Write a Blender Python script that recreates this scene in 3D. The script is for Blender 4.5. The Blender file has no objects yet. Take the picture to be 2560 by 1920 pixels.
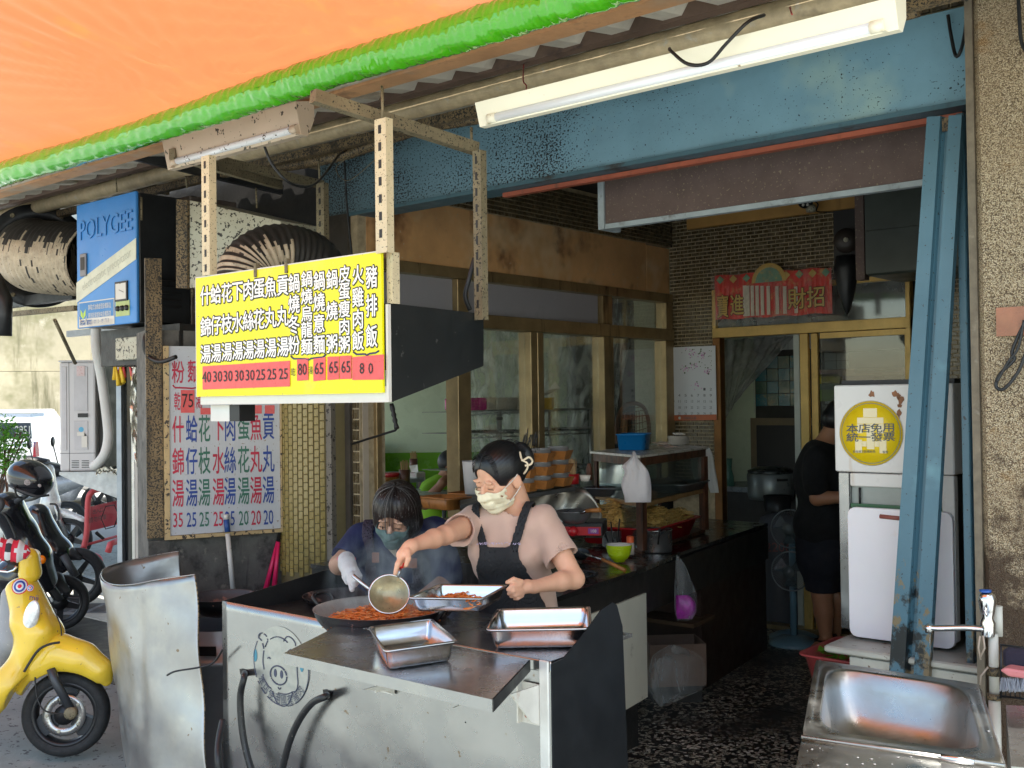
import bpy, math, random
import numpy as np
from mathutils import Vector, Matrix
random.seed(7)
S = bpy.context.scene
COL = S.collection
# ---------------------------------------------------------------- camera
H = 1.6; FPX = 2696.56
YAW, PIT, ROL = math.radians(40.15431633), math.radians(0.89377289), math.radians(-0.74981253)
_f = Vector((-math.sin(YAW)*math.cos(PIT), math.cos(YAW)*math.cos(PIT), math.sin(PIT)))
_r = Vector((math.cos(YAW), math.sin(YAW), 0)); _u = _r.cross(_f)
CR = math.cos(ROL)*_r + math.sin(ROL)*_u; CU = -math.sin(ROL)*_r + math.cos(ROL)*_u; CF = _f
cd = bpy.data.cameras.new('camera'); cam = bpy.data.objects.new('camera', cd); COL.objects.link(cam)
cam.matrix_world = Matrix(((CR.x, CU.x, -CF.x, 0), (CR.y, CU.y, -CF.y, 0), (CR.z, CU.z, -CF.z, H), (0, 0, 0, 1)))
cd.sensor_width = 36; cd.lens = 36*FPX/2560; cd.clip_end = 500; cd.clip_start = .05
S.camera = cam
# ---------------------------------------------------------------- sky, sun, exposure
w = bpy.data.worlds.new('World'); S.world = w; w.use_nodes = True
nt = w.node_tree; bg = nt.nodes['Background']; sk = nt.nodes.new('ShaderNodeTexSky'); sk.sky_type = 'NISHITA'
SUN_EL, sx, sy = math.radians(64), .62, -.38
sk.sun_disc = False; sk.sun_elevation = SUN_EL; sk.sun_rotation = math.atan2(sx, sy)
wm = nt.nodes.new('ShaderNodeMix'); wm.data_type = 'RGBA'; wm.blend_type = 'MULTIPLY'; wm.inputs[0].default_value = 1; wm.inputs[7].default_value = (1.06, 1, .87, 1)
nt.links.new(sk.outputs[0], wm.inputs[6]); nt.links.new(wm.outputs[2], bg.inputs[0]); bg.inputs[1].default_value = .15
ld = bpy.data.lights.new('sun', 'SUN'); ld.energy = 4.6; ld.angle = math.radians(.5); ld.color = (1, .95, .87)
lo = bpy.data.objects.new('sun', ld); COL.objects.link(lo)
sd = Vector((sx, sy, 0)).normalized()*math.cos(SUN_EL) + Vector((0, 0, math.sin(SUN_EL)))
lo.rotation_euler = sd.to_track_quat('Z', 'Y').to_euler(); lo.location = (0, 0, 20)
S.view_settings.view_transform = 'Standard'; S.view_settings.look = 'None'
S.view_settings.gamma = 1; S.view_settings.use_curve_mapping = False
S.view_settings.exposure = 1.65
S.cycles.max_bounces = 8; S.cycles.transparent_max_bounces = 12; S.cycles.diffuse_bounces = 4
# ---------------------------------------------------------------- helpers
def ray(u, v): return CR*((u-1280)/FPX) - CU*((v-960)/FPX) + CF
O = Vector((0, 0, H))
def P(u, v, X=None, Y=None, Z=None):       # a point of the place read off a known wall, floor or shelf plane
    d = ray(u, v)
    t = X/d.x if X is not None else Y/d.y if Y is not None else (Z-H)/d.z
    return O + d*t
def D(u, v, d): return O + ray(u, v)*d
V = Vector
class MB:
    def __init__(s): s.v = []; s.f = []; s.sm = []
    def add(s, vs, fs, smooth=False, M=None):
        n = len(s.v)
        s.v += [tuple(M @ V(p)) if M is not None else tuple(p) for p in vs]
        s.f += [tuple(i+n for i in f) for f in fs]; s.sm += [smooth]*len(fs); return s
    def box(s, a, b, M=None, bv=0):
        x0, y0, z0 = [min(a[i], b[i]) for i in range(3)]; x1, y1, z1 = [max(a[i], b[i]) for i in range(3)]
        if bv:
            bv = min(bv, (x1-x0)*.45, (y1-y0)*.45, (z1-z0)*.45)
            vs = []; 
            for z, i in ((z0, bv), (z0+bv, 0), (z1-bv, 0), (z1, bv)):
                j = bv
                xa, xb, ya, yb = x0+i, x1-i, y0+i, y1-i
                vs += [(xa+j, ya, z), (xb-j, ya, z), (xb, ya+j, z), (xb, yb-j, z), (xb-j, yb, z), (xa+j, yb, z), (xa, yb-j, z), (xa, ya+j, z)]
            fs = [tuple(range(7, -1, -1)), tuple(range(24, 32))]
            for k in range(3):
                for i in range(8): fs.append((k*8+i, k*8+(i+1) % 8, k*8+8+(i+1) % 8, k*8+8+i))
            return s.add(vs, fs, False, M)
        vs = [(x0, y0, z0), (x1, y0, z0), (x1, y1, z0), (x0, y1, z0), (x0, y0, z1), (x1, y0, z1), (x1, y1, z1), (x0, y1, z1)]
        return s.add(vs, [(3, 2, 1, 0), (4, 5, 6, 7), (0, 1, 5, 4), (1, 2, 6, 5), (2, 3, 7, 6), (3, 0, 4, 7)], False, M)
    def prism(s, pts, off, M=None):        # polygon extruded by a vector
        n = len(pts); pts = [V(p) for p in pts]; off = V(off)
        return s.add(pts+[p+off for p in pts], [tuple(range(n-1, -1, -1)), tuple(range(n, 2*n))]+[(i, (i+1) % n, n+(i+1) % n, n+i) for i in range(n)], False, M)
    def quad(s, a, b, c, d): return s.add([a, b, c, d], [(0, 1, 2, 3)])
    def tube(s, pts, r, n=10, cap=True, ry=None):
        pts = [V(p) for p in pts]; m = len(pts); vs = []; fs = []
        rs = r if isinstance(r, (list, tuple)) else [r]*m
        up = None
        for i, p in enumerate(pts):
            t = (pts[min(i+1, m-1)]-pts[max(i-1, 0)]).normalized()
            if up is None: up = V((0, 0, 1)) if abs(t.z) < .9 else V((1, 0, 0))
            a = t.cross(up).normalized(); up = a.cross(t).normalized()
            for k in range(n):
                q = 2*math.pi*k/n; vs.append(p+a*rs[i]*math.cos(q)+up*(ry or rs[i])*math.sin(q) if not ry else p+a*rs[i]*math.cos(q)+up*ry*math.sin(q))
        for i in range(m-1):
            for k in range(n): fs.append((i*n+k, i*n+(k+1) % n, (i+1)*n+(k+1) % n, (i+1)*n+k))
        s.add(vs, fs, True)
        if cap:
            k = len(s.v)-len(vs); s.f.append(tuple(k+i for i in range(n-1, -1, -1))); s.sm.append(False)
            s.f.append(tuple(k+(m-1)*n+i for i in range(n))); s.sm.append(False)
        return s
    def lathe(s, prof, c=(0, 0, 0), ax=(0, 0, 1), n=28, smooth=True, a0=0, a1=2*math.pi):
        M = V(ax).to_track_quat('Z', 'Y').to_matrix().to_4x4(); M.translation = V(c)
        full = abs(a1-a0-2*math.pi) < 1e-6; nn = n if full else n+1
        vs = [(r*math.cos(a0+(a1-a0)*k/n), r*math.sin(a0+(a1-a0)*k/n), z) for r, z in prof for k in range(nn)]; fs = []
        for i in range(len(prof)-1):
            for k in range(n):
                k2 = (k+1) % nn
                fs.append((i*nn+k, i*nn+k2, (i+1)*nn+k2, (i+1)*nn+k))
        return s.add(vs, fs, smooth, M)
    def sheet(s, rows, smooth=True):       # grid of points
        n = len(rows[0]); vs = [p for r in rows for p in r]
        fs = [(i*n+j, i*n+j+1, (i+1)*n+j+1, (i+1)*n+j) for i in range(len(rows)-1) for j in range(n-1)]
        return s.add(vs, fs, smooth)
    def build(s, name, m, parent=None, thick=0, bevel=0, sub=0):
        me = bpy.data.meshes.new(name); me.from_pydata([tuple(p) for p in s.v], [], s.f); me.update()
        me.polygons.foreach_set('use_smooth', s.sm); 
        if m is not None: me.materials.append(m)
        o = bpy.data.objects.new(name, me); COL.objects.link(o)
        if parent is not None: o.parent = parent; o.matrix_parent_inverse = INV.get(parent.name, Matrix.Identity(4))
        if sub: k = o.modifiers.new('s', 'SUBSURF'); k.levels = k.render_levels = sub
        if thick: k = o.modifiers.new('t', 'SOLIDIFY'); k.thickness = thick; k.offset = 0
        if bevel: k = o.modifiers.new('b', 'BEVEL'); k.width = bevel; k.segments = 2; k.limit_method = 'ANGLE'
        return o
def tag(o, label, cat=None, group=None, kind=None):
    if label: o['label'] = label
    if cat: o['category'] = cat
    if group: o['group'] = group
    if kind: o['kind'] = kind
    return o
INV = {}
def thing(name, label, cat, loc=(0, 0, 0), rz=0, group=None, raw=False):   # raw: its parts are given in its own coordinates
    o = bpy.data.objects.new(name, None); COL.objects.link(o); o.empty_display_size = .1
    if not raw: INV[o.name] = (Matrix.Translation(V(loc)) @ Matrix.Rotation(rz, 4, 'Z')).inverted()
    o.location = loc; o.rotation_euler = (0, 0, rz)
    return tag(o, label, cat, group)
def struct(name, mb, m, **k): o = mb.build(name, m, **k); o['kind'] = 'structure'; return o
def clone(o, loc, rz=None, label=None):
    r = o.copy(); COL.objects.link(r); r.location = loc
    if rz is not None: r.rotation_euler = (0, 0, rz)
    if label: r['label'] = label
    for ch in list(o.children):
        c = ch.copy(); COL.objects.link(c); c.parent = r
        for g in ch.children:
            e = g.copy(); COL.objects.link(e); e.parent = c
    return r
def catenary(a, b, sag, n=12):
    a, b = V(a), V(b); return [a.lerp(b, i/n)-V((0, 0, sag*4*(i/n)*(1-i/n))) for i in range(n+1)]
def smooth_path(pts, n=6):
    pts = [V(p) for p in pts]; out = []
    for i in range(len(pts)-1):
        p0, p1, p2, p3 = pts[max(i-1, 0)], pts[i], pts[i+1], pts[min(i+2, len(pts)-1)]
        for k in range(n):
            t = k/n; out.append(.5*((2*p1)+(p2-p0)*t+(2*p0-5*p1+4*p2-p3)*t*t+(3*p1-p0-3*p2+p3)*t**3))
    return out+[pts[-1]]
# ---------------------------------------------------------------- materials
def hexc(h): 
    c = [int(h[i:i+2], 16)/255 for i in (0, 2, 4)]
    return tuple(x/12.92 if x < .04045 else ((x+.055)/1.055)**2.4 for x in c)
def N(t, ty, **k):
    n = t.nodes.new(ty)
    for a, b in k.items():
        if a.startswith('i_'):
            key = a[2:]; key = int(key) if key.isdigit() else key
            n.inputs[key].default_value = b
        else: setattr(n, a, b)
    return n
def mix(t, fac, a, b, typ='MIX'):
    m = N(t, 'ShaderNodeMix', data_type='RGBA', blend_type=typ)
    for i, x in ((0, fac), (6, a), (7, b)):
        if isinstance(x, (int, float)): m.inputs[i].default_value = x
        elif isinstance(x, tuple): m.inputs[i].default_value = (*x[:3], 1)
        else: t.links.new(x, m.inputs[i])
    return m.outputs[2]
def ramp(t, src, a, b, ca=0., cb=1.):
    r = N(t, 'ShaderNodeMapRange'); r.clamp = True
    t.links.new(src, r.inputs[0])
    for i, x in ((1, a), (2, b), (3, ca), (4, cb)): r.inputs[i].default_value = x
    return r.outputs[0]
def noise(t, co, scale, detail=4, rough=.6, vec=(1, 1, 1), dist=0):
    m = N(t, 'ShaderNodeMapping'); m.inputs[3].default_value = vec; t.links.new(co, m.inputs[0])
    n = N(t, 'ShaderNodeTexNoise'); n.inputs['Scale'].default_value = scale; n.inputs['Detail'].default_value = detail
    n.inputs['Roughness'].default_value = rough; n.inputs['Distortion'].default_value = dist
    t.links.new(m.outputs[0], n.inputs[0]); return n.outputs[0]
def mat(name, col, rough=.5, metal=0, var=.12, vs=6, spots=None, blot=None, streak=None, bump=0, bs=60, trans=0, alpha=1, emit=None, spec=None, rvar=.1, coat=0, transl=0, sheen=0, aniso=0, sss=0):
    """spots=(colour, share, scale) small grease specks; blot=(colour, share, scale) broad stains; streak=(colour, share, scale) runs down"""
    m = bpy.data.materials.new(name); m.use_nodes = True; t = m.node_tree; b = t.nodes['Principled BSDF']
    if isinstance(col, str): col = hexc(col)
    co = N(t, 'ShaderNodeTexCoord').outputs['Object']
    c = col
    if var:
        n1 = noise(t, co, vs, 5, .65); lo_ = tuple(x*(1-var) for x in col); hi_ = tuple(min(1, x*(1+var)) for x in col)
        c = mix(t, ramp(t, n1, .3, .7), lo_, hi_)
    def lay(spec_, c, vec=(1, 1, 1), det=4, soft=.12, off=0):
        cc, share, sc = spec_; cc = hexc(cc) if isinstance(cc, str) else cc
        n = noise(t, co, sc, det, .7, vec); th = .72-.42*share
        return mix(t, ramp(t, n, th, th+soft), c, cc)
    if blot:
        for s_ in (blot if isinstance(blot, list) else [blot]): c = lay(s_, c, soft=.2)
    if streak: c = lay(streak, c, (1, 1, .12), 5, .15)
    if spots: c = lay(spots, c, det=2, soft=.03)
    if isinstance(c, tuple): b.inputs['Base Color'].default_value = (*c[:3], 1)
    else: t.links.new(c, b.inputs['Base Color'])
    b.inputs['Metallic'].default_value = metal
    if rvar and rough > .02:
        t.links.new(ramp(t, noise(t, co, vs*2.3, 5), .3, .7, max(.02, rough-rvar), min(1, rough+rvar)), b.inputs['Roughness'])
    else: b.inputs['Roughness'].default_value = rough
    if spec is not None: b.inputs['Specular IOR Level'].default_value = spec
    if trans: b.inputs['Transmission Weight'].default_value = trans; b.inputs['IOR'].default_value = 1.05 if trans < 0 else 1.45
    if alpha < 1: b.inputs['Alpha'].default_value = alpha
    if coat: b.inputs['Coat Weight'].default_value = coat; b.inputs['Coat Roughness'].default_value = .08
    if sheen: b.inputs['Sheen Weight'].default_value = sheen
    if aniso: b.inputs['Anisotropic'].default_value = aniso
    if sss: b.inputs['Subsurface Weight'].default_value = sss; b.inputs['Subsurface Radius'].default_value = (.01, .004, .002)
    if emit: b.inputs['Emission Color'].default_value = (*emit[:3], 1); b.inputs['Emission Strength'].default_value = emit[3]
    if bump:
        bp = N(t, 'ShaderNodeBump'); bp.inputs['Strength'].default_value = min(1, bump); bp.inputs['Distance'].default_value = .004
        t.links.new(noise(t, co, bs, 4, .65), bp.inputs['Height']); t.links.new(bp.outputs[0], b.inputs['Normal'])
    if transl:
        tr = N(t, 'ShaderNodeBsdfTranslucent'); ms = N(t, 'ShaderNodeMixShader'); ms.inputs[0].default_value = transl
        if isinstance(c, tuple): tr.inputs[0].default_value = (*c[:3], 1)
        else: t.links.new(c, tr.inputs[0])
        out = t.nodes['Material Output']; t.links.new(b.outputs[0], ms.inputs[1]); t.links.new(tr.outputs[0], ms.inputs[2]); t.links.new(ms.outputs[0], out.inputs[0])
    return m
def glassmat(name, tint=(.9, .95, .93), refl=.1, rough=.02, haze=0.):
    m = bpy.data.materials.new(name); m.use_nodes = True; t = m.node_tree; t.nodes.clear()
    out = N(t, 'ShaderNodeOutputMaterial'); tr = N(t, 'ShaderNodeBsdfTransparent'); gl = N(t, 'ShaderNodeBsdfGlossy')
    tr.inputs[0].default_value = (*tint, 1); gl.inputs['Roughness'].default_value = rough
    ms = N(t, 'ShaderNodeMixShader'); lw = N(t, 'ShaderNodeLayerWeight'); lw.inputs[0].default_value = .25
    t.links.new(ramp(t, lw.outputs[0], 0, 1, refl*.5, refl*5), ms.inputs[0]); t.links.new(tr.outputs[0], ms.inputs[1]); t.links.new(gl.outputs[0], ms.inputs[2])
    last = ms.outputs[0]
    if haze:
        df = N(t, 'ShaderNodeBsdfDiffuse'); df.inputs[0].default_value = (.6, .63, .62, 1); m2 = N(t, 'ShaderNodeMixShader')
        co = N(t, 'ShaderNodeTexCoord').outputs['Object']
        t.links.new(ramp(t, noise(t, co, 3, 5, .7), .35, .75, haze*.4, haze*1.6), m2.inputs[0])
        t.links.new(last, m2.inputs[1]); t.links.new(df.outputs[0], m2.inputs[2]); last = m2.outputs[0]
    t.links.new(last, out.inputs[0]); return m
def filmmat(name, streak_vec=(1, 1, .15), sc=14, base=.12, hi=.75, col=(.8, .84, .84)):
    """thin crinkled plastic sheet: mostly see-through with crease glints painted in as pale streaks"""
    m = bpy.data.materials.new(name); m.use_nodes = True; t = m.node_tree; t.nodes.clear()
    out = N(t, 'ShaderNodeOutputMaterial'); tr = N(t, 'ShaderNodeBsdfTransparent'); pr = N(t, 'ShaderNodeBsdfPrincipled')
    pr.inputs['Base Color'].default_value = (*col, 1); pr.inputs['Roughness'].default_value = .22
    co = N(t, 'ShaderNodeTexCoord').outputs['Object']
    n = noise(t, co, sc, 6, .62, streak_vec, .6); ms = N(t, 'ShaderNodeMixShader')
    tl = N(t, 'ShaderNodeBsdfTranslucent'); tl.inputs[0].default_value = (*col, 1); m2 = N(t, 'ShaderNodeMixShader'); m2.inputs[0].default_value = .5
    t.links.new(pr.outputs[0], m2.inputs[1]); t.links.new(tl.outputs[0], m2.inputs[2])
    t.links.new(ramp(t, n, .45, .66, base, hi), ms.inputs[0]); t.links.new(tr.outputs[0], ms.inputs[1]); t.links.new(m2.outputs[0], ms.inputs[2])
    bp = N(t, 'ShaderNodeBump'); bp.inputs['Strength'].default_value = .9; bp.inputs['Distance'].default_value = .01
    t.links.new(n, bp.inputs['Height']); t.links.new(bp.outputs[0], pr.inputs['Normal'])
    t.links.new(ms.outputs[0], out.inputs[0]); return m
# ---------------------------------------------------------------- lettering
_gc = {}
def glyph(ch, off=0.0):
    k = (ch, off)
    if k not in _gc:
        c = bpy.data.curves.new('g', 'FONT'); c.body = ch; c.size = 1; c.offset = off; c.align_x = 'CENTER'; c.align_y = 'CENTER'; c.resolution_u = 2
        o = bpy.data.objects.new('g', c); me = bpy.data.meshes.new_from_object(o)
        vs = np.zeros(len(me.vertices)*3); me.vertices.foreach_get('co', vs); vs = vs.reshape(-1, 3)
        fs = [tuple(p.vertices) for p in me.polygons]
        if len(vs):
            c0 = (vs.min(0)+vs.max(0))/2
            if not off: _gc[('c', ch)] = c0
            vs = vs-_gc.get(('c', ch), c0)*[1, 1, 0] if len(ch) == 1 else vs
        _gc[k] = (vs, fs); bpy.data.objects.remove(o); bpy.data.curves.remove(c); bpy.data.meshes.remove(me)
    return _gc[k]
def put(mb, ch, org, ex, ey, w_, h_, off=0., z=0.):
    """one glyph (or word) centred on org, ex/ey are unit directions, w_/h_ scale"""
    vs, fs = glyph(ch); ex, ey = V(ex), V(ey); en = ex.cross(ey)     # off: boldness, as shifted strokes
    n = 0 if off < .006 else 4 if off < .025 else 8
    for k in range(n+1):
        q = 6.2832*k/max(1, n)+.4; r = off*.9 if k < n else 0; o_ = V(org)+en*(z+k*.00006)
        mb.add([o_+ex*((p[0]+r*math.cos(q))*w_)+ey*((p[1]+r*math.sin(q))*h_) for p in vs], fs)
    return mb
# ---------------------------------------------------------------- palette
CX = (1, 0, 0); CZ = (0, 0, 1)
M_conc = mat('street_concrete', '858d8a', .85, var=.22, vs=2.2, blot=[((.12, .125, .135), .35, 1.3), ((.34, .34, .33), .3, 5)], spots=((.08, .08, .085), .25, 26), bump=.6, bs=55)
M_asph = mat('pale_asphalt', '9a9a97', .9, var=.15, vs=1, bump=.4, bs=80)
M_steel = mat('stainless_sheet', (.36, .365, .365), .27, .92, var=.1, vs=2.5, blot=[((.42, .42, .40), .42, 4), ((.25, .255, .27), .35, 1.7)], rvar=.14, bump=.16, bs=4, spots=((.25, .2, .15), .05, 30))
M_steel2 = mat('stainless_top', (.5, .5, .51), .24, .95, var=.12, vs=4, rvar=.1, bump=.05, bs=9, blot=((.36, .36, .38), .35, 3))
M_tray = mat('pressed_stainless', (.55, .56, .58), .2, 1, var=.05, vs=8, rvar=.08, bump=.05, bs=14)
M_shield = mat('dull_tin_sheet', (.38, .38, .375), .4, .85, var=.1, vs=3, blot=[((.46, .45, .41), .45, 3.5), ((.26, .27, .29), .4, 2)], rvar=.14, bump=.5, bs=5.5, spots=((.22, .17, .12), .04, 24))
M_soot = mat('sooty_steel', (.03, .032, .035), .42, .5, var=.4, vs=5, bump=.15, bs=18, blot=((.07, .072, .075), .35, 4))
M_blacksheet = mat('black_hood_sheet', (.008, .01, .011), .42, 0, var=.3, vs=2, spots=((.05, .05, .05), .05, 40))
M_grime = mat('grimy_angle_steel', '7e745c', .62, .2, var=.25, vs=9, blot=((.05, .042, .03), .3, 40), spots=((.02, .018, .015), .3, 110), bump=.6, bs=60)
M_grimelight = mat('cream_angle_steel', 'cfc3a2', .5, .1, var=.1, vs=9, spots=((.05, .04, .03), .22, 130), streak=((.25, .17, .09), .2, 12), bump=.3, bs=70)
M_dark = mat('dark_grease', (.018, .017, .016), .5, 0, var=.4, vs=6, bump=.5, bs=40)
M_black = mat('black', (.008, .008, .009), .45, var=0, rvar=0)
M_rubber = mat('tyre_rubber', (.016, .017, .019), .75, var=.2, vs=20, bump=.3, bs=120)
M_chrome = mat('chrome', (.75, .76, .78), .12, 1, var=0, rvar=.06)
M_white = mat('white_paint', 'd3d0c8', .45, var=.06, vs=4, spots=((.25, .15, .08), .04, 18))
M_cabwhite = mat('white_enamel', 'd8d6d2', .32, var=.04, vs=3, streak=((.45, .3, .16), .12, 7), blot=((.6, .54, .42), .12, 3))
M_alu = mat('bronze_aluminium', (.34, .25, .13), .4, .6, var=.25, vs=6, streak=((.05, .035, .02), .35, 10), bump=.1, bs=30)
M_alug = mat('gold_aluminium', (.62, .42, .14), .38, .35, var=.18, vs=5, streak=((.3, .17, .05), .3, 8), blot=((.35, .22, .07), .25, 6))
M_wood = mat('orange_wood', (.33, .13, .03), .5, var=.3, vs=14, streak=((.12, .045, .012), .4, 30), bump=.2, bs=50)
M_darkwood = mat('charred_wood', (.09, .03, .013), .5, var=.5, vs=12, streak=((.02, .01, .006), .55, 20), bump=.5, bs=40)
M_green = mat('green_gloss_wall', (.16, .42, .02), .22, var=.12, vs=3, bump=.7, bs=14)
M_mint = mat('pale_green_wall', (.66, .76, .56), .3, var=.08, vs=2, bump=.7, bs=14)
M_red = mat('red_plastic', (.38, .01, .015), .35, var=.08)
M_skin = mat('skin', (.72, .39, .25), .5, var=.08, vs=14, blot=((.74, .33, .22), .25, 16), sss=.12, bump=.12, bs=170, rvar=.05)
M_skin2 = mat('skin_tan', (.42, .2, .11), .5, var=.08, vs=12, sss=.08)

# ---------------------------------------------------------------- ground
YF, YB, XP = 3.84, 6.90, -4.28
struct('street', MB().box((-90, -40, -.3), (40, 90, -.02)), M_asph)
pv = struct('pavement', MB().add([(-12.4, -6, -.018), (6, -6, -.018), (6, 3.3, -.018), (-5.2, 3.3, -.018), (-5.2, 8.5, -.018), (-12.4, 8.5, -.018)], [(0, 1, 2, 3, 4, 5)]), M_conc)
def terr():
    m = bpy.data.materials.new('terrazzo'); m.use_nodes = True; t = m.node_tree; b = t.nodes['Principled BSDF']
    co = N(t, 'ShaderNodeTexCoord').outputs['Object']
    mp = N(t, 'ShaderNodeMapping'); mp.inputs[3].default_value = (1, 1, 0); t.links.new(co, mp.inputs[0])
    nz = N(t, 'ShaderNodeTexNoise'); nz.inputs['Scale'].default_value = 25; t.links.new(mp.outputs[0], nz.inputs[0])
    ad = N(t, 'ShaderNodeMix', data_type='VECTOR'); ad.inputs[0].default_value = .035
    t.links.new(mp.outputs[0], ad.inputs[4]); t.links.new(nz.outputs[1], ad.inputs[5])
    v = N(t, 'ShaderNodeTexVoronoi', feature='DISTANCE_TO_EDGE'); v.inputs['Scale'].default_value = 52; t.links.new(ad.outputs[1], v.inputs[0])
    v2 = N(t, 'ShaderNodeTexVoronoi', feature='F1'); v2.inputs['Scale'].default_value = 52; t.links.new(ad.outputs[1], v2.inputs[0])
    sp = N(t, 'ShaderNodeSeparateColor'); t.links.new(v2.outputs['Color'], sp.inputs[0])
    chip = mix(t, ramp(t, sp.outputs[0], .2, .9), (.3, .27, .2), (.68, .62, .5))
    keep = N(t, 'ShaderNodeMath', operation='MULTIPLY'); t.links.new(ramp(t, v.outputs[0], .07, .1), keep.inputs[0]); t.links.new(ramp(t, sp.outputs[1], .42, .44), keep.inputs[1])
    c = mix(t, keep.outputs[0], (.012, .012, .013), chip)
    c = mix(t, ramp(t, noise(t, co, 1.7, 4), .45, .7), c, (.035, .033, .03))
    t.links.new(c, b.inputs['Base Color']); b.inputs['Roughness'].default_value = .38
    return m
M_terr = terr()
fl = MB()
xs = [-4.3, -3.6, -2.7, -1.8, -.9, 0, .6]; ys = [3.3, 4.2, 5.1, 6.0, 6.95]
for i in range(len(xs)-1):
    for j in range(len(ys)-1):
        s_ = MB().box((xs[i]+.002, ys[j]+.002, -.03), (xs[i+1]-.002, ys[j+1]-.002, 0)); s_.build('floor_slab', M_terr)['kind'] = 'structure'
struct('shop_floor', MB().box((-9.5, 3.3, -.05), (.6, 13, -.012)), M_dark); struct('dining_floor', MB().box((-9.5, 4.2, -.011), (-4.3, 12.5, -.002)), mat('pale_floor', (.5, .48, .42), .4))
struct('kitchen_floor', MB().box((-4.6, 6.96, -.011), (.6, 9.2, .0)), M_terr)
# drain grate in the pavement
g = P(240, 1520, Z=0); g = thing('drain_grate', 'rectangular cast drain cover with rows of slots in the pavement behind the yellow scooter', 'drain cover', (g.x, g.y, -.02), math.radians(52))
gm = MB(); M_cast = mat('cast_grate', '77777a', .7, .3, bump=.3)
gm2 = MB(); c0 = V(g.location); ax = V((math.cos(math.radians(52)), math.sin(math.radians(52)), 0)); ay = V((-ax.y, ax.x, 0))
R_ = Matrix.Translation(V((c0.x, c0.y, 0))) @ Matrix.Rotation(math.radians(40), 4, 'Z')
gm.box((-.34, -.2, -.015), (.34, .2, .004), R_).build('cover', M_cast, g)
for i in range(4):
    for k in range(7): MB().box((-.28+i*.15, -.17+k*.05, .004), (-.17+i*.15, -.15+k*.05, .0065), R_).build('slot', M_black, g)

# ---------------------------------------------------------------- the building
M_ceil = mat('sooty_ceiling', (.03, .026, .022), .8, var=.3)
bld = thing('shop_building', 'grimy old shophouse whose open front frames the noodle stall', 'building', (-2, 6, 0))
MB().box((-9.5, 3.9, 3.32), (4, 14, 15)).build('upper_storeys', mat('render_upper', '8b8577', .9), bld)
MB().box((-4.29, YF+.1, 3.0), (.4, 6.9, 3.1)).build('ceiling', M_ceil, bld); MB().box((-6.4, 3.95, 1.99), (-4.5, 4.1, 3.32)).build('shaded_backing_wall', M_dark, bld)  # backing wall: near-black colour stands for the shadow it lies in
MB().box((-9.4, YF+.15, 2.92), (-4.3, 13, 3.02)).build('dining_ceiling', mat('dining_ceiling', (.5, .52, .48), .8), bld)
MB().box((-.12, YF+.35, 0), (.1, 6.9, 3.0)).build('side_wall', M_ceil, bld)
# tiled walls: a mortar sheet with small brick tiles standing proud of it
M_tile = mat('brown_glazed_tile', (.10, .075, .04), .28, var=.5, vs=11, rvar=.12, bump=.2, bs=50, coat=.3)
M_mort = mat('pale_mortar', (.42, .34, .22), .8, var=.3, vs=20)
def tiles_plane(o_, ex, ez, w_, h_, tw, th, gap, dep, skip=None, maxn=0):
    ex, ez = V(ex), V(ez); en = ex.cross(ez); out = []
    r = 0; z = 0
    while z+th <= h_+1e-6:
        x = -(tw+gap)*.5*(r % 2)
        while x < w_:
            a, b_ = max(0, x), min(w_, x+tw)
            if b_-a > tw*.2 and not (skip and skip((a+b_)/2, z+th/2)): out.append((a, b_, z, z+th))
            x += tw+gap
        z += th+gap; r += 1
    mb = MB()
    for a, b_, z0, z1 in out:
        k = dep*random.uniform(.6, 1.2); i = .0012
        q = [o_+ex*a+ez*z0, o_+ex*b_+ez*z0, o_+ex*b_+ez*z1, o_+ex*a+ez*z1]
        q2 = [o_+ex*(a+i)+ez*(z0+i)+en*k, o_+ex*(b_-i)+ez*(z0+i)+en*k, o_+ex*(b_-i)+ez*(z1-i)+en*k, o_+ex*(a+i)+ez*(z1-i)+en*k]
        mb.add(q+q2, [(4, 5, 6, 7), (0, 1, 5, 4), (1, 2, 6, 5), (2, 3, 7, 6), (3, 0, 4, 7)])
    return mb
bw = thing('back_wall', 'dark brown glazed brick tile wall at the back of the stall round the doorway', 'wall', (-3, YB, 0))
for a, b_ in (((XP, 0), (-3.93, 3)), ((-3.93, 2.36), (-.1, 3)), ((-2.42, 0), (-.1, 2.36))):
    MB().box((a[0], YB+.02, a[1]), (b_[0], YB+.2, b_[1])).build('masonry', M_mort, bw)
def skp(x, z): X_ = XP+x; return (-3.93 < X_ < -2.4 and z < 2.38) or (X_ > -1.9) or z < 1.0
t_ = tiles_plane(V((XP, YB+.02, 0)), CX, CZ, 2.4, 3.0, .058, .021, .006, .006, skp); tag(t_.build('tile', M_tile, bw), None, kind='stuff')
# facade band above the beam, tiled
fb = thing('upper_facade', 'strip of brown brick tiles above the blue beam under the canopy', 'wall', (-2, YF, 3))
MB().box((-4.75, YF+.04, 2.92), (-1.0, YF+.06+.1, 3.31)).build('masonry', M_mort, fb)
t_ = tiles_plane(V((-4.7, YF+.04, 2.93)), CX, CZ, 3.6, .38, .06, .022, .006, .006); tag(t_.build('tile', M_tile, fb), None, kind='stuff')
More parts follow.
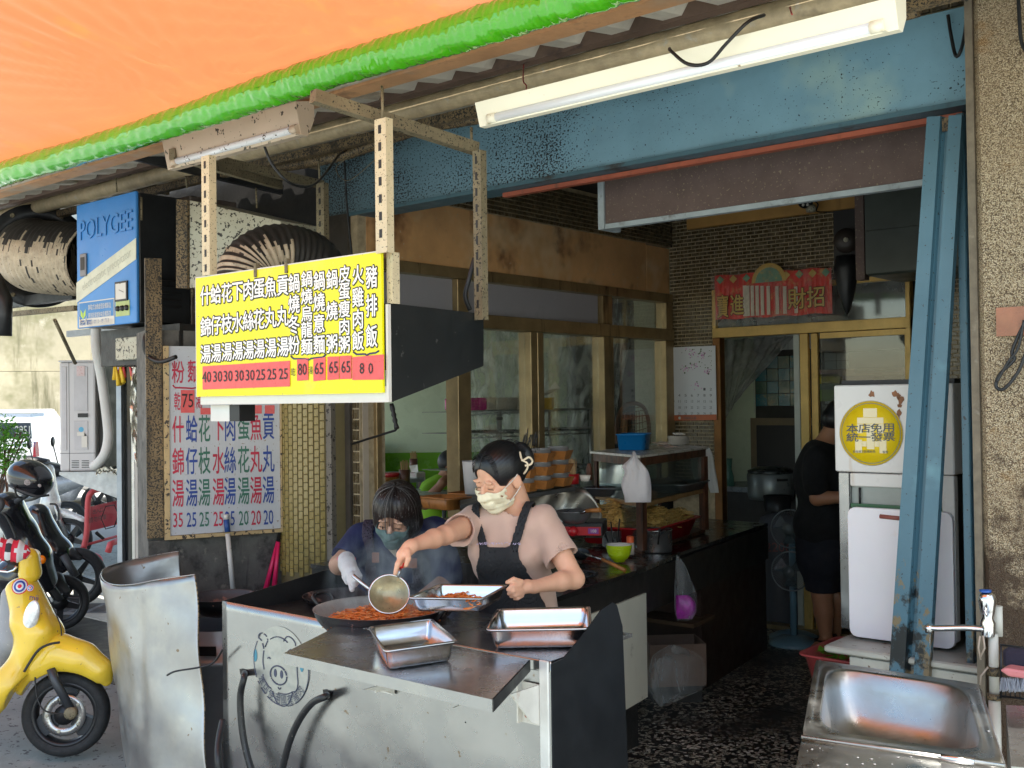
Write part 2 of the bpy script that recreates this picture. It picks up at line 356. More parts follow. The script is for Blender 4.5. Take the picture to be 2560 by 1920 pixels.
# blue beam
M_blue = mat('blue_beam_paint', (.19, .36, .46), .38, var=.12, vs=3, blot=[((.34, .5, .48), .3, 1.6), ((.07, .11, .14), .2, 2.4)], bump=.25, bs=90)
def beam_mat():      # grease spatter thickens towards the left end, over the stove
    t = M_blue.node_tree; b = t.nodes['Principled BSDF']; src = b.inputs['Base Color'].links[0].from_socket
    co = N(t, 'ShaderNodeTexCoord').outputs['Object']; sp = N(t, 'ShaderNodeSeparateXYZ'); t.links.new(co, sp.inputs[0])
    near = ramp(t, sp.outputs[0], -4.4, -1.5, 1, 0)
    n2 = noise(t, co, 2.2, 3, .6); n = noise(t, co, 90, 2, .55, (1, 1, 1.3)); n3 = noise(t, co, 120, 2, .5)
    th = N(t, 'ShaderNodeMath', operation='MULTIPLY_ADD'); t.links.new(near, th.inputs[0]); th.inputs[1].default_value = -.15
    k2 = N(t, 'ShaderNodeMath', operation='MULTIPLY_ADD'); t.links.new(n2, k2.inputs[0]); k2.inputs[1].default_value = -.42; k2.inputs[2].default_value = .88
    t.links.new(k2.outputs[0], th.inputs[2])
    d = N(t, 'ShaderNodeMath', operation='SUBTRACT'); t.links.new(n, d.inputs[0]); t.links.new(th.outputs[0], d.inputs[1])
    f = ramp(t, d.outputs[0], 0, .035)
    c = mix(t, ramp(t, near, .35, 1, 0, .6), src, (.06, .085, .085)); c = mix(t, f, c, (.012, .016, .018))
    t.links.new(c, b.inputs['Base Color'])
    bp = N(t, 'ShaderNodeBump'); bp.inputs['Strength'].default_value = .8; bp.inputs['Distance'].default_value = .004; t.links.new(f, bp.inputs['Height']); t.links.new(bp.outputs[0], b.inputs['Normal'])
beam_mat()
bm_ = thing('blue_beam', 'long blue painted steel beam across the shop front, spattered with black grease', 'beam', (-2.8, 3.8, 2.58))
MB().box((-4.55, 3.8, 2.605), (-1.12, 3.9, 2.925)).build('web', M_blue, bm_)
MB().box((-4.55, 3.785, 2.585), (-1.12, 3.93, 2.603)).build('bottom_flange', mat('beam_flange', (.06, .14, .18), .5, blot=((.03, .025, .02), .5, 6), bump=.3), bm_)
M_redrail = mat('red_lead_paint', (.34, .085, .045), .5, var=.2, streak=((.12, .05, .03), .3, 8))
tag(MB().box((-3.3, 3.86, 2.562), (-1.2, 3.895, 2.582)).build('shutter_rail', M_redrail), 'thin red oxide rail under the right half of the blue beam', 'rail')
# concrete signbox/lintel inside
lt = thing('inner_lintel', 'brown painted lintel with peeling pale blue edge hanging behind the blue beam', 'lintel', (-2.2, 4.2, 2.4))
M_brown = mat('brown_primer', (.13, .09, .08), .75, var=.2, vs=5, spots=((.25, .2, .14), .22, 70), bump=.3, bs=80)
M_paleblue = mat('pale_blue_edge', (.36, .42, .45), .6, var=.15, vs=8, blot=((.1, .09, .08), .35, 9))
MB().box((-2.95, 4.2, 2.435), (-1.3, 4.32, 2.99)).build('face', M_brown, lt)
MB().box((-2.95, 4.196, 2.41), (-1.3, 4.23, 2.433)).build('edge_strip', M_paleblue, lt)
MB().box((-2.985, 4.19, 2.41), (-2.952, 4.33, 2.99)).build('end_board', M_paleblue, lt)
# orange-brown panel along the partition and its turn on the back wall
M_och = mat('ochre_board', (.66, .38, .17), .6, var=.2, vs=2, blot=[((.2, .08, .03), .5, 1.5), ((.78, .62, .38), .5, 1.3), ((.08, .03, .015), .34, 3)], spots=((.5, .42, .3), .1, 40), bump=.15, bs=30)
pb = thing('ochre_signboard', 'heat stained ochre board above the window partition', 'signboard', (XP, 5, 2.4))
MB().box((XP-.03, YF+.02, 2.375), (XP+.03, 6.55, 2.72)).build('panel', M_och, pb)
MB().box((XP-.03, 6.556, 2.375), (XP+.032, 6.86, 2.71)).build('end_panel', M_och, pb)
tp = tiles_plane(V((XP+.04, YF+.05, 2.725)), (0, 1, 0), CZ, 3.0, .26, .058, .021, .006, .006)
MB().box((XP-.1, YF+.05, 2.722), (XP+.036, 6.88, 2.99)).build('masonry', M_mort, pb); tag(tp.build('tile', M_tile, pb), None, kind='stuff')
ob = thing('back_fascia', 'ochre plywood fascia across the top of the back wall behind the work lamp', 'board', (-3.4, 6.7, 2.85))
a = P(1717, 571, Y=6.7); b_ = P(2159, 519, Y=6.7); c_ = P(1717, 540, Y=6.7)
MB().box((a.x, 6.7, (a.z+b_.z)/2), (b_.x, 6.74, c_.z+.02)).build('board', mat('ochre_ply', (.5, .28, .08), .6, var=.15, vs=4, streak=((.2, .1, .03), .3, 6)), ob)
a = P(2165, 690, Y=6.0); b_ = P(2330, 445, Y=6.0)
gb = thing('grey_cupboard', 'dark grey-green overhead box at the back beside the blue post', 'cupboard', (a.x, 6, 2))
MB().box((a.x, 6.0, a.z), (b_.x+.5, 6.5, b_.z+.2), bv=.01).build('carcass', mat('greygreen', (.055, .07, .06), .45, var=.3, vs=3), gb)
MB().box((a.x+.004, 5.988, (a.z+b_.z)/2+.002), (b_.x+.5, 5.998, b_.z+.18)).build('door', mat('greygreen2', (.06, .075, .066), .42, var=.3, vs=2), gb)
MB().box((a.x+.004, 5.988, a.z+.01), (b_.x+.5, 5.998, (a.z+b_.z)/2-.002)).build('door', bpy.data.materials['greygreen2'], gb)
MB().box((a.x-.055, 5.99, a.z-.02), (a.x-.004, 6.06, b_.z+.2)).build('stile', M_brown, gb)

# window partition (bronze aluminium), transom lights over sliding windows
wp = thing('window_partition', 'bronze aluminium window wall between the stove aisle and the green dining room', 'window wall', (XP, 5, 1))
def bar(y0, y1, z0, z1, d=.05, x=XP, m=M_alu, name='frame_bar', par=None): return MB().box((x-d/2, y0, z0), (x+d/2, y1, z1), bv=.003).build(name, m, par or wp)
bar(3.9, 6.88, 2.31, 2.372, .1); bar(3.9, 6.88, 2.03, 2.112, .11, name='transom_bar')
for a_, b_ in ((3.9, 3.96), (4.545, 4.64), (5.985, 6.10), (6.79, 6.88)): bar(a_, b_, 2.114, 2.308, .09, name='mullion')
for a_, b_ in ((3.9, 3.94), (4.535, 4.645), (5.20, 5.265), (5.268, 5.33), (5.985, 6.10), (6.77, 6.88)): bar(a_, b_, .93, 2.028, .1, name='mullion')
bar(3.9, 6.88, .85, .928, .12, name='sill')
M_frost = mat('frosted_film', (.44, .43, .47), .6, var=.05, vs=2, transl=.35, blot=((.3, .29, .3), .25, 2))
M_gl = glassmat('window_glass', (.95, .97, .95), .07, .03, .03)
MB().box((XP-.004, 3.962, 2.116), (XP+.004, 4.543, 2.306)).build('frosted_pane', M_frost, wp)
MB().box((XP-.004, 4.642, 2.116), (XP+.004, 5.983, 2.306)).build('frosted_pane', M_frost, wp)
MB().box((XP-.004, 6.102, 2.116), (XP+.004, 6.788, 2.306)).build('pane', M_gl, wp)
for a_, b_ in ((4.647, 5.198), (5.332, 5.983), (6.102, 6.768)): MB().box((XP-.004, a_, .93), (XP+.004, b_, 2.026)).build('pane', M_gl, wp)
# dark post at the left end of the partition with a strip of tile
M_post = mat('burnt_post', (.06, .05, .04), .55, var=.4, vs=4, blot=[((.012, .011, .01), .5, 3), ((.3, .26, .2), .18, 9)], streak=((.01, .01, .01), .4, 9), bump=.4, bs=30)
dp = thing('charred_post', 'soot blackened post between the tiled column and the dining room window', 'post', (-4.4, 3.8, 0))
a = P(828, 1200, Y=3.78); b_ = P(893, 1200, Y=3.78)
MB().box((a.x, 3.78, 0), (b_.x-.055, 3.98, 2.6)).build('timber', M_post, dp)
MB().box((b_.x-.053, 3.80, 0), (b_.x, 3.98, 2.6)).build('tile_bed', M_mort, dp)
tag(tiles_plane(V((b_.x-.052, 3.799, .9)), CX, CZ, .05, 1.0, .03, .05, .006, .006).build('tile', M_tile, dp), None, kind='stuff')
c_ = P(908, 1200, Y=3.84)
MB().box((b_.x+.003, 3.82, .5), (c_.x, 3.86, 2.4)).build('cream_trim', mat('cream_trim', (.5, .43, .35), .5), dp)
# wiper-like crank handle standing out of the post
ck = thing('awning_crank', 'black cranked handle with ribbed grip sticking out beside the charred post', 'crank', P(905, 1105, Y=3.75))
MB().tube([P(880, 1110, Y=3.75), P(988, 1076, Y=3.7), P(994, 1068, Y=3.7)], .006, 8).build('arm', M_black, ck)
q = P(992, 1072, Y=3.7); gpf = MB().tube([q+V((-.004*k, 0, .0137*k)) for k in range(10)], [.013, .012, .009, .013, .009, .013, .009, .013, .012, .01], 10); gpf.build('grip', M_black, ck)
MB().box(q+V((-.06, -.01, .133)), q+V((-.03, .01, .137))).build('end_cap', M_black, ck)
# dining room behind: walls square to the view
dn = thing('dining_room', 'back dining room with mint upper wall and glossy green dado', 'room', (-7, 7, 0))
dd = 9.6
def dp_(u, v, d): return D(u, v, d)
def vrect(u0, u1, d0, d1, z0, z1, th=.1):
    a, b_ = D(u0, 1000, d0), D(u1, 1000, d1); n_ = V((b_.y-a.y, a.x-b_.x, 0)).normalized()*-th
    return MB().prism([(a.x, a.y, z0), (b_.x, b_.y, z0), (b_.x, b_.y, z1), (a.x, a.y, z1)], n_)
zd = D(1000, 1132, dd).z
vrect(880, 1700, dd, dd, zd+.001, 2.95).build('mint_wall', M_mint, dn); vrect(880, 1700, dd-.02, dd-.02, 0, zd).build('green_wall', M_green, dn)
vrect(920, 1111, dd-.03, dd-.03, zd-.07, zd-.055, .02).build('rail', M_green, dn)
vrect(1650, 1900, 9.2, 9.2, 0, 2.95).build('end_wall', M_mint, dn)
vrect(870, 930, dd, dd-.4, 0, 1.25).build('left_wall', M_green, dn)
for z_ in (1.3, 1.62, 1.95): vrect(905, 927, 8.6, 8.9, z_, z_+.03, .03).build('green_mullion', M_green, dn)
vrect(905, 926, 8.62, 8.92, 1.3, 2.2, .01).build('pane', mat('dusk_pane', (.35, .38, .36), .2), dn)
MB().tube([D(921, 1150, 9.2), D(921, 1330, 9.2)], .03, 10).build('pipe', M_green, dn)
# white basketweave column in the dining room
wc = thing('white_tiled_column', 'white basketweave tiled column inside the dining room', 'column', D(1615, 1000, 8.7))
vrect(1588, 1640, 8.7, 8.66, 0, 2.9, .3).build('core', mat('white_tile', (.6, .63, .5), .3), wc)
a, b_ = D(1588, 1000, 8.695), D(1640, 1000, 8.655); ex = (V((b_.x, b_.y, 0))-V((a.x, a.y, 0))); L_ = ex.length; ex.normalize()
tag(tiles_plane(V((a.x, a.y, .9)), ex, CZ, L_, 1.6, .022, .046, .004, .003).build('tile', mat('white_tile2', (.66, .7, .56), .25), wc), None, kind='stuff')
# ---------------------------------------------------------------- left pier, tiled column, menu board
_gs = (glyph('國')[0].max(0)-glyph('國')[0].min(0))[0]; _gd = (glyph('8')[0].max(0)-glyph('8')[0].min(0))[1]
def plane_fn(p0, n):
    p0, n = V(p0), V(n)
    def f(u, v):
        r = ray(u, v); return O + r*((p0-O).dot(n)/r.dot(n))
    return f
def wr(mb, F, ch, u, v, wp, hp, ex, ey=(0, 0, 1), off=0., z=.002, word=False):
    """write one character (or word) centred where the sign shows it, wp/hp its width and height"""
    w_ = (F(u+wp/2, v)-F(u-wp/2, v)).length; h_ = (F(u, v+hp/2)-F(u, v-hp/2)).length
    vs = glyph(ch)[0]; bb = vs.max(0)-vs.min(0)
    ref = _gs if ord(ch[0]) > 0x2fff else None
    if ref: put(mb, ch, F(u, v), ex, ey, w_/ref, h_/ref, off, z)
    else: put(mb, ch, F(u, v), ex, ey, w_/bb[0], h_/bb[1], off, z)
B0 = D(695, 1000, 5.72); wd = V((.375, .927, 0)).normalized(); wn = V((wd.y, -wd.x, 0))
W = plane_fn(B0, wn)
M_plinth = mat('peeling_plinth', (.10, .095, .085), .7, var=.3, vs=8, blot=[((.02, .018, .018), .55, 9), ((.3, .27, .22), .25, 13)], streak=((.03, .028, .026), .35, 22), bump=.6, bs=30)
M_pil = mat('greasy_pilaster', (.2, .14, .07), .6, var=.3, vs=6, spots=((.02, .018, .015), .5, 120), streak=((.03, .02, .012), .5, 12), bump=.5, bs=60)
lp = thing('corner_pier', 'soot stained corner pier that carries the white menu board', 'pier', W(400, 1400).to_tuple())
A = V((*W(366, 1000).xy, 0)); Bq = V((*W(700, 1000).xy, 0))
MB().prism([A, Bq, Bq-wn*.5, A-wn*.3], (0, 0, 1.98)).build('core', M_plinth, lp)
q0 = V((*W(363, 1000).xy, W(363, 1345).z)); q1 = V((*W(404, 1000).xy, q0.z))
MB().prism([q0+wn*.03, q1+wn*.03, q1+wn*.002, q0+wn*.002], (0, 0, 1.4)).build('jamb', M_pil, lp)
q0 = V((*W(366, 1000).xy, W(366, 1352).z)); q1 = V((*W(699, 1000).xy, q0.z))
MB().prism([q0+wn*.026, q1+wn*.026, q1+wn*.002, q0+wn*.002], (0, 0, -1.2)).build('plinth', M_plinth, lp)
mbd = thing('wall_menu_board', 'white menu board with red, blue and green characters on the corner pier', 'menu board', W(555, 1100))
M_mboard = mat('white_board', 'c0c3c8', .35, var=.03, vs=3, spots=((.3, .25, .2), .12, 50))
M_frame = mat('greasy_tan_frame', (.5, .36, .18), .5, var=.2, vs=12, spots=((.05, .04, .03), .35, 40))
zt = W(555, 868).z; z0 = W(418, 1338).z; z1 = W(692, 1317).z; za = (z0+z1)/2
c1, c2 = V((*W(418, 1000).xy, 0)), V((*W(692, 1000).xy, 0))
def wbox(u0, u1, za_, zb_, n0, n1):
    a, b_ = V((*W(u0, 1000).xy, za_)), V((*W(u1, 1000).xy, za_)); return MB().prism([a+wn*n0, b_+wn*n0, b_+wn*n1, a+wn*n1], (0, 0, zb_-za_))
wbox(418, 692, za, zt, .035, .05).build('board', M_mboard, mbd)
wbox(405, 417.5, za-.02, zt, .034, .06).build('frame', M_frame, mbd); wbox(417.5, 696, za-.02, za-.002, .034, .06).build('frame', M_frame, mbd); wbox(692.3, 696, za, zt, .034, .06).build('frame', M_frame, mbd)
for i in range(34):
    wbox(420+i*8, 420.6+i*8, za, zt, .0502, .0508).build('flute', M_mboard, mbd)
Wb = plane_fn(B0+wn*.05, wn)
cols = [445, 479, 511, 546, 575, 609, 640, 671]; cc_ = 'rbgrbgrb'
ink = dict(r=mat('red_ink', (.5, .02, .06), .5, var=.1), b=mat('blue_ink', (.02, .06, .3), .5, var=.1), g=mat('green_ink', (.04, .16, .11), .5, var=.1))
L = dict(r=MB(), b=MB(), g=MB())
for i, u in enumerate(cols):
    k = i/7
    for row, (vl, vr, hp) in zip(('什蛤花下肉蛋魚貢', '錦仔枝水絲花丸丸', '湯湯湯湯湯湯湯湯'), ((1073, 1066, 60), (1153, 1147, 60), (1233, 1224, 62))):
        wr(L[cc_[i]], Wb, row[i], u, vl+(vr-vl)*k, 26, hp, wd, off=.012)
    wr(L[cc_[i]], Wb, ['35', '25', '25', '25', '25', '20', '20', '20'][i], u, 1302-7*k, 24, 36, wd, off=.008)
for ch, u, v, a, b_ in (('粉', 445, 930, 27, 50), ('麵', 484, 928, 27, 50), ('乾', 443, 1003, 14, 40), ('湯', 497, 1000, 15, 38)): wr(L['r'], Wb, ch, u, v, a, b_, wd, off=.012)
L['r'].tube([Wb(432, 963)+wn*.001, Wb(437, 969)+wn*.001, Wb(465, 970)+wn*.001, Wb(480, 971)+wn*.001, Wb(496, 968)+wn*.001], .004, 5)
for k, n_ in (('r', 'red_lettering'), ('b', 'blue_lettering'), ('g', 'green_lettering')): L[k].build(n_, ink[k], mbd)
M_pink = mat('pink_price_tag', (.72, .09, .09), .35, var=.15, vs=30)
for u0, v0, u1, v1, tx in ((452, 975, 486, 1032, '75'), (501, 1020, 536, 1036, ''), (628, 1013, 654, 1034, ''), (662, 1013, 686, 1034, '')):
    q = [Wb(u0, v1)+wn*.003, Wb(u1, v1)+wn*.003, Wb(u1, v0)+wn*.003, Wb(u0, v0)+wn*.003]
    pt = MB().prism(q, -wn*.002).build('price_sticker', M_pink, mbd)
    if tx: m_ = MB(); wr(m_, Wb, tx, (u0+u1)/2, (v0+v1)/2, 28, 34, wd, z=.0045); m_.build('number', M_black, pt)
# tiled column
tc = thing('tiled_column', 'round column clad in upright olive glazed tiles beside the menu board', 'column', D(790, 1200, 5.9))
cen = D(795, 1000, 5.62+.235); cen.z = 0
to = (V((0, 0, 0))-cen); to.z = 0; to.normalize(); ang0 = math.atan2(to.y, to.x)
RR = .235
MB().lathe([(RR, .0), (RR, 2.0)], cen, n=40).build('core', mat('olive_mortar', (.16, .13, .06), .8), tc)
M_olive = mat('olive_glazed_tile', (.34, .26, .085), .3, var=.35, vs=9, rvar=.1, coat=.3, bump=.2, bs=60, streak=((.09, .065, .02), .35, 9))
tw, th_, gp = .0235, .0385, .0042
th0 = MB(); th0.box((-.002, -tw/2, 0), (.006, tw/2, th_), bv=.0015)
first = None; cnt = 0; rest = MB()
ncol = int(math.radians(104)*RR/(tw+gp))
for k in range(ncol):
    an = ang0+math.radians(8)-math.radians(104)*(k+.5)/ncol
    for r in range(30):
        z = .7+r*(th_+gp)+(k % 2)*.5*(th_+gp)
        if .86 < z < 1.62 and cnt < 300:
            if first is None: first = th0.build('tile', M_olive, tc); o = first
            else:
                o = first.copy(); COL.objects.link(o)
            o.matrix_parent_inverse = INV[tc.name]; o.location = (cen.x+RR*math.cos(an), cen.y+RR*math.sin(an), z); o.rotation_euler = (0, random.uniform(-.02, .02), an+random.uniform(-.02, .02)); cnt += 1
        else:
            M_ = Matrix.Translation(V((cen.x+RR*math.cos(an), cen.y+RR*math.sin(an), z))) @ Matrix.Rotation(an, 4, 'Z'); rest.add(th0.v, th0.f, False, M_)
tag(rest.build('tile', M_olive, tc), None, kind='stuff')
vrect(808, 827, 5.64, 5.62, 0, 2.0, .25).build('concrete_edge', mat('edge_render', (.2, .18, .15), .8, spots=((.05, .045, .04), .35, 40)), tc)
# ---------------------------------------------------------------- hood with the yellow price sign
YS = 2.35
M_yel = mat('yellow_sign', (.82, .76, .0), .32, var=.06, vs=2, blot=((.66, .58, .05), .3, 4), spots=((.3, .25, .1), .03, 60))
hd = thing('exhaust_hood', 'black sheet metal exhaust hood hanging over the wok counter', 'exhaust hood', (-3, 2.5, 1.6))
tl, tr, br, bl = P(496, 696, Y=YS), P(960, 631, Y=YS), P(970, 1004, Y=YS), P(504, 1013, Y=YS)
xl, xr, zb, zt_ = (tl.x+bl.x)/2, (tr.x+br.x)/2, (bl.z+br.z)/2, (tl.z+tr.z)/2
XR = xr+.012
q = [P(968, 760, X=XR), P(968, 1004, X=XR), P(985, 1003, X=XR), P(1209, 915, X=XR), P(1209, 787, X=XR)]
q[0].y = q[1].y = YS+.012
MB().prism(q, (-.004, 0, 0)).build('side_panel', M_blacksheet, hd)
ql = [V((xl+.01, p.y, p.z)) for p in q]; MB().prism(ql, (.004, 0, 0)).build('side_panel', M_blacksheet, hd)
MB().prism([V((XR-.005, q[0].y, q[0].z)), V((XR-.005, q[4].y, q[4].z)), V((xl+.015, q[4].y, q[4].z)), V((xl+.015, q[0].y, q[0].z))], (0, 0, .004)).build('top_panel', M_soot, hd)
MB().box((xl+.015, q[4].y-.004, q[3].z), (XR-.005, q[4].y, q[4].z)).build('back_panel', M_soot, hd)
sc_z = P(740, 972, Y=YS).z
MB().box((xl, YS, zb), (xr, YS+.01, sc_z)).build('front_strip', M_white, hd)
MB().box((xr+.001, YS-.002, zb), (xr+.011, YS+.011, q[0].z)).build('corner_trim', M_white, hd)
a = P(538, 1020, Y=YS+.05); b_ = P(585, 1053, Y=YS+.05); c_ = P(610, 1053, Y=YS+.05)
MB().box((a.x, YS+.03, b_.z), (b_.x, YS+.1, zb-.002)).build('drip_tray', M_white, hd); MB().box((b_.x+.001, YS+.03, b_.z), (c_.x, YS+.1, zb-.002)).build('drip_tray', M_black, hd)
ys = thing('price_sign', 'bright yellow price sign with white outlined characters and red price strips on the hood front', 'sign', (xl, YS, zb))
MB().box((xl-.006, YS-.012, sc_z-.02), (xr-.006, YS-.002, zt_)).build('panel', M_yel, ys)
MB().box((xl-.009, YS-.013, sc_z-.022), (xl-.0062, YS-.001, zt_+.003)).build('edge', M_white, ys); MB().box((xl-.009, YS-.013, zt_+.0002), (xr-.006, YS-.001, zt_+.004)).build('edge', M_white, ys)
FS = plane_fn((0, YS-.012, 0), (0, 1, 0)); OUT = MB(); WH = MB(); BK = MB()
def sg(ch, u, v, wp=23, hp=38):
    if wp < 25: wp, hp = wp*1.1, hp*1.1
    wr(OUT, FS, ch, u, v, wp, hp, CX, off=.09, z=.0008); wr(WH, FS, ch, u, v, wp, hp, CX, off=.018, z=.0022)
X8 = [515, 541, 568, 595, 622, 649, 678, 708]
for i, u in enumerate(X8):
    k = i/7
    sg('什蛤花下肉蛋魚貢'[i], u, 739-25*k, 21+2*k, 38+3*k); sg('錦仔枝水絲花丸丸'[i], u, 817-27*k, 21+2*k, 38+3*k); sg('湯湯湯湯湯湯湯湯'[i], u, 885-18*k, 21+2*k, 36+3*k)
for s_, u, vv, hh in (('鍋燒冬粉', 736, (708, 760, 811, 862), 42), ('鍋燒烏龍麵', 768, (698, 741, 784, 824, 866), 36), ('鍋燒意麵', 799, (702, 755, 808, 860), 42), ('鍋燒粥', 831, (698, 777, 859), 42), ('皮蛋瘦肉粥', 862, (685, 728, 772, 817, 861), 38), ('火雞肉飯', 896, (687, 743, 798, 851), 44), ('豬排飯', 930, (692, 764, 840), 50)):
    for ch, v in zip(s_, vv): sg(ch, u, v, 25, hh*.98)
def strip(u0, u1, vl0, vl1, vr0, vr1):
    q = [FS(u0, vl1), FS(u1, vr1), FS(u1, vr0), FS(u0, vl0)]; q = [p+V((0, -.003, 0)) for p in q]
    return MB().prism(q, (0, .0015, 0)).build('price_strip', M_pink, ys)
strip(508, 726, 916, 974, 902, 966); strip(744, 772, 896, 952, 895, 950); strip(785, 815, 895, 953, 893, 950); strip(820, 849, 892, 950, 891, 948); strip(851, 880, 890, 948, 889, 947); strip(882, 961, 893, 950, 886, 949)
M_navy = mat('navy_ink', (.02, .03, .12), .5, var=0)
for tx, u, v, a_, b__ in [(t, x, 944-8*i/7, 22, 27) for i, (t, x) in enumerate(zip(['40', '30', '30', '30', '30', '25', '25', '25'], (519, 546, 572, 600, 627, 654, 682, 711)))]+[('80', 758, 925, 22, 29), ('65', 800, 923, 22, 29), ('65', 836, 920, 22, 29), ('65', 867, 919, 22, 29), ('8', 907, 921, 11, 27), ('0', 929, 921, 11, 27)]:
    NUM = MB(); wr(NUM, FS, tx, u, v, a_, b__, CX, off=.006, z=.0045); NUM.build('price', M_black, ys)
for ch, u, v in (('乾', 735, 930), ('湯', 779, 926)): NUM = MB(); wr(NUM, FS, ch, u, v, 9, 18, CX, off=.004, z=.0045); NUM.build('small_character', M_black, ys)
for pts in (((728, 891), (735, 897), (765, 897), (772, 900), (779, 896), (808, 893), (816, 886)), ((884, 880), (892, 886), (912, 885), (918, 888), (925, 884), (940, 882), (948, 877))):
    MB().tube([FS(u, v)+V((0, -.001, 0)) for u, v in pts], .003, 6).build('brace', M_navy, ys)
OUT.build('character_outline', M_black, ys); WH.build('characters', mat('sign_white', 'f4f4ee', .5, var=0), ys); 
for u, v in ((640, 672), (717, 661)):
    q_ = FS(u, v); MB().box(q_+V((-.006, -.006, -.03)), q_+V((.006, .012, .02))).build('clip', M_grime, ys)
# ---------------------------------------------------------------- slotted angle frame that carries the hood
hf = thing('hood_hanger_frame', 'greasy slotted angle frame from which the hood hangs', 'metal frame', (-3, 2.6, 2.5))
def angle_post(F, top, bot, wpx, m, slots=True, back=.03):
    a, b_ = F(*top), F(*bot); w_ = (F(top[0]+wpx, top[1])-F(top[0], top[1])).length
    a, b_ = V(a), V(b_); b2 = V((a.x, b_.y, b_.z)); dz = a.z-b_.z
    mb = MB().box((a.x, a.y, b_.z), (a.x+w_, a.y+.003, a.z)).box((a.x+w_+.0005, a.y-.001, b_.z), (a.x+w_+.004, a.y+back, a.z))
    o = mb.build('slotted_angle', m, hf)
    n = int(dz/.055)
    for i in range(n if slots else 0):
        z = a.z-.03-i*.055
        MB().box((a.x+w_*.36, a.y-.0012, z-.017), (a.x+w_*.62, a.y-.0002, z+.01)).build('slot', M_black, hf)
    return a, b_
FY = plane_fn((0, YS-.02, 0), (0, 1, 0))
angle_post(FY, (936, 300), (955, 632), 26, M_grimelight)
angle_post(plane_fn((0, YS+.014, 0), (0, 1, 0)), (966, 632), (968, 760), 13, M_grimelight, False)
angle_post(plane_fn((0, YS-.02, 0), (0, 1, 0)), (503, 392), (500, 690), 18, M_grimelight)
FR_ = plane_fn((0, q[4].y+.0, 0), (0, 1, 0))
angle_post(plane_fn((0, q[4].y-.05, 0), (0, 1, 0)), (1181, 378), (1196, 800), 18, M_grime)
a0_, a1_ = P(800, 262, Y=2.3), P(1190, 374, Y=2.82)
zz = (a0_.z+a1_.z)/2
def beam2(a, b_, h_, w_, m, par, name='angle_bar'):
    a, b_ = V(a), V(b_); t = (b_-a).normalized(); s_ = t.cross(V((0, 0, 1))).normalized(); u_ = s_.cross(t)
    mb = MB().prism([a-s_*w_/2-u_*h_/2, a+s_*w_/2-u_*h_/2, a+s_*w_/2+u_*h_/2, a-s_*w_/2+u_*h_/2], b_-a); return mb.build(name, m, par)
beam2(P(782, 240, Y=2.15), P(1190, 372, Y=2.80), .04, .035, M_grime, hf, 'cross_bar')
beam2(P(430, 385, Y=2.55), P(700, 462, Y=3.4), .045, .03, M_grime, hf, 'cross_bar'); beam2(P(265, 372, Y=2.75), P(705, 475, Y=3.7), .05, .03, M_soot, hf, 'cross_bar')
beam2(P(110, 432, Y=2.9), P(420, 478, Y=3.7), .05, .03, M_grime, hf, 'cross_bar')
beam2(P(540, 400, Y=2.9), P(806, 462, Y=3.6), .04, .03, M_grime, hf, 'cross_bar')
angle_post(plane_fn((0, 3.4, 0), (0, 1, 0)), (790, 460), (796, 600), 18, M_grime)
for u, v0, v1, yy in ((533, 395, 690, 2.45), (797, 398, 450, 3.2), (955, 215, 300, 2.36), (1178, 318, 380, 2.8), (640, 470, 520, 3.3), (290, 445, 480, 3.05), (465, 440, 470, 3.2)):
    MB().tube([P(u, v0, Y=yy), P(u+2, v1, Y=yy)], .005, 6).build('threaded_rod', M_grime, hf)
# ---------------------------------------------------------------- plenum, ducts, precipitator
du = thing('exhaust_plenum', 'speckled cream sheet plenum with a tarred flexible duct elbow above the yellow sign', 'duct', (-4, 3, 2.3))
M_cream = mat('greasy_cream_sheet', (.42, .40, .31), .45, .1, var=.12, vs=4, spots=((.03, .025, .02), .35, 55), blot=((.2, .1, .05), .3, 7))
a, b_, c_, d_ = P(470, 500, Y=3.05), P(702, 553, Y=3.3), P(702, 700, Y=3.3), P(470, 720, Y=3.05)
MB().prism([a, b_, c_, d_], (0, .25, 0)).build('plenum_box', M_cream, du)
MB().prism([P(440, 498, Y=3.0), P(468, 500, Y=3.04), P(468, 720, Y=3.04), P(440, 720, Y=3.0)], (0, .2, 0)).build('flange', M_pil, du)
def flexmat(name, top, low):
    m = mat(name, top, .5, .2, var=.3, vs=6, bump=.3, bs=40); t = m.node_tree; b = t.nodes['Principled BSDF']
    geo = N(t, 'ShaderNodeTexCoord').outputs['Object']; sp = N(t, 'ShaderNodeSeparateXYZ'); t.links.new(geo, sp.inputs[0])
    return m
M_duct = mat('tarred_duct', (.022, .02, .018), .6, 0, var=.4, vs=9, bump=.5, bs=30)
M_ductl = mat('foil_duct', (.44, .37, .27), .5, .25, var=.25, vs=20, spots=((.08, .06, .04), .15, 70), blot=((.1, .08, .06), .3, 9))
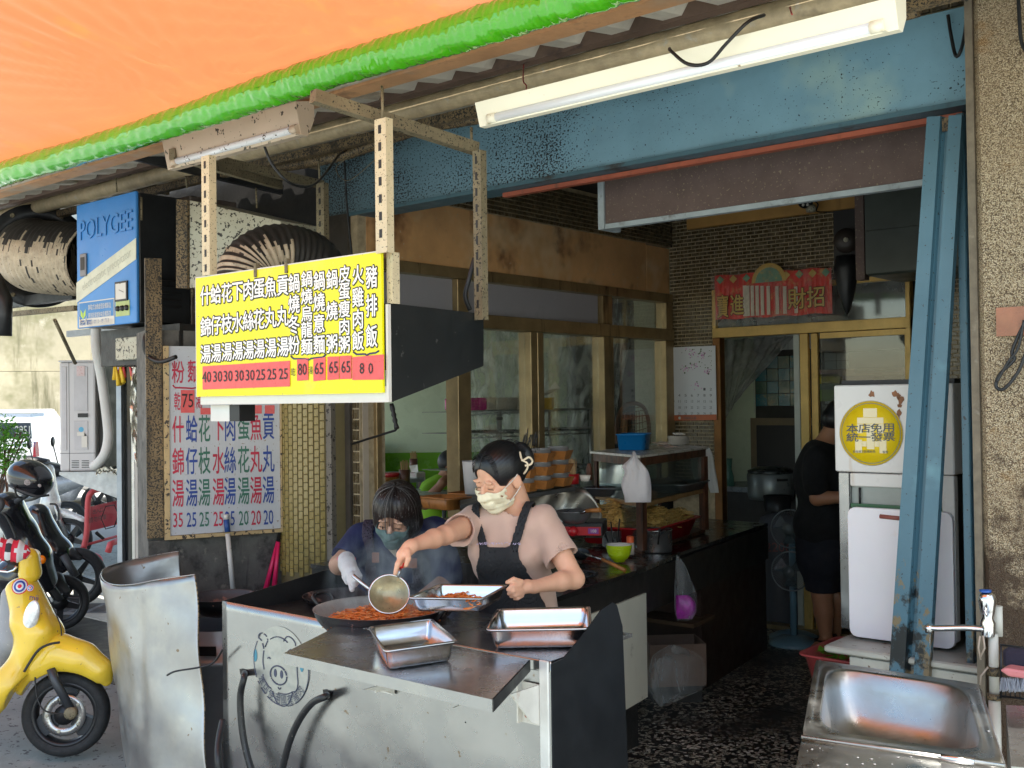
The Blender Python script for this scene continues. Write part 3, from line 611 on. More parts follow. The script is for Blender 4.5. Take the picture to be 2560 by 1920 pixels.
def flex(path, r, n=70, mD=M_duct, mL=M_ductl, foil_span=(0, 1), name='flex_duct', par=None):
    """ribbed flexible duct; the tar has been wiped off its underside over part of its length"""
    pts = smooth_path(path, 12); m = len(pts); res = []
    L_ = [0]
    for i in range(1, m): L_.append(L_[-1]+(pts[i]-pts[i-1]).length)
    out = []; k = 0
    for i in range(n*4+1):
        s_ = L_[-1]*i/(n*4)
        while k < m-2 and L_[k+1] < s_: k += 1
        out.append(pts[k].lerp(pts[k+1], (s_-L_[k])/max(1e-6, L_[k+1]-L_[k])))
    rr = [r*(1+.022*math.cos(math.pi*i/2)) for i in range(n*4+1)]
    o = MB().tube(out, rr, 36, cap=False).build(name, mD, par); o.data.materials.append(mL)
    np_ = len(out)-1
    for p in o.data.polygons:
        if p.index < np_*36:
            t_ = (p.index//36)/np_
            if foil_span[0] < t_ < foil_span[1] and p.normal.z > -.25+.3*math.sin(t_*40)*random.random() and random.random() > .04: p.material_index = 1
    return o
flex([P(805, 705, Y=3.2), P(770, 655, Y=3.1), P(690, 638, Y=2.95), P(628, 672, Y=2.85), P(605, 750, Y=2.8)], .135, 26, par=du, foil_span=(.45, .85))
pc = thing('precipitator', 'blue and grey electrostatic precipitator cabinet with a diagonal cream stripe', 'air cleaner', P(265, 800, Y=3.0))
M_pblue = mat('cabinet_blue', (.045, .24, .62), .35, var=.08, vs=3, blot=((.1, .3, .6), .3, 2))
YP = 3.0
FP = plane_fn((0, YP, 0), (0, 1, 0))
A_, B_, C_, D__ = FP(192, 512), FP(340, 478), FP(341, 812), FP(192, 817)
x0, x1, z0, z1 = (A_.x+D__.x)/2, (B_.x+C_.x)/2, (C_.z+D__.z)/2, (A_.z+B_.z)/2
MB().box((x0, YP, z0), (x1, YP+.018, z1), bv=.004).build('door', M_pblue, pc)
MB().box((x0+.01, YP+.02, z0+.005), (x1, YP+.32, z1-.005), bv=.004).build('cabinet', mat('cabinet_dark', (.025, .027, .03), .4, .3, var=.3, bump=.2), pc)
M_cabb = mat('cabinet_brown', (.13, .10, .085), .5, .2, var=.25, vs=5, blot=((.03, .025, .02), .4, 4), spots=((.3, .25, .2), .08, 40))
MB().box((x0+.01, YP+.323, z0-.10), (x1+.002, YP+.62, z1+.02), bv=.004).build('cabinet', M_cabb, pc)
for k in range(5):
    z = z0+.09+k*.035
    MB().box((x1+.0005, YP+.06, z), (x1+.008, YP+.26, z+.012)).build('louvre', M_black, pc)
for z in (z0+.15, z1-.2): MB().tube([(x1+.008, YP+.325, z), (x1+.008, YP+.325, z+.09)], .009, 8).build('hinge', M_grime, pc)
MB().tube([(x1+.004, YP+.03, z1-.03), (x1+.004, YP+.03, z1-.15)], .006, 8).build('hinge_pin', M_grime, pc)
st = MB().prism([FP(192, 707)+V((0, -.001, 0)), FP(192, 758)+V((0, -.001, 0)), FP(341, 648)+V((0, -.001, 0)), FP(341, 595)+V((0, -.001, 0))][::-1], (0, -.0015, 0)).build('stripe', mat('aged_cream', (.62, .63, .5), .4, var=.15, vs=8), pc)
tx = MB(); dirv = (FP(300, 645)-FP(230, 697)).normalized(); up_ = V((-dirv.z, 0, dirv.x))
vs_ = glyph('electrostatic precipitator')[0]; wv = vs_.max(0)-vs_.min(0); sc = .52/wv[0]
put(tx, 'electrostatic precipitator', FP(266, 676), dirv, up_, sc, sc*1.3, 0, .0032); tx.build('stripe_lettering', mat('faint_ink', (.45, .46, .38), .5, var=0), pc)
lg = MB(); t1 = (FP(331, 552)-FP(200, 586)); 
w_ = (FP(331, 565)-FP(201, 565)).length; vs_ = glyph('POLYGEE')[0]; bb = vs_.max(0)-vs_.min(0)
lm_ = (FP(201, 580)+FP(331, 553))/2
put(lg, 'POLYGEE', lm_+V((0, 0, 0)), CX, CZ, w_/bb[0], w_/bb[0]*1.15, .0, .0012)
for i, p in enumerate(list(lg.v)): pass
ol = lg.build('raised_lettering', mat('cabinet_blue_deep', (.03, .15, .42), .35, var=0), pc); md = ol.modifiers.new('t', 'SOLIDIFY'); md.thickness = .004; md.offset = 1
l2 = MB(); put(l2, 'POLYGEE', lm_+V((.001, 0, .0015)), CX, CZ, w_/bb[0], w_/bb[0]*1.15, -.012, .0062); l2.build('raised_lettering', M_pblue, pc)
a = FP(204, 636); b_ = FP(219, 690); MB().box((a.x, YP-.012, b_.z), (b_.x, YP-.001, a.z), bv=.003).build('latch', mat('latch_grey', (.2, .2, .22), .4, .5), pc)
MB().box((a.x+.012, YP-.014, a.z-.09), (b_.x-.012, YP-.0125, a.z-.02)).build('latch_slot', M_black, pc)
a = FP(290, 706); b_ = FP(321, 751); mt = MB().box((a.x, YP-.008, b_.z), (b_.x, YP-.0005, a.z)).build('meter', M_black, pc); MB().box((a.x+.01, YP-.0095, b_.z+.01), (b_.x-.01, YP-.0083, a.z-.01)).build('dial', M_white, mt)
MB().tube([V((a.x+.045, YP-.0105, b_.z+.06)), V((b_.x-.03, YP-.0105, b_.z+.045))], .0012, 5).build('needle', M_black, mt)
a = FP(290, 754); b_ = FP(325, 788); pl = MB().box((a.x, YP-.003, b_.z), (b_.x, YP-.0005, a.z)).build('switch_plate', mat('lime_plate', (.42, .5, .2), .5), pc)
for k in range(3):
    MB().lathe([(0, .012), (.013, .012), (.015, 0)], V((a.x+.03+k*.043, YP-.004, (a.z+b_.z)/2)), (0, -1, 0), 12).build('knob', M_black, pl)
a = FP(198, 752); b_ = FP(287, 810); lb = MB().box((a.x, YP-.0025, b_.z), (b_.x, YP-.0005, a.z-.01)).build('maker_label', M_white, pc)
MB().box((a.x+.006, YP-.004, b_.z+.045), (b_.x-.006, YP-.0027, a.z-.016)).build('panel', mat('label_blue', (.03, .2, .5), .4, var=0), lb)
m_ = MB(); m2 = MB(); zc = (a.z+b_.z)/2
for k, s_ in enumerate(('靜電式油煙處理設備製造', '高效能臭氣除味設備製造', '空氣污染防治設備規劃設計')):
    for j, ch in enumerate(s_): put(m_, ch, V((a.x+.115+j*.0215, YP-.004, a.z-.045-k*.044)), CX, CZ, .022, .032, .0, .0008)
for j, ch in enumerate('玖陞環境 服務電話:0911-491753'): put(m2, ch, V((a.x+.02+j*.0145, YP-.0025, b_.z+.024)), CX, CZ, .018, .03, .01, .0008)
m_.build('lettering', M_white, lb); m2.build('phone_line', mat('label_blue2', (.02, .1, .35), .4, var=0), lb)
lf = MB(); c0 = V((a.x+.05, YP-.0048, a.z-.085))
for s_ in (-1, 1): lf.add([c0+V((0, 0, -.02)), c0+V((s_*.026, 0, .0)), c0+V((s_*.028, 0, .035)), c0+V((s_*.004, 0, .012))], [(0, 1, 2, 3) if s_ > 0 else (3, 2, 1, 0)])
lf.build('leaf_emblem', mat('leaf_green', (.45, .65, .05), .4, var=0), lb)
MB().tube([c0+V((.036*math.cos(q_), 0, -.004+.036*math.sin(q_))) for q_ in [math.pi*(1+k/10) for k in range(11)]], .0025, 5).build('leaf_emblem', M_white, lb)
# junk beneath: dark tray with a grey junction box
pj = thing('junction_box', 'grey junction box under the blue precipitator cabinet', 'junction box', P(320, 870, Y=3.1))
a, b_ = P(288, 850, Y=3.08), P(384, 895, Y=3.08); MB().box((a.x, 3.08, b_.z), (b_.x, 3.28, a.z+.01), bv=.004).build('box', M_cream, pj)
a, b_ = P(252, 828, Y=3.1), P(450, 905, Y=3.1); MB().box((a.x, 3.1, b_.z), (b_.x, 3.36, a.z)).build('tray', M_dark, pj)
tag(MB().tube(smooth_path([P(380, 812, Y=3.02), P(362, 845, Y=2.95), P(366, 885, Y=2.95), P(400, 904, Y=2.96), P(440, 892, Y=2.98)]), .011, 8).build('power_cable', M_black), 'thick black corrugated cable looping under the precipitator', 'cable')
# round blower and duct at the far left
bl_ = thing('duct_blower', 'round black blower with bolted flange and wiped foil duct running into the blue cabinet', 'blower', P(80, 700, Y=3.15))
cb = P(95, 640, Y=3.25); axd = V((.82, -.57, 0)).normalized()
MB().lathe([(.0, -.3), (.27, -.3), (.27, -.02), (.0, -.02)], cb, axd, 40).build('casing', mat('blower_black', (.05, .05, .052), .45, .4, var=.3, bump=.2), bl_)
MB().lathe([(.0, 0), (.325, 0), (.325, .02), (.225, .02), (.225, .0)], cb, axd, 48).build('flange', M_soot, bl_)
for k in range(12):
    a_ = 2*math.pi*k/12; e1 = axd.cross(V((0, 0, 1))).normalized(); p = cb+axd*.02+(e1*math.cos(a_)+V((0, 0, 1))*math.sin(a_))*.285
    MB().lathe([(0, .012), (.013, .012), (.015, 0)], p, axd, 8, False).build('bolt', M_grime, bl_)
flex([cb+axd*.0, cb+axd*.16+V((0, 0, -.01)), cb+axd*.32+V((.03, .06, -.045)), P(215, 650, Y=3.2)+V((0, .05, 0)), P(262, 655, Y=3.25)], .215, 26, foil_span=(.0, 1), par=bl_)
a = P(0, 720, Y=3.0); MB().tube([P(-10, 700, Y=3.0), P(12, 750, Y=3.0), P(10, 840, Y=3.0)], .045, 12).build('elbow', M_soot, bl_)
beam2(P(-20, 765, Y=3.2), P(190, 735, Y=3.2), .06, .05, M_soot, bl_, 'bracket'); 
beam2(P(-20, 790, Y=3.2), P(190, 770, Y=3.2), .03, .03, M_grime, bl_, 'bracket')
# ---------------------------------------------------------------- canopy over the pavement
cn = thing('shop_canopy', 'rusty corrugated canopy on steel purlins above the shop front', 'canopy', (-3, 3.2, 3))
M_corr = mat('sooty_corrugated', (.6, .56, .48), .55, .3, var=.2, vs=3, blot=[((.14, .09, .06), .3, 3), ((.75, .72, .65), .3, 5)], bump=.25, bs=70)
def roofz(y): return P(1200, 135, Y=2.72).z+.035+(y-2.72)*.16
prof = []
def corr(x0, x1, y0, y1, z0, z1, pitch=.21, h=.045):
    mb = MB(); x = x0; pts = []
    while x < x1:
        for dx, hz in ((0, 0), (.35, 0), (.5, 1), (.85, 1)): pts.append((x+dx*pitch, hz*h))
        x += pitch
    r = [[(px, y0, z0+pz) for px, pz in pts], [(px, y1, z1+pz) for px, pz in pts]]
    return mb.sheet(r, False)
x = -7.6
while x < .2:
    corr(x, x+.88, 2.39, 3.9, roofz(2.39)+.004*(int(x*10)%2), roofz(3.9)).build('roof_sheet', M_corr, cn, thick=.002); x += .84
M_pur = mat('orange_primer_purlin', (.55, .3, .15), .6, .1, var=.2, vs=5, blot=[((.42, .38, .3), .45, 2.2), ((.1, .06, .04), .3, 5)], bump=.3)
M_purg = mat('grey_purlin', (.5, .48, .42), .6, .1, var=.2, vs=4, blot=((.16, .11, .07), .35, 4), spots=((.03, .025, .02), .15, 30))
z = P(1200, 133, Y=2.7).z
MB().box((-7.5, 2.66, z+.001), (.2, 2.70, z+.062)).build('purlin', M_purg, cn); MB().box((-7.5, 2.655, z-.012), (.2, 2.74, z)).build('purlin_lip', M_pur, cn)
z2 = P(1340, 135, Y=3.1).z
MB().box((-7.5, 3.1, z2-.02), (.2, 3.15, z2+.07)).build('purlin', mat('dark_purlin', (.12, .075, .055), .6, var=.3, vs=6, blot=((.03, .02, .02), .4, 6)), cn)
z3 = P(1340, 180, Y=3.2).z
M_pipe = mat('mottled_pipe', (.42, .33, .2), .55, .1, var=.25, vs=14, blot=[((.42, .4, .34), .3, 22), ((.06, .045, .03), .3, 5)], bump=.3)
MB().tube([(-7.4, 3.25, z3), (.2, 3.25, z3)], .042, 16).build('conduit_pipe', M_pipe, cn)
MB().box((-7.4, 3.33, z3-.06), (.2, 3.37, z3-.02)).build('wall_batten', M_pil, cn)
MB().tube(smooth_path([(-4.6, 3.45, z3-.03), (-4, 3.46, z3-.05), (-3.4, 3.44, z3-.02), (-2.6, 3.45, z3-.05), (-1.2, 3.45, z3-.02)]), .03, 10).build('bundled_cables', M_pil, cn)
# lower left roof over the side lane
sr = thing('side_lane_roof', 'low grey corrugated roof on rusty beams at the far left beyond the blower', 'roof', P(80, 560, Y=5))
for k, (v, c_) in enumerate(((440, 0), (495, 0), (520, 0), (600, 0))): pass
za_ = P(60, 600, Y=5.4).z
zz_ = P(100, 480, Y=4.5).z
x = -13.5
M_corr2 = mat('pale_corrugated', (.4, .4, .38), .6, .2, var=.1, vs=3)
k = 0
while x < -8.6:
    mb = corr(0, .85, 0, 1, 0, 0, .17, .035)
    vs = [(x+p[0], 4.3+p[1]*3.4, zz_+p[2]-p[1]*.35) for p in mb.v]; mb.v = vs; mb.build('roof_sheet', M_corr2, sr, thick=.002); x += .86
for y_, u0, v0 in ((4.3, 0, 0), (5.4, 0, 0), (6.6, 0, 0)):
    zz2 = zz_-(y_-4.3)/3.4*.35; MB().box((-13.5, y_, zz2-.12), (-8.1, y_+.06, zz2-.01)).build('beam', M_soot if y_ > 4.5 else M_pil, sr)
for x_ in (-8.4, -9.5, -10.6, -11.8): beam2((x_, 4.2, zz_-.05), (x_, 7.6, zz_-.42), .09, .06, mat('rust_beam', (.12, .06, .045), .6, var=.3), sr, 'rafter')
a = P(80, 840, Y=7.0); MB().box((-13.5, 7.0, a.z-.06), (-6.6, 7.06, a.z+.02)).build('beam', mat('grey_beam', (.25, .25, .25), .5, .3), sr)
a = P(30, 480, Y=4.3); MB().box((a.x-.1, 4.28, a.z-.15), (a.x+.25, 4.5, a.z+.0)).build('bracket_block', M_cream, sr)
tag(MB().tube(smooth_path([P(240, 440, Y=3.3), P(262, 415, Y=3.3), P(290, 405, Y=3.3), P(318, 425, Y=3.3), P(328, 455, Y=3.3)]), .012, 8).build('wire_loop', M_soot), 'stiff black cable loop above the blue cabinet', 'cable')
# ---------------------------------------------------------------- orange awning and its green roll
YR = 2.32
def rollc(u_v): return P(u_v[0], u_v[1], Y=YR)
ctl = [(-60, 456), (0, 436), (250, 364), (500, 285), (700, 218), (850, 170), (1050, 112), (1250, 50), (1440, -8), (1700, -85), (2000, -175)]
pts = smooth_path([rollc(c_) for c_ in ctl], 14)
aw = thing('orange_awning', 'orange tarpaulin awning with a rolled lime green lower edge', 'awning', pts[60])
def greenmat():
    m = mat('green_tarp_roll', (.07, .42, .01), .2, var=.08, vs=3, transl=.05, coat=.8); return m
M_gr = greenmat()
NR = 48; rows = []; m = len(pts); random.seed(3)
rows_pts = []
dens = 4
fine = []
for i in range(m-1):
    for k in range(dens): fine.append(pts[i].lerp(pts[i+1], k/dens))
fine.append(pts[-1])
for i, p in enumerate(fine):
    t = (fine[min(i+1, len(fine)-1)]-fine[max(i-1, 0)]).normalized(); a_ = t.cross(V((0, 0, 1))).normalized(); u_ = a_.cross(t)
    row = []
    s_ = i*.017
    amp = .5+.5*math.sin(s_*1.7+1)
    for k in range(NR+1):
        q_ = 2*math.pi*k/NR
        wrk = (.0009+.0016*amp)*math.sin(s_*26+q_*2.4+1.3*math.sin(s_*7+q_))*(.5+.5*math.sin(s_*5+q_*1.3))+.0010*math.sin(s_*61-q_*3)+.0012*math.sin(s_*11+q_*5)+.0006*math.sin(s_*97+q_*2)
        r_ = .052+wrk+(.002*math.sin(s_*2.2))
        row.append(p+a_*r_*math.cos(q_)+u_*r_*1.06*math.sin(q_))
    rows.append(row)
MB().sheet(rows).build('green_roll', M_gr, aw)
M_or = mat('orange_tarp', (.5, .155, .062), .45, var=.05, vs=1.4, transl=.42, bump=.25, bs=5, blot=[((.5, .21, .12), .4, .8), ((.55, .21, .05), .3, 2)])
def ormat():       # dust and pale weathering patches; yellow-orange cloth
    pass
rows = []; NX, NY = 260, 60
xs_ = [-9+8.2*i/NX for i in range(NX+1)]
def rz_at(x):
    best = min(fine, key=lambda p: abs(p.x-x)); 
    return best.z if fine[0].x < x < fine[-1].x else (fine[0].z if x <= fine[0].x else fine[-1].z)
pz = [rz_at(x) for x in xs_]
anchors = [(-2.35, 2.3), (-3.35, 2.3)]
for j in range(NY+1):
    y = YR+.26-1.9*j/NY; row = []
    for i, x in enumerate(xs_):
        z = pz[i]+.045+(YR-y)*(.20 if y < YR else -.33)
        z -= .02*math.sin(math.pi*min(1, max(0, YR-y)/1.1))
        for k, (ax_, ay_) in enumerate(anchors):
            dx, dy = x-ax_, y-ay_; rr = math.hypot(dx, dy)+.02; an = math.atan2(dy, dx)
            z += .009*math.exp(-rr*2.2)*math.sin(an*(34+k*5)+2*math.sin(rr*3))*min(1, rr*3)*2
        z += .002*math.sin(x*19+y*7)*math.exp(-(YR-y)*2.2)
        row.append((x, y, z))
    rows.append(row)
MB().sheet(rows).build('tarpaulin', M_or, aw)
# ---------------------------------------------------------------- fluorescent battens
M_tube = mat('tube_glass', (.85, .87, .9), .18, var=0, rvar=0, coat=.5); M_bat = mat('cream_batten', 'f2ecd6', .35, var=.03, vs=3, spots=((.3, .2, .1), .02, 26))
def batten(name, lab, u0, v0, u1, v1, tu0, tv0, tu1, tv1, Y_, mb_, mt_, w_=.075, hh=.075, dx=0):
    a, b_ = P(u0, v0, Y=Y_), P(u1, v1, Y=Y_); t = thing(name, lab, 'light fitting', a)
    z = (a.z+b_.z)/2
    q = [(a.x, Y_, z), (a.x, Y_+w_, z+.02), (a.x, Y_+w_, z-hh*.45), (a.x, Y_+w_*.65, z-hh), (a.x, Y_+w_*.3, z-hh)]
    MB().prism(q, (b_.x-a.x, 0, 0)).build('housing', mb_, t)
    c_, d_ = P(tu0, tv0, Y=Y_+.02), P(tu1, tv1, Y=Y_+.02); zt__ = (c_.z+d_.z)/2
    MB().tube([(c_.x+.03, Y_+.02, zt__), (d_.x-.03, Y_+.02, zt__)], .0145, 14).build('tube', mt_, t)
    for x_, s_ in ((c_.x, 1), (d_.x, -1)):
        MB().tube([(x_, Y_+.02, zt__), (x_+s_*.035, Y_+.02, zt__)], .0165, 12).build('lamp_holder', mb_, t)
        MB().box((x_-.006, Y_+.008, zt__-.018), (x_+.006, Y_+.034, z-hh+.001)).build('end_bracket', mb_, t)
    return t
batten('fluorescent_batten', 'long clean cream fluorescent batten hung by red wires in front of the blue beam', 1187, 256, 2237, -8, 1222, 305, 2212, 52, 2.6, M_bat, M_tube)
batten('fluorescent_batten', 'short greasy tan fluorescent fitting tucked under the green roll', 405, 345, 738, 262, 432, 398, 745, 330, 2.55, mat('tan_batten', (.55, .44, .33), .45, var=.08, vs=4, spots=((.05, .04, .03), .22, 30), streak=((.3, .17, .08), .2, 9)), mat('dusty_tube', (.8, .82, .86), .2, var=0, spots=((.1, .08, .06), .2, 60)), .09, .12)
tag(MB().tube(smooth_path([P(1310, 148, Y=3.2), P(1308, 200, Y=2.9), P(1316, 215, Y=2.8), P(1310, 240, Y=2.7)]), .0025, 6).build('hanging_wire', mat('red_wire', (.3, .02, .02), .5)), 'short red wire tying the left end of the cream batten to the pipe', 'wire')
tag(MB().tube(smooth_path([P(1975, 18, Y=2.9), P(1978, 30, Y=2.65), P(1980, 36, Y=2.6)]), .0025, 6).build('hanging_wire', bpy.data.materials['red_wire']), 'short red wire near the right end of the cream batten', 'wire')
tag(MB().tube(smooth_path([P(1910, 38, Y=2.7), P(1870, 55, Y=2.58), P(1815, 110, Y=2.57), P(1770, 157, Y=2.56), P(1720, 160, Y=2.56), P(1680, 130, Y=2.57), P(1674, 122, Y=2.6)]), .005, 8).build('power_flex', M_black), 'black flex drooping across the middle of the cream batten', 'cable')
tag(MB().tube(smooth_path([P(658, 355, Y=2.6), P(680, 410, Y=2.62), P(730, 460, Y=2.7), P(790, 458, Y=2.9), P(850, 385, Y=3.3), P(860, 400, Y=3.5), P(868, 520, Y=3.6), P(880, 640, Y=3.7)]), .0055, 8).build('power_flex', M_soot), 'sooty cable hanging from the short tan fitting down the charred post', 'cable')
tag(MB().tube(smooth_path([P(910, 265, Y=3.3), P(880, 378, Y=3.4), P(840, 420, Y=3.4), P(870, 452, Y=3.5), P(935, 402, Y=3.3)]), .002, 5).build('thin_wire', M_grime), 'thin loose wire at the left end of the blue beam', 'wire')
tag(MB().tube(smooth_path([P(2370, 38, Y=3.78), P(2378, 90, Y=3.77), P(2390, 140, Y=3.76), P(2404, 120, Y=3.74), P(2415, 60, Y=3.66), P(2418, -10, Y=3.6)]), .006, 8).build('cable', M_black), 'black cable looped at the right end of the blue beam', 'cable')
tag(MB().tube(smooth_path([P(1186, 645, Y=2.8), P(1172, 700, Y=2.78), P(1163, 740, Y=2.78), P(1175, 775, Y=2.8)]), .008, 8).build('old_cable', M_soot), 'frayed black cable strapped to the right hood hanger', 'cable')
# ---------------------------------------------------------------- channel posts, pillar
M_post2 = mat('blue_post_paint', (.07, .16, .215), .4, var=.1, vs=3, blot=[((.2, .42, .48), .3, 2)], spots=((.03, .03, .035), .13, 60), bump=.15)
def post_mat():
    t = M_post2.node_tree; b = t.nodes['Principled BSDF']; src = b.inputs['Base Color'].links[0].from_socket
    co = N(t, 'ShaderNodeTexCoord').outputs['Object']; sp = N(t, 'ShaderNodeSeparateXYZ'); t.links.new(co, sp.inputs[0])
    low = ramp(t, sp.outputs[2], 1.25, .72, 0, 1)     # rust and oily black grow from the sink upwards
    n = noise(t, co, 9, 6, .7); n2 = noise(t, co, 22, 5, .7, (1, 1, .6))
    def f(n_, k0, k1, w_):
        th = N(t, 'ShaderNodeMath', operation='MULTIPLY_ADD'); t.links.new(low, th.inputs[0]); th.inputs[1].default_value = k1; th.inputs[2].default_value = k0
        d = N(t, 'ShaderNodeMath', operation='SUBTRACT'); t.links.new(n_, d.inputs[0]); t.links.new(th.outputs[0], d.inputs[1]); return ramp(t, d.outputs[0], 0, w_)
    c = mix(t, f(n2, .72, -.24, .06), src, (.2, .15, .08)); c = mix(t, f(n, .78, -.34, .08), c, (.012, .016, .018))
    t.links.new(c, b.inputs['Base Color'])
post_mat()
cp = thing('channel_post', 'leaning blue steel channel post, blackened at its foot, in front of the white cabinet', 'post', (-1.37, 3.72, .6))
YC = 3.70
a, b_, c_, d_ = P(2318, 292, Y=YC), P(2404, 287, Y=YC), P(2320, 1700, Y=YC), P(2222, 1700, Y=YC)
def lerp4(s_): return a.lerp(b_, s_), d_.lerp(c_, s_)
prof_ = [(0, .03), (0, 0), (.38, 0), (.40, .018), (.47, .03), (.56, .03), (.62, .018), (.64, 0), (1, 0), (1, .03)]
prof2 = [(s_+(.02 if s_ < .5 else -.02)*(1 if dy else 1), dy+.003) for s_, dy in prof_]
top = [V((lerp4(s_)[0].x, YC+dy, lerp4(s_)[0].z)) for s_, dy in prof_]; bot = [V((lerp4(s_)[1].x, YC+dy, lerp4(s_)[1].z)) for s_, dy in prof_]
MB().sheet([top, bot], False).build('channel', M_post2, cp, thick=.003)
a_ = P(2352, 294, Y=YC-.004); b__ = P(2370, 325, Y=YC-.004); MB().box((a_.x, YC+.006, b__.z), (b__.x, YC+.012, a_.z)).build('top_plate', M_pil, cp)
c2_ = thing('channel_post', 'rusty blue channel upright against the edge of the pebbledash pillar', 'post', (-1.15, 3.72, .6))
for (ua, ub, va, vb), nm in (((2404, 2424, 285, 285), 'web'), ((0, 0, 0, 0), '')):
    if not nm: continue
    X0 = P(ua, va, Y=3.78).x; X1 = P(ub, vb, Y=3.78).x; zt4 = P(ua, va, Y=3.78).z
    MB().box((X0-.015, 3.76, .2), (X0+.012, 3.80, zt4), bv=.003).build('flange', M_post2, c2_); MB().box((X0+.013, 3.785, .2), (X1+.022, 3.80, zt4)).build('web', M_post2, c2_); MB().box((X1+.023, 3.75, .2), (X1+.036, 3.80, zt4), bv=.003).build('flange', M_post2, c2_)
M_peb = bpy.data.materials.new('pebbledash')
def peb():
    m = M_peb; m.use_nodes = True; t = m.node_tree; b = t.nodes['Principled BSDF']
    co = N(t, 'ShaderNodeTexCoord').outputs['Object']
    v = N(t, 'ShaderNodeTexVoronoi'); v.inputs['Scale'].default_value = 260; t.links.new(co, v.inputs[0])
    sp = N(t, 'ShaderNodeSeparateColor'); t.links.new(v.outputs['Color'], sp.inputs[0])
    c = mix(t, ramp(t, sp.outputs[0], 0, 1), (.36, .27, .15), (.72, .6, .42)); c = mix(t, ramp(t, v.outputs[0], .35, .75), c, (.1, .065, .035))
    c = mix(t, ramp(t, noise(t, co, 2.2, 5, .65), .42, .66, 0, .45), c, (.36, .26, .15))
    z = N(t, 'ShaderNodeSeparateXYZ'); t.links.new(co, z.inputs[0]); low = ramp(t, z.outputs[2], 1.7, .75, 0, .3)
    sb = N(t, 'ShaderNodeMath', operation='ADD'); t.links.new(noise(t, co, 7, 6, .7), sb.inputs[0]); t.links.new(low, sb.inputs[1])
    c = mix(t, ramp(t, sb.outputs[0], .62, .74, 0, .9), c, (.05, .025, .012)); c = mix(t, ramp(t, noise(t, co, 4, 4, .6, (1, 1, 1.7)), .63, .72, 0, .5), c, (.3, .14, .02))
    t.links.new(c, b.inputs['Base Color']); b.inputs['Roughness'].default_value = .6
    bp = N(t, 'ShaderNodeBump'); bp.inputs['Strength'].default_value = 1; bp.inputs['Distance'].default_value = .004; bp.invert = True
    t.links.new(v.outputs[0], bp.inputs['Height']); t.links.new(bp.outputs[0], b.inputs['Normal'])
peb()
pr = thing('pebbledash_pillar', 'thick tan pebbledash pillar closing the right side of the stall', 'pillar', (-.8, 3.6, 0))
XL = P(2430, 600, Y=3.6).x
MB().box((XL+.012, 3.6, -.02), (.6, 4.3, 3.3), bv=.02).build('shaft', M_peb, pr)
MB().box((XL-.012, 3.605, -.02), (XL+.0115, 4.28, 3.3)).build('render_edge', mat('edge_render2', (.17, .14, .1), .8, var=.3, vs=20, blot=((.4, .36, .3), .3, 9)), pr)
a, b_ = P(2492, 770, Y=3.595), P(2570, 838, Y=3.595)
tag(MB().box((a.x, 3.585, b_.z), (b_.x, 3.598, a.z)).build('tile_patch', mat('brown_wall_tile', (.33, .13, .07), .25, var=.25, vs=9)), 'single brown glazed tile fixed to the pebbledash pillar', 'tile')
wl = thing('wire_loop', 'twisted black wire hanging on the pebbledash pillar below the brown tile', 'wire', P(2520, 900, Y=3.58))
MB().tube(smooth_path([P(2572, 790, Y=3.58), P(2550, 830, Y=3.585), P(2530, 880, Y=3.58), P(2535, 900, Y=3.58), P(2500, 935, Y=3.58), P(2490, 965, Y=3.58), P(2510, 972, Y=3.58), P(2545, 930, Y=3.58), P(2565, 880, Y=3.58)]), .0055, 7).build('wire', M_soot, wl)
MB().tube(smooth_path([P(2560, 800, Y=3.575), P(2545, 870, Y=3.575), P(2520, 905, Y=3.575), P(2492, 955, Y=3.575)]), .0045, 7).build('wire', M_soot, wl)
tag(MB().tube(smooth_path([P(2545, -20, Y=3.58), P(2549, 60, Y=3.58), P(2555, 110, Y=3.58), P(2575, 140, Y=3.58)]), .006, 7).build('cable', M_soot), 'dark cable down the top right corner of the pebbledash pillar', 'cable')
# ---------------------------------------------------------------- wok counter
TZ = .85
kc = thing('wok_counter', 'stainless steel sheet wok counter with hinged flap and faded pig emblem', 'counter', (-2.7, 2.45, 0))
fy = 2.44; xl_, xr_ = -3.52, -1.925
FC = plane_fn((0, fy, 0), (0, 1, 0))
# front panel with the cut-down top edge
def warp_sheet(c00, c10, c11, c01, nx, ny, amp, fr, seed=0, n=None):
    c00, c10, c11, c01 = V(c00), V(c10), V(c11), V(c01); n = n or (c10-c00).cross(c01-c00).normalized(); rows = []
    for j in range(ny+1):
        r = []
        for i in range(nx+1):
            s_, t_ = i/nx, j/ny; p = c00.lerp(c10, s_).lerp(c01.lerp(c11, s_), t_)
            k = amp*(math.sin(s_*fr+seed)*math.cos(t_*fr*1.3+seed*2)+.5*math.sin(s_*fr*2.7+t_*fr*2.1+seed))
            r.append(p+n*k*min(1, 6*min(s_, 1-s_)+.1))
        rows.append(r)
    return MB().sheet(rows)
warp_sheet((xl_, fy, 0), (xr_, fy, 0), (xr_, fy, TZ+.0), (xl_, fy, TZ), 40, 24, .0012, 9).build('front_panel', M_steel, kc, thick=.004)
# left shield, higher to the rear, sooty inside
a = V((xl_, fy+.004, TZ)); b_ = P(760, 1438, X=xl_-.02); c_ = P(835, 1410, X=xl_-.06)
MB().prism([(xl_, fy+.004, 0), (xl_, fy+.95, 0), (xl_, fy+.95, TZ+.10), (xl_, fy+.3, TZ+.03), (xl_, fy+.004, TZ)], (-.004, 0, 0)).build('side_shield', M_dark, kc)
MB().box((xl_, fy+.95, 0), (-2.9, fy+.956, TZ+.06)).build('rear_shield', M_dark, kc)
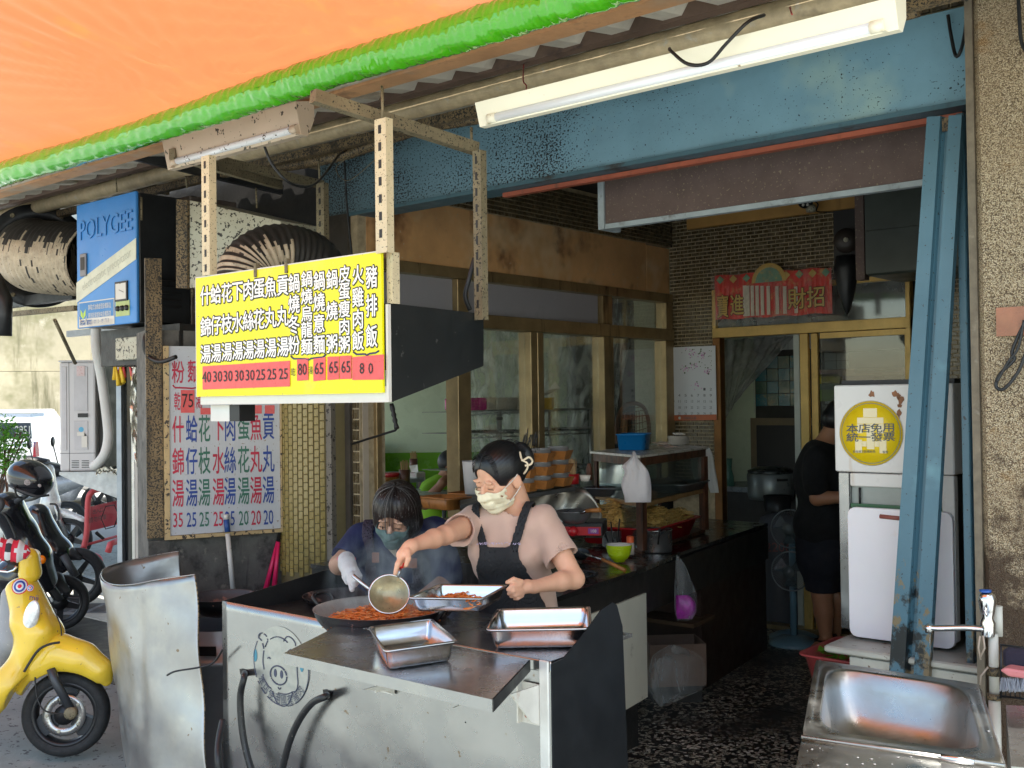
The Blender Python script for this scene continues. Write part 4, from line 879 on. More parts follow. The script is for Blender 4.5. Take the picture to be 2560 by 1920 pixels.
# right shield with the rounded rear corner
xs_r = -1.93
pr_ = [(xs_r, fy+.0, 0), (xs_r, fy+.93, 0)]
A1 = P(1550, 1565, X=xs_r); A2 = P(1536, 1512, X=xs_r); A3 = P(1390, 1648, X=xs_r); A4 = P(1525, 1508, X=xs_r); 
pts_ = [V((xs_r+.006, fy-.004, 0)), V((xs_r+.006, P(1572, 1920, X=xs_r).y, 0)), V((xs_r+.006, A1.y, A1.z)), V((xs_r+.006, A2.y, A2.z)), V((xs_r+.006, A4.y, A4.z+.004)), V((xs_r+.006, A4.y-.06, A4.z-.01)), V((xs_r+.006, (A3.y+A4.y)/2, (A3.z+A4.z)/2)), V((xs_r+.006, fy+.05, TZ+.0)), V((xs_r+.006, fy-.004, TZ-.005))]
MB().prism(pts_, (.004, 0, 0)).build('side_shield', mat('unlit_side_sheet', (.03, .034, .04), .4, .6, var=.25, vs=3, blot=((.06, .066, .074), .3, 2), bump=.12, bs=6), kc)  # unlit face: its shade is put into the dark sheet colour
# deck, in two sheets round the wok opening, with the dark gap and folded rim
WC = V((-2.83, 2.62, .875)); WR = .235
def deck_poly(pts, z, m, name, th=.012): return MB().prism([(x, y, z) for x, y in pts], (0, 0, -th)).build(name, m, kc)
n_ = 26; hole = [(WC.x+(WR-.012)*math.cos(q_), WC.y+(WR-.012)*math.sin(q_)) for q_ in [math.radians(-90+180*k/n_) for k in range(n_+1)]]
fyb = fy+.93
deck_poly([(WC.x, fy+.012)]+[(x, max(y, fy+.0125)) for x, y in hole if y > fy+.0125][:]+[(WC.x, 2.87), (-2.4, 2.87), (xr_-.03, 2.9), (xr_-.012, fy+.012)], TZ-.002, M_steel2, 'deck_sheet')
deck_poly([(xl_+.01, fy+.012), (WC.x-WR+.0, fy+.012), (WC.x-WR, fyb), (xl_+.01, fyb)], TZ-.05, M_dark, 'rear_burner_top')
MB().box((-2.8, fy-.012, TZ-.03), (xr_+.0, fy-.004, TZ+.002), bv=.002).build('rim', M_steel, kc)
MB().box((xr_-.035, fy-.015, 0), (xr_-.001, fy-.006, TZ+.004), bv=.003).build('corner_post', mat('white_steel_post', (.62, .62, .6), .4, .3, var=.15, streak=((.3, .15, .06), .15, 7)), kc)
# hinged flap
q = [P(711, 1632, Z=TZ), P(1233, 1748, Z=TZ), P(1366, 1638, Z=TZ), P(875, 1556, Z=TZ)]; q[2].y = fy-.02; q[3].y = fy-.02
fl_ = MB().prism([p+V((0, 0, .0)) for p in q], (0, 0, -.004)).build('flap_top', M_steel2, kc)
def lip(a, b_, h=.032, i=0): n_ = V((0, 0, 1)).cross((b_-a).normalized()); return MB().prism([a+n_*0, b_, b_-V((0, 0, h)), a-V((0, 0, h))], n_*.004)
lip(q[0]-V((0, .004, 0)), q[1]-V((0, .004, 0))).build('flap_lip', M_steel, kc); lip(q[1]+V((.001, 0, 0)), q[2]).build('flap_lip', M_soot, kc)
# brackets under the flap
M_brk = mat('rust_white_bracket', (.62, .6, .55), .5, .1, var=.1, vs=8, blot=((.35, .15, .05), .32, 14), streak=((.3, .1, .03), .2, 16))
def bracket(u0, v0, u1, v1, par):
    a, b_ = FC(u0, v0), FC(u1, v1)
    MB().box((a.x, fy-.03, b_.z), (a.x+.006, fy-.008, a.z)).box((a.x+.0065, fy-.012, b_.z), (b_.x, fy-.008, a.z)).build('bracket', M_brk, par)
    MB().prism([(b_.x-.002, fy-.008, b_.z), (b_.x-.002, fy-.05, b_.z+.02), (b_.x-.002, fy-.14, a.z), (b_.x-.002, fy-.008, a.z)], (.006, 0, 0)).build('bracket_web', M_brk, par)
    for k in range(2): MB().lathe([(0, .004), (.006, .004), (.007, 0)], (a.x+(b_.x-a.x)*(.35+.35*k), fy-.012, b_.z+.022), (0, -1, 0), 8, False).build('bolt', M_redrail, par)
bracket(953, 1693, 989, 1735, kc); bracket(1307, 1700, 1354, 1812, kc); bracket(1188, 1738, 1212, 1750, kc)
for u, v in ((563, 1597), (563, 1610), (573, 1723), (1165, 1806)):
    MB().lathe([(0, .002), (.0035, .002), (.004, 0)], FC(u, v), (0, -1, 0), 8, False).build('rivet', M_black, kc)
# pig emblem
em = MB(); M_ink = mat('emblem_ink', (.05, .06, .1), .5, var=0); M_worn = mat('worn_sticker', (.40, .41, .38), .4, .6, var=.12, vs=16, blot=((.3, .33, .32), .4, 18))
cE = FC(704, 1664); RE = (FC(772, 1672)-FC(636, 1650)).length/2; SX = 1.0
def eo(x, y, dy=.0062): return V((cE.x+x*RE, fy-dy, cE.z+y*RE*.88))
MB().prism([eo(math.cos(q_)*.98, math.sin(q_)*1.02, .0035) for q_ in [2*math.pi*k/40 for k in range(40)]], (0, .0008, 0)).build('emblem_disc', M_worn, kc)
def arc(cx, cy, rx, ry, a0, a1, n=14): return [(cx+rx*math.cos(math.radians(a0+(a1-a0)*k/n)), cy+ry*math.sin(math.radians(a0+(a1-a0)*k/n))) for k in range(n+1)]
def inkl(pts, w_=.014, name='emblem_line', gaps=True):
    pts = smooth_path([V((x, y, 0)) for x, y in pts], 3); run = []
    for i, p in enumerate(pts):
        run.append(eo(p.x, p.y, .0048))
        if (gaps and random.random() < .13) or i == len(pts)-1:
            if len(run) > 1: em.tube(run, w_*RE, 5, ry=None)
            run = []
random.seed(11)
inkl(arc(0, 0, 1, 1.03, 150, 385), .012); inkl(arc(-.05, -.12, .68, .86, 62, 118)); inkl([(-.47, .58), (-.62, .3), (-.66, .0), (-.62, -.2), (-.66, -.4), (-.45, -.62)]); inkl([(.47, .5), (.58, .2), (.6, -.1), (.62, -.35), (.55, -.55), (.4, -.6)])
inkl([(-.45, -.62), (-.1, -.72), (.2, -.7), (.42, -.6)]); inkl([(-.62, .35), (-.7, .55), (-.82, .62), (-.75, .74), (-.55, .72), (-.47, .6)]); inkl([(.12, .66), (.25, .8), (.45, .76), (.55, .6), (.3, .45)])
inkl(arc(-.08, -.26, .3, .24, 0, 360, 22), .018); inkl(arc(-.05, -.56, .05, .05, 190, 350, 6), .014, gaps=False); inkl(arc(-.43, .1, .05, .05, 20, 160, 5), gaps=False); inkl([(-.32, -.72), (-.15, -.98), (.1, -1.05+.02), (.3, -.9), (.42, -.62)])
for x in (-.2, .03): em.prism([eo(x+a_*.055, -.22+b__*.11, .0048) for a_, b__ in arc(0, 0, 1, 1, 0, 330, 10)], (0, .001, 0))
tag(em.build('emblem_drawing', M_ink, kc), None, kind='stuff')
EMB = MB()
for i, ch in enumerate('本店使用國產豬肉'):
    q_ = math.radians(215+i*15.6); ex = V((-math.sin(q_), 0, math.cos(q_))); ey = V((-math.cos(q_), 0, -math.sin(q_)))
    put(EMB, ch, eo(.86*math.cos(q_), .88*math.sin(q_)), ex, ey, RE*.22, RE*.25, 0, 0)
EMB.build('emblem_lettering', M_ink, kc)
for x, y in ((-.95, .12), (.76, .14)): MB().prism([eo(x+a_*.07, y+b__*.17, .005) for a_, b__ in arc(0, 0, 1, 1, 0, 330, 12)], (0, .001, 0)).build('emblem_spot', mat('teal_print', (.05, .22, .3), .5, var=0), kc)
# gas hoses leaving the front panel
M_hose = mat('black_hose', (.012, .013, .015), .4, var=.3, vs=40, spots=((.3, .28, .25), .08, 90), bump=.3)
FH = plane_fn((0, fy-.05, 0), (0, 1, 0))
tag(MB().tube(smooth_path([FC(612, 1682), FH(610, 1695), FH(601, 1740), FH(604, 1810), FH(616, 1880), FH(640, 1960)]), .0125, 10).build('gas_hose', M_hose), 'black rubber hose dropping from the left hole of the front panel', 'hose')
tag(MB().tube(smooth_path([FC(818, 1738), FH(812, 1742), FH(780, 1758), FH(748, 1800), FH(722, 1860), FH(700, 1950)]), .0125, 10).build('gas_hose', M_hose), 'black rubber hose curving down left from the right hole of the panel', 'hose')
for u, v in ((612, 1684), (822, 1737)): MB().prism([FC(u, v)+V((.024*math.cos(k)*(1+.3*math.sin(k*3)), -.0045, .024*math.sin(k)*(1+.3*math.cos(k*2)))) for k in [2*math.pi*j/12 for j in range(12)]], (0, .001, 0)).build('burnt_hole', M_black, kc)
tag(MB().tube(smooth_path([D(557, 1800, 4.0), D(547, 1850, 3.95), D(545, 1900, 3.9), D(552, 1960, 3.9)]), .0125, 10).build('gas_hose', M_hose), 'black hose in the gap left of the counter', 'hose')
# ---------------------------------------------------------------- woks
M_wokdark = mat('seasoned_wok', (.03, .03, .032), .35, .5, var=.3, bump=.3, spots=((.35, .2, .15), .1, 40))
M_wokin = mat('wok_inside', (.42, .41, .37), .4, .2, var=.25, vs=9, blot=((.35, .16, .05), .35, 5))
def wok(name, lab, c, r, m_in, m_out, dep=.14):
    t = thing(name, lab, 'wok', c)
    pr_ = [(0, -dep)]+[(r*math.sin(math.radians(a_)), -dep*math.cos(math.radians(a_))**1.3) for a_ in range(10, 91, 8)]
    MB().lathe([(x, z-.003) for x, z in pr_]+[(r+.004, .003)], c, n=48).build('bowl_outside', m_out, t)
    MB().lathe([(x*.985, z) for x, z in pr_]+[(r, .003), (r+.004, .003)], c, n=48).build('bowl_inside', m_in, t)
    return t
wk = wok('large_wok', 'big steel wok of steaming red noodles in the front counter', WC, WR, M_wokin, M_wokdark, .13)
for s_ in (math.radians(190), math.radians(20)):
    c0 = WC+V((WR*math.cos(s_), WR*math.sin(s_), 0)); e_ = V((math.cos(s_), math.sin(s_), 0)); tn = V((-math.sin(s_), math.cos(s_), 0))
    MB().tube(smooth_path([c0-tn*.04-V((0, 0, .02)), c0-tn*.045+e_*.035+V((0, 0, .02)), c0+e_*.05+V((0, 0, .03)), c0+tn*.045+e_*.035+V((0, 0, .02)), c0+tn*.04-V((0, 0, .02))]), .008, 8).build('handle', M_black, wk)
M_nood = mat('tomato_noodles', (.85, .2, .03), .35, var=.35, vs=45, blot=[((.8, .5, .2), .5, 60)], bump=.5, bs=60)
def noodles(c, r, h, n, seed=1, flat=1.0, L_=.05, th=.0022, base=True):
    random.seed(seed); mb = MB()
    if base:
        rows = []
        for j in range(9):
            rr = r*j/8; rows.append([(c.x+rr*math.cos(q_), c.y+rr*math.sin(q_)*flat, c.z+h*(1-(j/8)**2)-.004+.004*math.sin(q_*5+j)) for q_ in [2*math.pi*k/24 for k in range(25)]])
        mb.sheet(rows)
    for i in range(n):
        a_, rr = random.random()*6.28, r*math.sqrt(random.random())*.97
        p = V((c.x+rr*math.cos(a_), c.y+rr*math.sin(a_)*flat, c.z+h*(1-(rr/r)**2)+random.random()*.008)); d_ = random.random()*6.28; q = [p]
        for k in range(4):
            d_ += random.uniform(-1.1, 1.1); p = p+V((math.cos(d_), math.sin(d_)*flat, 0))*L_/4+V((0, 0, random.uniform(-.004, .004))); q.append(p)
        mb.tube(q, th, 4, cap=False)
    return mb
nz_ = noodles(V((WC.x+.03, WC.y-.01, WC.z-.05)), .2, .045, 1000)
tag(nz_.build('red_noodles', M_nood), 'heap of red tomato noodles steaming in the big wok', 'noodles', kind='stuff')
w2 = P(728, 1530, Z=.86)
wok('burner_pan', 'black crusted pan sunk in the counter left of the big wok', (-3.29, 2.86, .835), .17, mat('crusted_pan', (.04, .035, .035), .6, var=.3, blot=((.45, .25, .18), .42, 14), bump=.4), M_wokdark, .05)
# wok on the grey stand at the left
cw = D(553, 1490, 4.75)
sw = thing('stove_stand', 'grey sheet metal drum stand under the black wok', 'stove stand', (cw.x, cw.y, 0))
M_greyst = mat('grey_drum', (.34, .36, .39), .4, .3, var=.12, vs=4, blot=((.2, .21, .23), .3, 5))
MB().lathe([(.19, 0), (.19, cw.z-.27), (.2, cw.z-.265), (.2, cw.z-.245), (.185, cw.z-.24), (.175, cw.z-.12)], (cw.x, cw.y, 0), n=40).build('drum', M_greyst, sw)
e1 = V((cw.x, cw.y, 0)); tdir = (V((0, 0, 0))-e1).normalized(); sd_ = V((0, 0, 1)).cross(tdir)
for s_ in (-.35, .35):
    dn_ = (tdir*math.cos(s_)+sd_*math.sin(s_)); o_ = e1+dn_*.1885+V((0, 0, cw.z-.2)); s2 = V((0, 0, 1)).cross(dn_)
    MB().prism([o_-s2*.045-V((0, 0, .018)), o_+s2*.045-V((0, 0, .018)), o_+s2*.045+V((0, 0, .022)), o_-s2*.045+V((0, 0, .022))], dn_*.006).build('vent_opening', M_black, sw)
wok('black_wok', 'shallow black wok with dried red residue on the grey drum stand', cw, .155, mat('residue_wok', (.05, .045, .045), .5, var=.3, blot=[((.4, .16, .1), .45, 9), ((.55, .53, .5), .28, 6)], bump=.3), M_wokdark, .09)
# curved tin windshield
ws = thing('tin_windshield', 'dented sheet of tin bent round into a windshield left of the counter', 'windshield', D(400, 1900, 4))
def gp_(u, v, d): p = D(u, v, d); return p
ctop = [(D(563, 1434+4, 4.2)), (D(487, 1437, 4.25)), (D(400, 1449, 4.35)), (D(330, 1462, 4.45)), (D(282, 1462, 4.6)), (D(257, 1448, 4.75)), (D(258, 1425, 4.95)), (D(300, 1408, 5.1)), (D(380, 1390, 5.2)), (D(449, 1378, 5.25))][1:]
bot = [D(528, 2050, 4.05), D(440, 2040, 4.12), D(375, 2030, 4.25), D(340, 2020, 4.42), D(330, 1990, 4.6), D(330, 1960, 4.75), D(365, 1900, 4.95), D(420, 1880, 5.05), D(480, 1870, 5.1)]
t1, t2 = smooth_path(ctop, 8), smooth_path(bot, 8); rows = []
for j in range(31):
    s_ = j/30; r = []
    for i in range(len(t1)):
        p = V(t1[i]).lerp(V(t2[i]), s_); x = i/len(t1)
        k = .006*math.sin(x*9+s_*7)*math.sin(s_*9+1)+.004*math.sin(x*23+s_*15)+.012*math.exp(-((x-.22-.06*s_)/.03)**2)*math.exp(-((s_-.35)/.35)**2)
        nn = V((t1[min(i+1, len(t1)-1)]-t1[max(i-1, 0)])).cross(V((0, 0, 1))).normalized(); r.append(p+nn*k)
    rows.append(r)
MB().sheet(rows).build('sheet', M_shield, ws, thick=.003)
MB().tube([p+V((0, 0, .001)) for p in t1], .0028, 6).build('rolled_rim', M_steel, ws)
MB().tube([r[0] for r in rows], .003, 6).build('folded_edge', M_pil, ws)
tag(MB().tube(smooth_path([D(418, 1688, 4.15), D(440, 1678, 4.12), D(500, 1668, 4.1), D(535, 1655, 4.1), D(556, 1625, 4.05)]), .004, 6).build('tie_wire', M_soot), 'twisted dark tie wire from the windshield to the counter', 'wire')
# pole handle and pink swatters against the plinth
pl_ = thing('mop_handle', 'white mop handle with a blue grip leaning on the plinth', 'mop', W(560, 1400))
MB().tube([W(569, 1470)+wn*.12, W(560, 1330)+wn*.08], .0125, 10).build('shaft', M_white, pl_); MB().tube([W(560, 1326)+wn*.08, W(558, 1296)+wn*.07], .0145, 10).build('grip', mat('blue_grip', (.02, .07, .25), .5, bump=.3), pl_); MB().tube([W(558, 1295)+wn*.07, W(557.5, 1283)+wn*.07], .013, 10).build('cap', M_white, pl_)
for k, (u0, v0, u1, v1, lb) in enumerate(((658, 1470, 690, 1352, 'upper'), (675, 1465, 690, 1352, 'lower'))):
    t = thing('pink_swatter', ['pink plastic handle leaning left of its twin on the plinth', 'pink plastic handle standing upright by the tiled column'][k], 'swatter', W(u0, v0), group='pink handles')
    a, b_ = W(u0, v0)+wn*(.05+.03*k), W(u1, v1)+wn*(.03+.02*k); MB().tube([a, b_], [.014, .008], 10).build('shaft', mat('hot_pink', (.75, .02, .12), .35), t); MB().tube([b_, b_+(b_-a).normalized()*.13], .0085, 10).build('grip', M_black, t)
# trays
def tray(lab, corners, dep, inset=.86, yaw=None, group='stainless steel trays', m=M_tray):
    c = [V(p) for p in corners]; cen = sum(c, V())/4; cen_b = cen-V((0, 0, dep)); t = thing('steel_tray', lab, 'tray', cen, group=group)
    def ring(sc, dz, rr=.14, off=0):
        out = []
        for k in range(4):
            p, pv, nx = c[k], c[k-1], c[(k+1) % 4]; a, b_ = p.lerp(pv, rr/2), p.lerp(nx, rr/2)
            for q_ in range(6): s_ = q_/5; out.append((a*(1-s_)**2+p*2*s_*(1-s_)+b_*s_*s_))
        return [cen+(x-cen)*sc+V((0, 0, dz)) for x in out]
    rings = [ring(1.0, -.006), ring(1.01, 0), ring(.97, .001), ring(.945, -.004), ring(.9, -dep*.55), ring(inset+.005, -dep*.9), ring(inset-.04, -dep)]
    rows = [r+[r[0]] for r in rings]
    mb = MB().sheet([[p for p in r] for r in rows]); n = len(mb.v); mb.v.append(tuple(cen-V((0, 0, dep)))); L2 = len(rows[0]); base = (len(rows)-1)*L2
    for k in range(L2-1): mb.f.append((base+k, base+k+1, n)); mb.sm.append(True)
    mb.build('pan', m, t, thick=.0018)
    MB().tube([p-V((0, 0, .001)) for p in rows[1]], .003, 6, cap=False).build('rolled_rim', m, t); return t
tray('empty stainless tray set at an angle on the flap', [P(963, 1628, Z=.913), P(1143, 1603, Z=.913), P(1079, 1548, Z=.913), P(922, 1568, Z=.913)], .06)
tray('empty wide stainless tray on the right of the counter deck', [P(1217, 1575, Z=.915), P(1476, 1571, Z=.915), P(1474, 1517, Z=.915), P(1243, 1523, Z=.915)], .062)
hc = [P(1021, 1494, Z=.985), P(1206, 1497, Z=.965), P(1268, 1463, Z=.985), P(1099, 1461, Z=.99)]
tray('stainless tray held level by the young woman with a little red noodle in it', hc, .045)
hcen = sum([V(p) for p in hc], V())/4
tag(noodles(hcen+V((0, 0, -.04)), .075, .022, 260, 5, .7, L_=.035).build('noodle_portion', M_nood), 'small portion of red noodles in the tray the young woman holds', 'noodles', kind='stuff')
# strainer ladle held over the wok
ldl = thing('strainer_ladle', 'round strainer ladle with red grip held over the big wok', 'ladle', D(973, 1485, 3.44))
lc = D(973, 1485, 3.44); tow = (O-lc).normalized(); nrm = (tow*.9+V((0, 0, .35))).normalized()
MB().lathe([(0, -.028), (.03, -.024), (.05, -.012), (.0615, 0), (.065, .002), (.0635, -.003), (.05, -.016), (.0, -.032)], lc, nrm, 36).build('bowl', mat('sauce_smeared_steel', (.3, .25, .15), .35, .6, var=.25, vs=25, blot=((.5, .2, .04), .3, 22)), ldl)
MB().lathe([(.0615, .001), (.0645, .005), (.067, .001), (.064, -.003)], lc, nrm, 36).build('rim', M_tray, ldl)
hl0, hl1, hl2 = D(996, 1442, 3.455), D(1001, 1420, 3.46), D(1009, 1385, 3.475)
MB().tube([lc+(hl0-lc)*.95, hl1], .0045, 8).build('shaft', M_steel, ldl); MB().tube([hl1, hl1.lerp(hl2, .4), hl2], [.008, .0105, .009], 10).build('grip', mat('red_grip', (.7, .015, .01), .35), ldl)
# second ladle of the older woman: a steel rod into the wok
tag(MB().tube([D(882, 1438, 3.75), D(925, 1474, 3.75), D(960, 1500, 3.76)], .007, 8).build('spatula_handle', M_tray), 'steel spatula handle held in the white gloved hand', 'spatula')
# ---------------------------------------------------------------- stove counter along the partition
M_blacktop = mat('black_wet_top', (.02, .021, .022), .22, .4, var=.4, vs=5, bump=.2, bs=20)
M_blackf = mat('black_counter_side', (.022, .02, .018), .5, .1, var=.4, vs=4, streak=((.07, .05, .03), .2, 10))
sc_ = thing('stove_counter', 'black greasy stove counter behind the young woman with a cream side panel', 'counter', (-3.2, 3.8, 0))
e0, e1_ = P(1397, 1491, Z=.82), P(1616, 1417, Z=.82)
sl = (e1_.x-e0.x)/(e1_.y-e0.y); ex_ = lambda y: e0.x+(y-e0.y)*sl
y0_, y1_ = 3.38, e1_.y
MB().prism([(-4.15, y0_, .82), (ex_(y0_), y0_, .82), (ex_(y1_), y1_, .82), (-4.15, y1_, .82)], (0, 0, -.02)).build('top', M_blacktop, sc_)
MB().prism([(-4.15, y0_+.01, .798), (ex_(y0_)-.01, y0_+.01, .798), (ex_(y1_)-.01, y1_-.01, .798), (-4.15, y1_-.01, .798)], (0, 0, -.095)).build('apron_box', M_blackf, sc_)
M_creamp = mat('stained_cream_panel', (.6, .56, .45), .5, var=.05, vs=3, blot=((.12, .07, .03), .28, 7), streak=((.16, .09, .04), .22, 14))
pa, pb_, pc_, pd = [P(u, v, X=-2.655) for u, v in ((1478, 1521), (1613, 1482), (1618, 1740), (1530, 1760))]
yA, yB = 3.55, y1_-.01
MB().prism([(ex_(yA)+.002, yA, .70), (ex_(yB)+.002, yB, .70), (ex_(yB)+.002, yB, .22), (ex_(yA)+.002, yA, .22)], (-.012, 0, 0)).build('cream_panel', M_creamp, sc_)
MB().box((-4.1, 3.5, 0), (-2.8, y1_-.05, .63)).build('cabinet', M_dark, sc_)
c2 = thing('back_counter', 'long black counter running back from the stove counter under the glass display case', 'counter', (-3.5, 5, 0))
MB().prism([(-4.2, y1_+.01, .8), (-2.83, y1_+.01, .8), (-2.93, 4.72, .8), (-4.2, 4.78, .8)], (0, 0, -.02)).build('steel_top', mat('dim_steel_top', (.3, .3, .29), .25, .9, var=.2, vs=5), c2)
MB().prism([(-4.2, 4.79, .8), (-2.95, 4.73, .8), (-3.2, 6.3, .8), (-4.2, 6.35, .8)], (0, 0, -.02)).build('rear_top', M_blacktop, c2)
MB().prism([(-4.2, y1_+.02, .775), (-2.84, y1_+.02, .775), (-3.2, 6.3, .775), (-4.2, 6.35, .775)], (0, 0, -.2)).build('apron', M_blackf, c2)
MB().prism([(-4.2, 5.2, .57), (-3.05, 5.2, .57), (-3.22, 6.3, .57), (-4.2, 6.35, .57)], (0, 0, -.57)).build('cabinet', mat('reddish_cabinet', (.03, .014, .01), .5, var=.4), c2)
MB().prism([P(1618, 1483, Z=.55), P(1673, 1497, Z=.55)+V((0, 0, 0)), P(1616, 1515, Z=.55), P(1612, 1500, Z=.55)], (0, 0, -.01)).build('grey_board', M_cream, c2)
MB().prism([(-4.2, 5.0, .4), (-2.98, 5.0, .4), (-3.02, 5.3, .4), (-4.2, 5.3, .4)], (0, 0, -.02)).build('low_shelf', mat('brown_shelf', (.1, .06, .035), .5), c2)
# display case
ZT = 1.31
g0, g1, g2 = P(1475, 1128, Z=ZT), P(1600, 1139, Z=ZT), P(1771, 1117, Z=ZT); g3 = g0+(g2-g1)
dc = thing('display_case', 'old wooden framed glass display case of noodles and toppings', 'display case', (g1.x, g1.y, .8))
def ring_box(z0, z1, s_=0, m=None, name='x'):
    c_ = (g0+g1+g2+g3)/4; q = [p+(c_-p).normalized()*s_ for p in (g0, g1, g2, g3)]; q = [V((p.x, p.y, z0)) for p in q]
    return MB().prism(q, (0, 0, z1-z0)).build(name, m, dc)
M_plastic = mat('plastic_covered_top', (.5, .48, .43), .3, var=.15, vs=9, bump=.7, bs=25, blot=((.2, .15, .1), .3, 6))
ring_box(ZT-.012, ZT, 0, M_plastic, 'top_cloth'); ring_box(ZT-.055, ZT-.013, .02, M_darkwood, 'top_board')
ring_box(1.04, 1.062, .03, mat('shelf_board', (.3, .17, .06), .5, var=.3, vs=9, streak=((.08, .05, .03), .3, 9)), 'shelf'); ring_box(.802, .82, .03, M_darkwood, 'base')
for p in (g0, g1, g2, g3):
    c_ = (g0+g1+g2+g3)/4; w_ = .02 if p is g1 or p is g2 else .01; p = p+(c_-p).normalized()*.04; MB().box((p.x-w_, p.y-w_, .82), (p.x+w_, p.y+w_, ZT-.056)).build('post', M_darkwood, dc)
M_gl2 = glassmat('case_glass', (.8, .88, .85), .15, .03, .05)
def pane(a, b_, z0, z1, par, ins=.06, m=M_gl2, name='glass_pane', off=.0):
    a, b_ = V((a.x, a.y, 0)), V((b_.x, b_.y, 0)); t = (b_-a).normalized(); n_ = t.cross(V((0, 0, 1)))
    a, b_ = a+t*ins+n_*off, b_-t*ins+n_*off; return MB().prism([a+V((0, 0, z0)), b_+V((0, 0, z0)), b_+V((0, 0, z1)), a+V((0, 0, z1))], n_*.004).build(name, m, par)
pane(g0, g1, .822, 1.038, dc, off=-.03); pane(g0, g1, 1.064, ZT-.058, dc, off=-.03); pane(g1, g2, 1.064, ZT-.058, dc, off=-.03)
def loc(a, b_, z): p = g1+(g0-g1)*a+(g2-g1)*b_; return V((p.x, p.y, z))     # a: across, b: along the case
M_pan = mat('grey_roasting_pan', (.14, .15, .16), .4, .5, var=.2)
def boxtray(name, lab, cat, c, l, w_, h_, rz, m, fl=1.15, group=None, th=.003):
    t = thing(name, lab, cat, c, group=group); R4 = Matrix.Translation(V(c)) @ Matrix.Rotation(rz, 4, 'Z'); mb = MB()
    def rc(s_, z, r=.15):
        pts = []
        for sx_, sy_ in ((1, 1), (-1, 1), (-1, -1), (1, -1)):
            for k in range(4):
                a_ = math.radians((0 if sx_ > 0 and sy_ > 0 else 90 if sy_ > 0 else 180 if sx_ < 0 else 270)+k*30); rr = min(l, w_)*r
                pts.append((sx_*(l/2*s_-rr)+rr*math.cos(a_), sy_*(w_/2*s_-rr)+rr*math.sin(a_), z))
        return pts+[pts[0]]
    rows = [rc(fl*1.06, h_-.006), rc(fl*1.06, h_), rc(fl, h_), rc(1, .004), rc(.93, .001)]
    mb.sheet(rows); n_ = len(mb.v); mb.add([p for p in rc(.93, .001)[:-1]], [tuple(range(16))])
    mb.v = [tuple(R4 @ V(p)) for p in mb.v]; mb.build('body', m, t, thick=th); return t
rzc = math.atan2((g2-g1).y, (g2-g1).x)
t = boxtray('roasting_pan', 'grey pan of braised meat on the upper shelf of the display case', 'pan', loc(.72, .12, 1.064), .24, .2, .05, rzc, M_pan)
t = boxtray('food_tray', 'dark tray heaped with diced toppings in the display case upper shelf', 'tray', loc(.35, .66, 1.064), .36, .3, .05, rzc, M_pan)
tag(noodles(loc(.35, .62, 1.10), .12, .03, 200, 8, 1, L_=.02, th=.004).build('diced_toppings', mat('diced_meat', (.3, .14, .07), .5, var=.5, vs=60, blot=((.5, .4, .28), .4, 70))), 'brown and cream diced toppings heaped in the dark tray', 'food', kind='stuff')
boxtray('red_crate', 'deep red plastic tray of egg noodles on the display case base', 'tray', loc(.45, .28, .822), .62, .4, .1, rzc, M_red)
M_egg = mat('egg_noodles', (.62, .4, .12), .5, var=.35, vs=50)
for k, (a_, b_, r_, h_) in enumerate(((.8, .08, .09, .12), (.5, .05, .1, .16), (.25, .35, .09, .1), (.6, .4, .1, .12), (.2, .62, .07, .07))):
    tag(noodles(loc(a_, b_, .89), r_, h_, 260, 20+k, 1, L_=.07, th=.0026).build('egg_noodle_nest', M_egg), 'dry yellow egg noodle nests heaped in the red tray', 'noodles', 'egg noodle nests', 'stuff')
b = boxtray('blue_basin', 'rectangular blue plastic basin on top of the display case', 'basin', P(1585, 1124, Z=ZT+.001), .2, .15, .092, rzc+.25, mat('blue_plastic', (.005, .16, .42), .35, var=.06), 1.1)
# plates
cpl = P(1696, 1112, Z=ZT+.002); M_chi = mat('cream_china', (.72, .66, .58), .25, var=.03)
for k in range(7):
    t = thing('plate', ['bottom cream plate of the stack on the display case', 'second cream plate from the bottom of the stack', 'third cream plate from the bottom of the stack', 'middle cream plate of the stack of seven', 'third cream plate from the top of the stack', 'second cream plate from the top of the stack', 'topmost cream plate under the soup spoons'][k], 'plate', cpl+V((0, 0, k*.007)), group='stacked plates')
    MB().lathe([(.0, 0), (.04, 0), (.066, .008), (.067, .0105), (.045, .003), (0, .002)], cpl+V((random.uniform(-.002, .002), 0, k*.0075)), n=28).build('dish', M_chi, t)
t = thing('soup_spoons', 'white china soup spoons lying on the top plate', 'spoons', cpl+V((0, 0, .055)))
for k in range(3): MB().lathe([(0, 0), (.016, .004), (.021, .013), (.015, .006), (0, .003)], cpl+V((-.02+k*.018, .01*k, .06)), (0.2, .1*k, 1), 14).build('spoon', M_chi, t)
t = thing('chopstick_packets', 'loose paper wrapped chopsticks lying beside the plates', 'chopsticks', P(1665, 1115, Z=ZT+.004))
for k in range(9):
    p = P(1652+k*3.2, 1118-random.random()*14, Z=ZT+.006); a_ = random.uniform(2.4, 3.0)
    MB().tube([p-V((math.cos(a_), math.sin(a_), 0))*.09, p+V((math.cos(a_), math.sin(a_), 0))*.09+V((0, 0, .004))], .0035, 5).build('packet', mat('packet', (.55, .4, .33), .5) if k == 0 else bpy.data.materials['packet'], t)
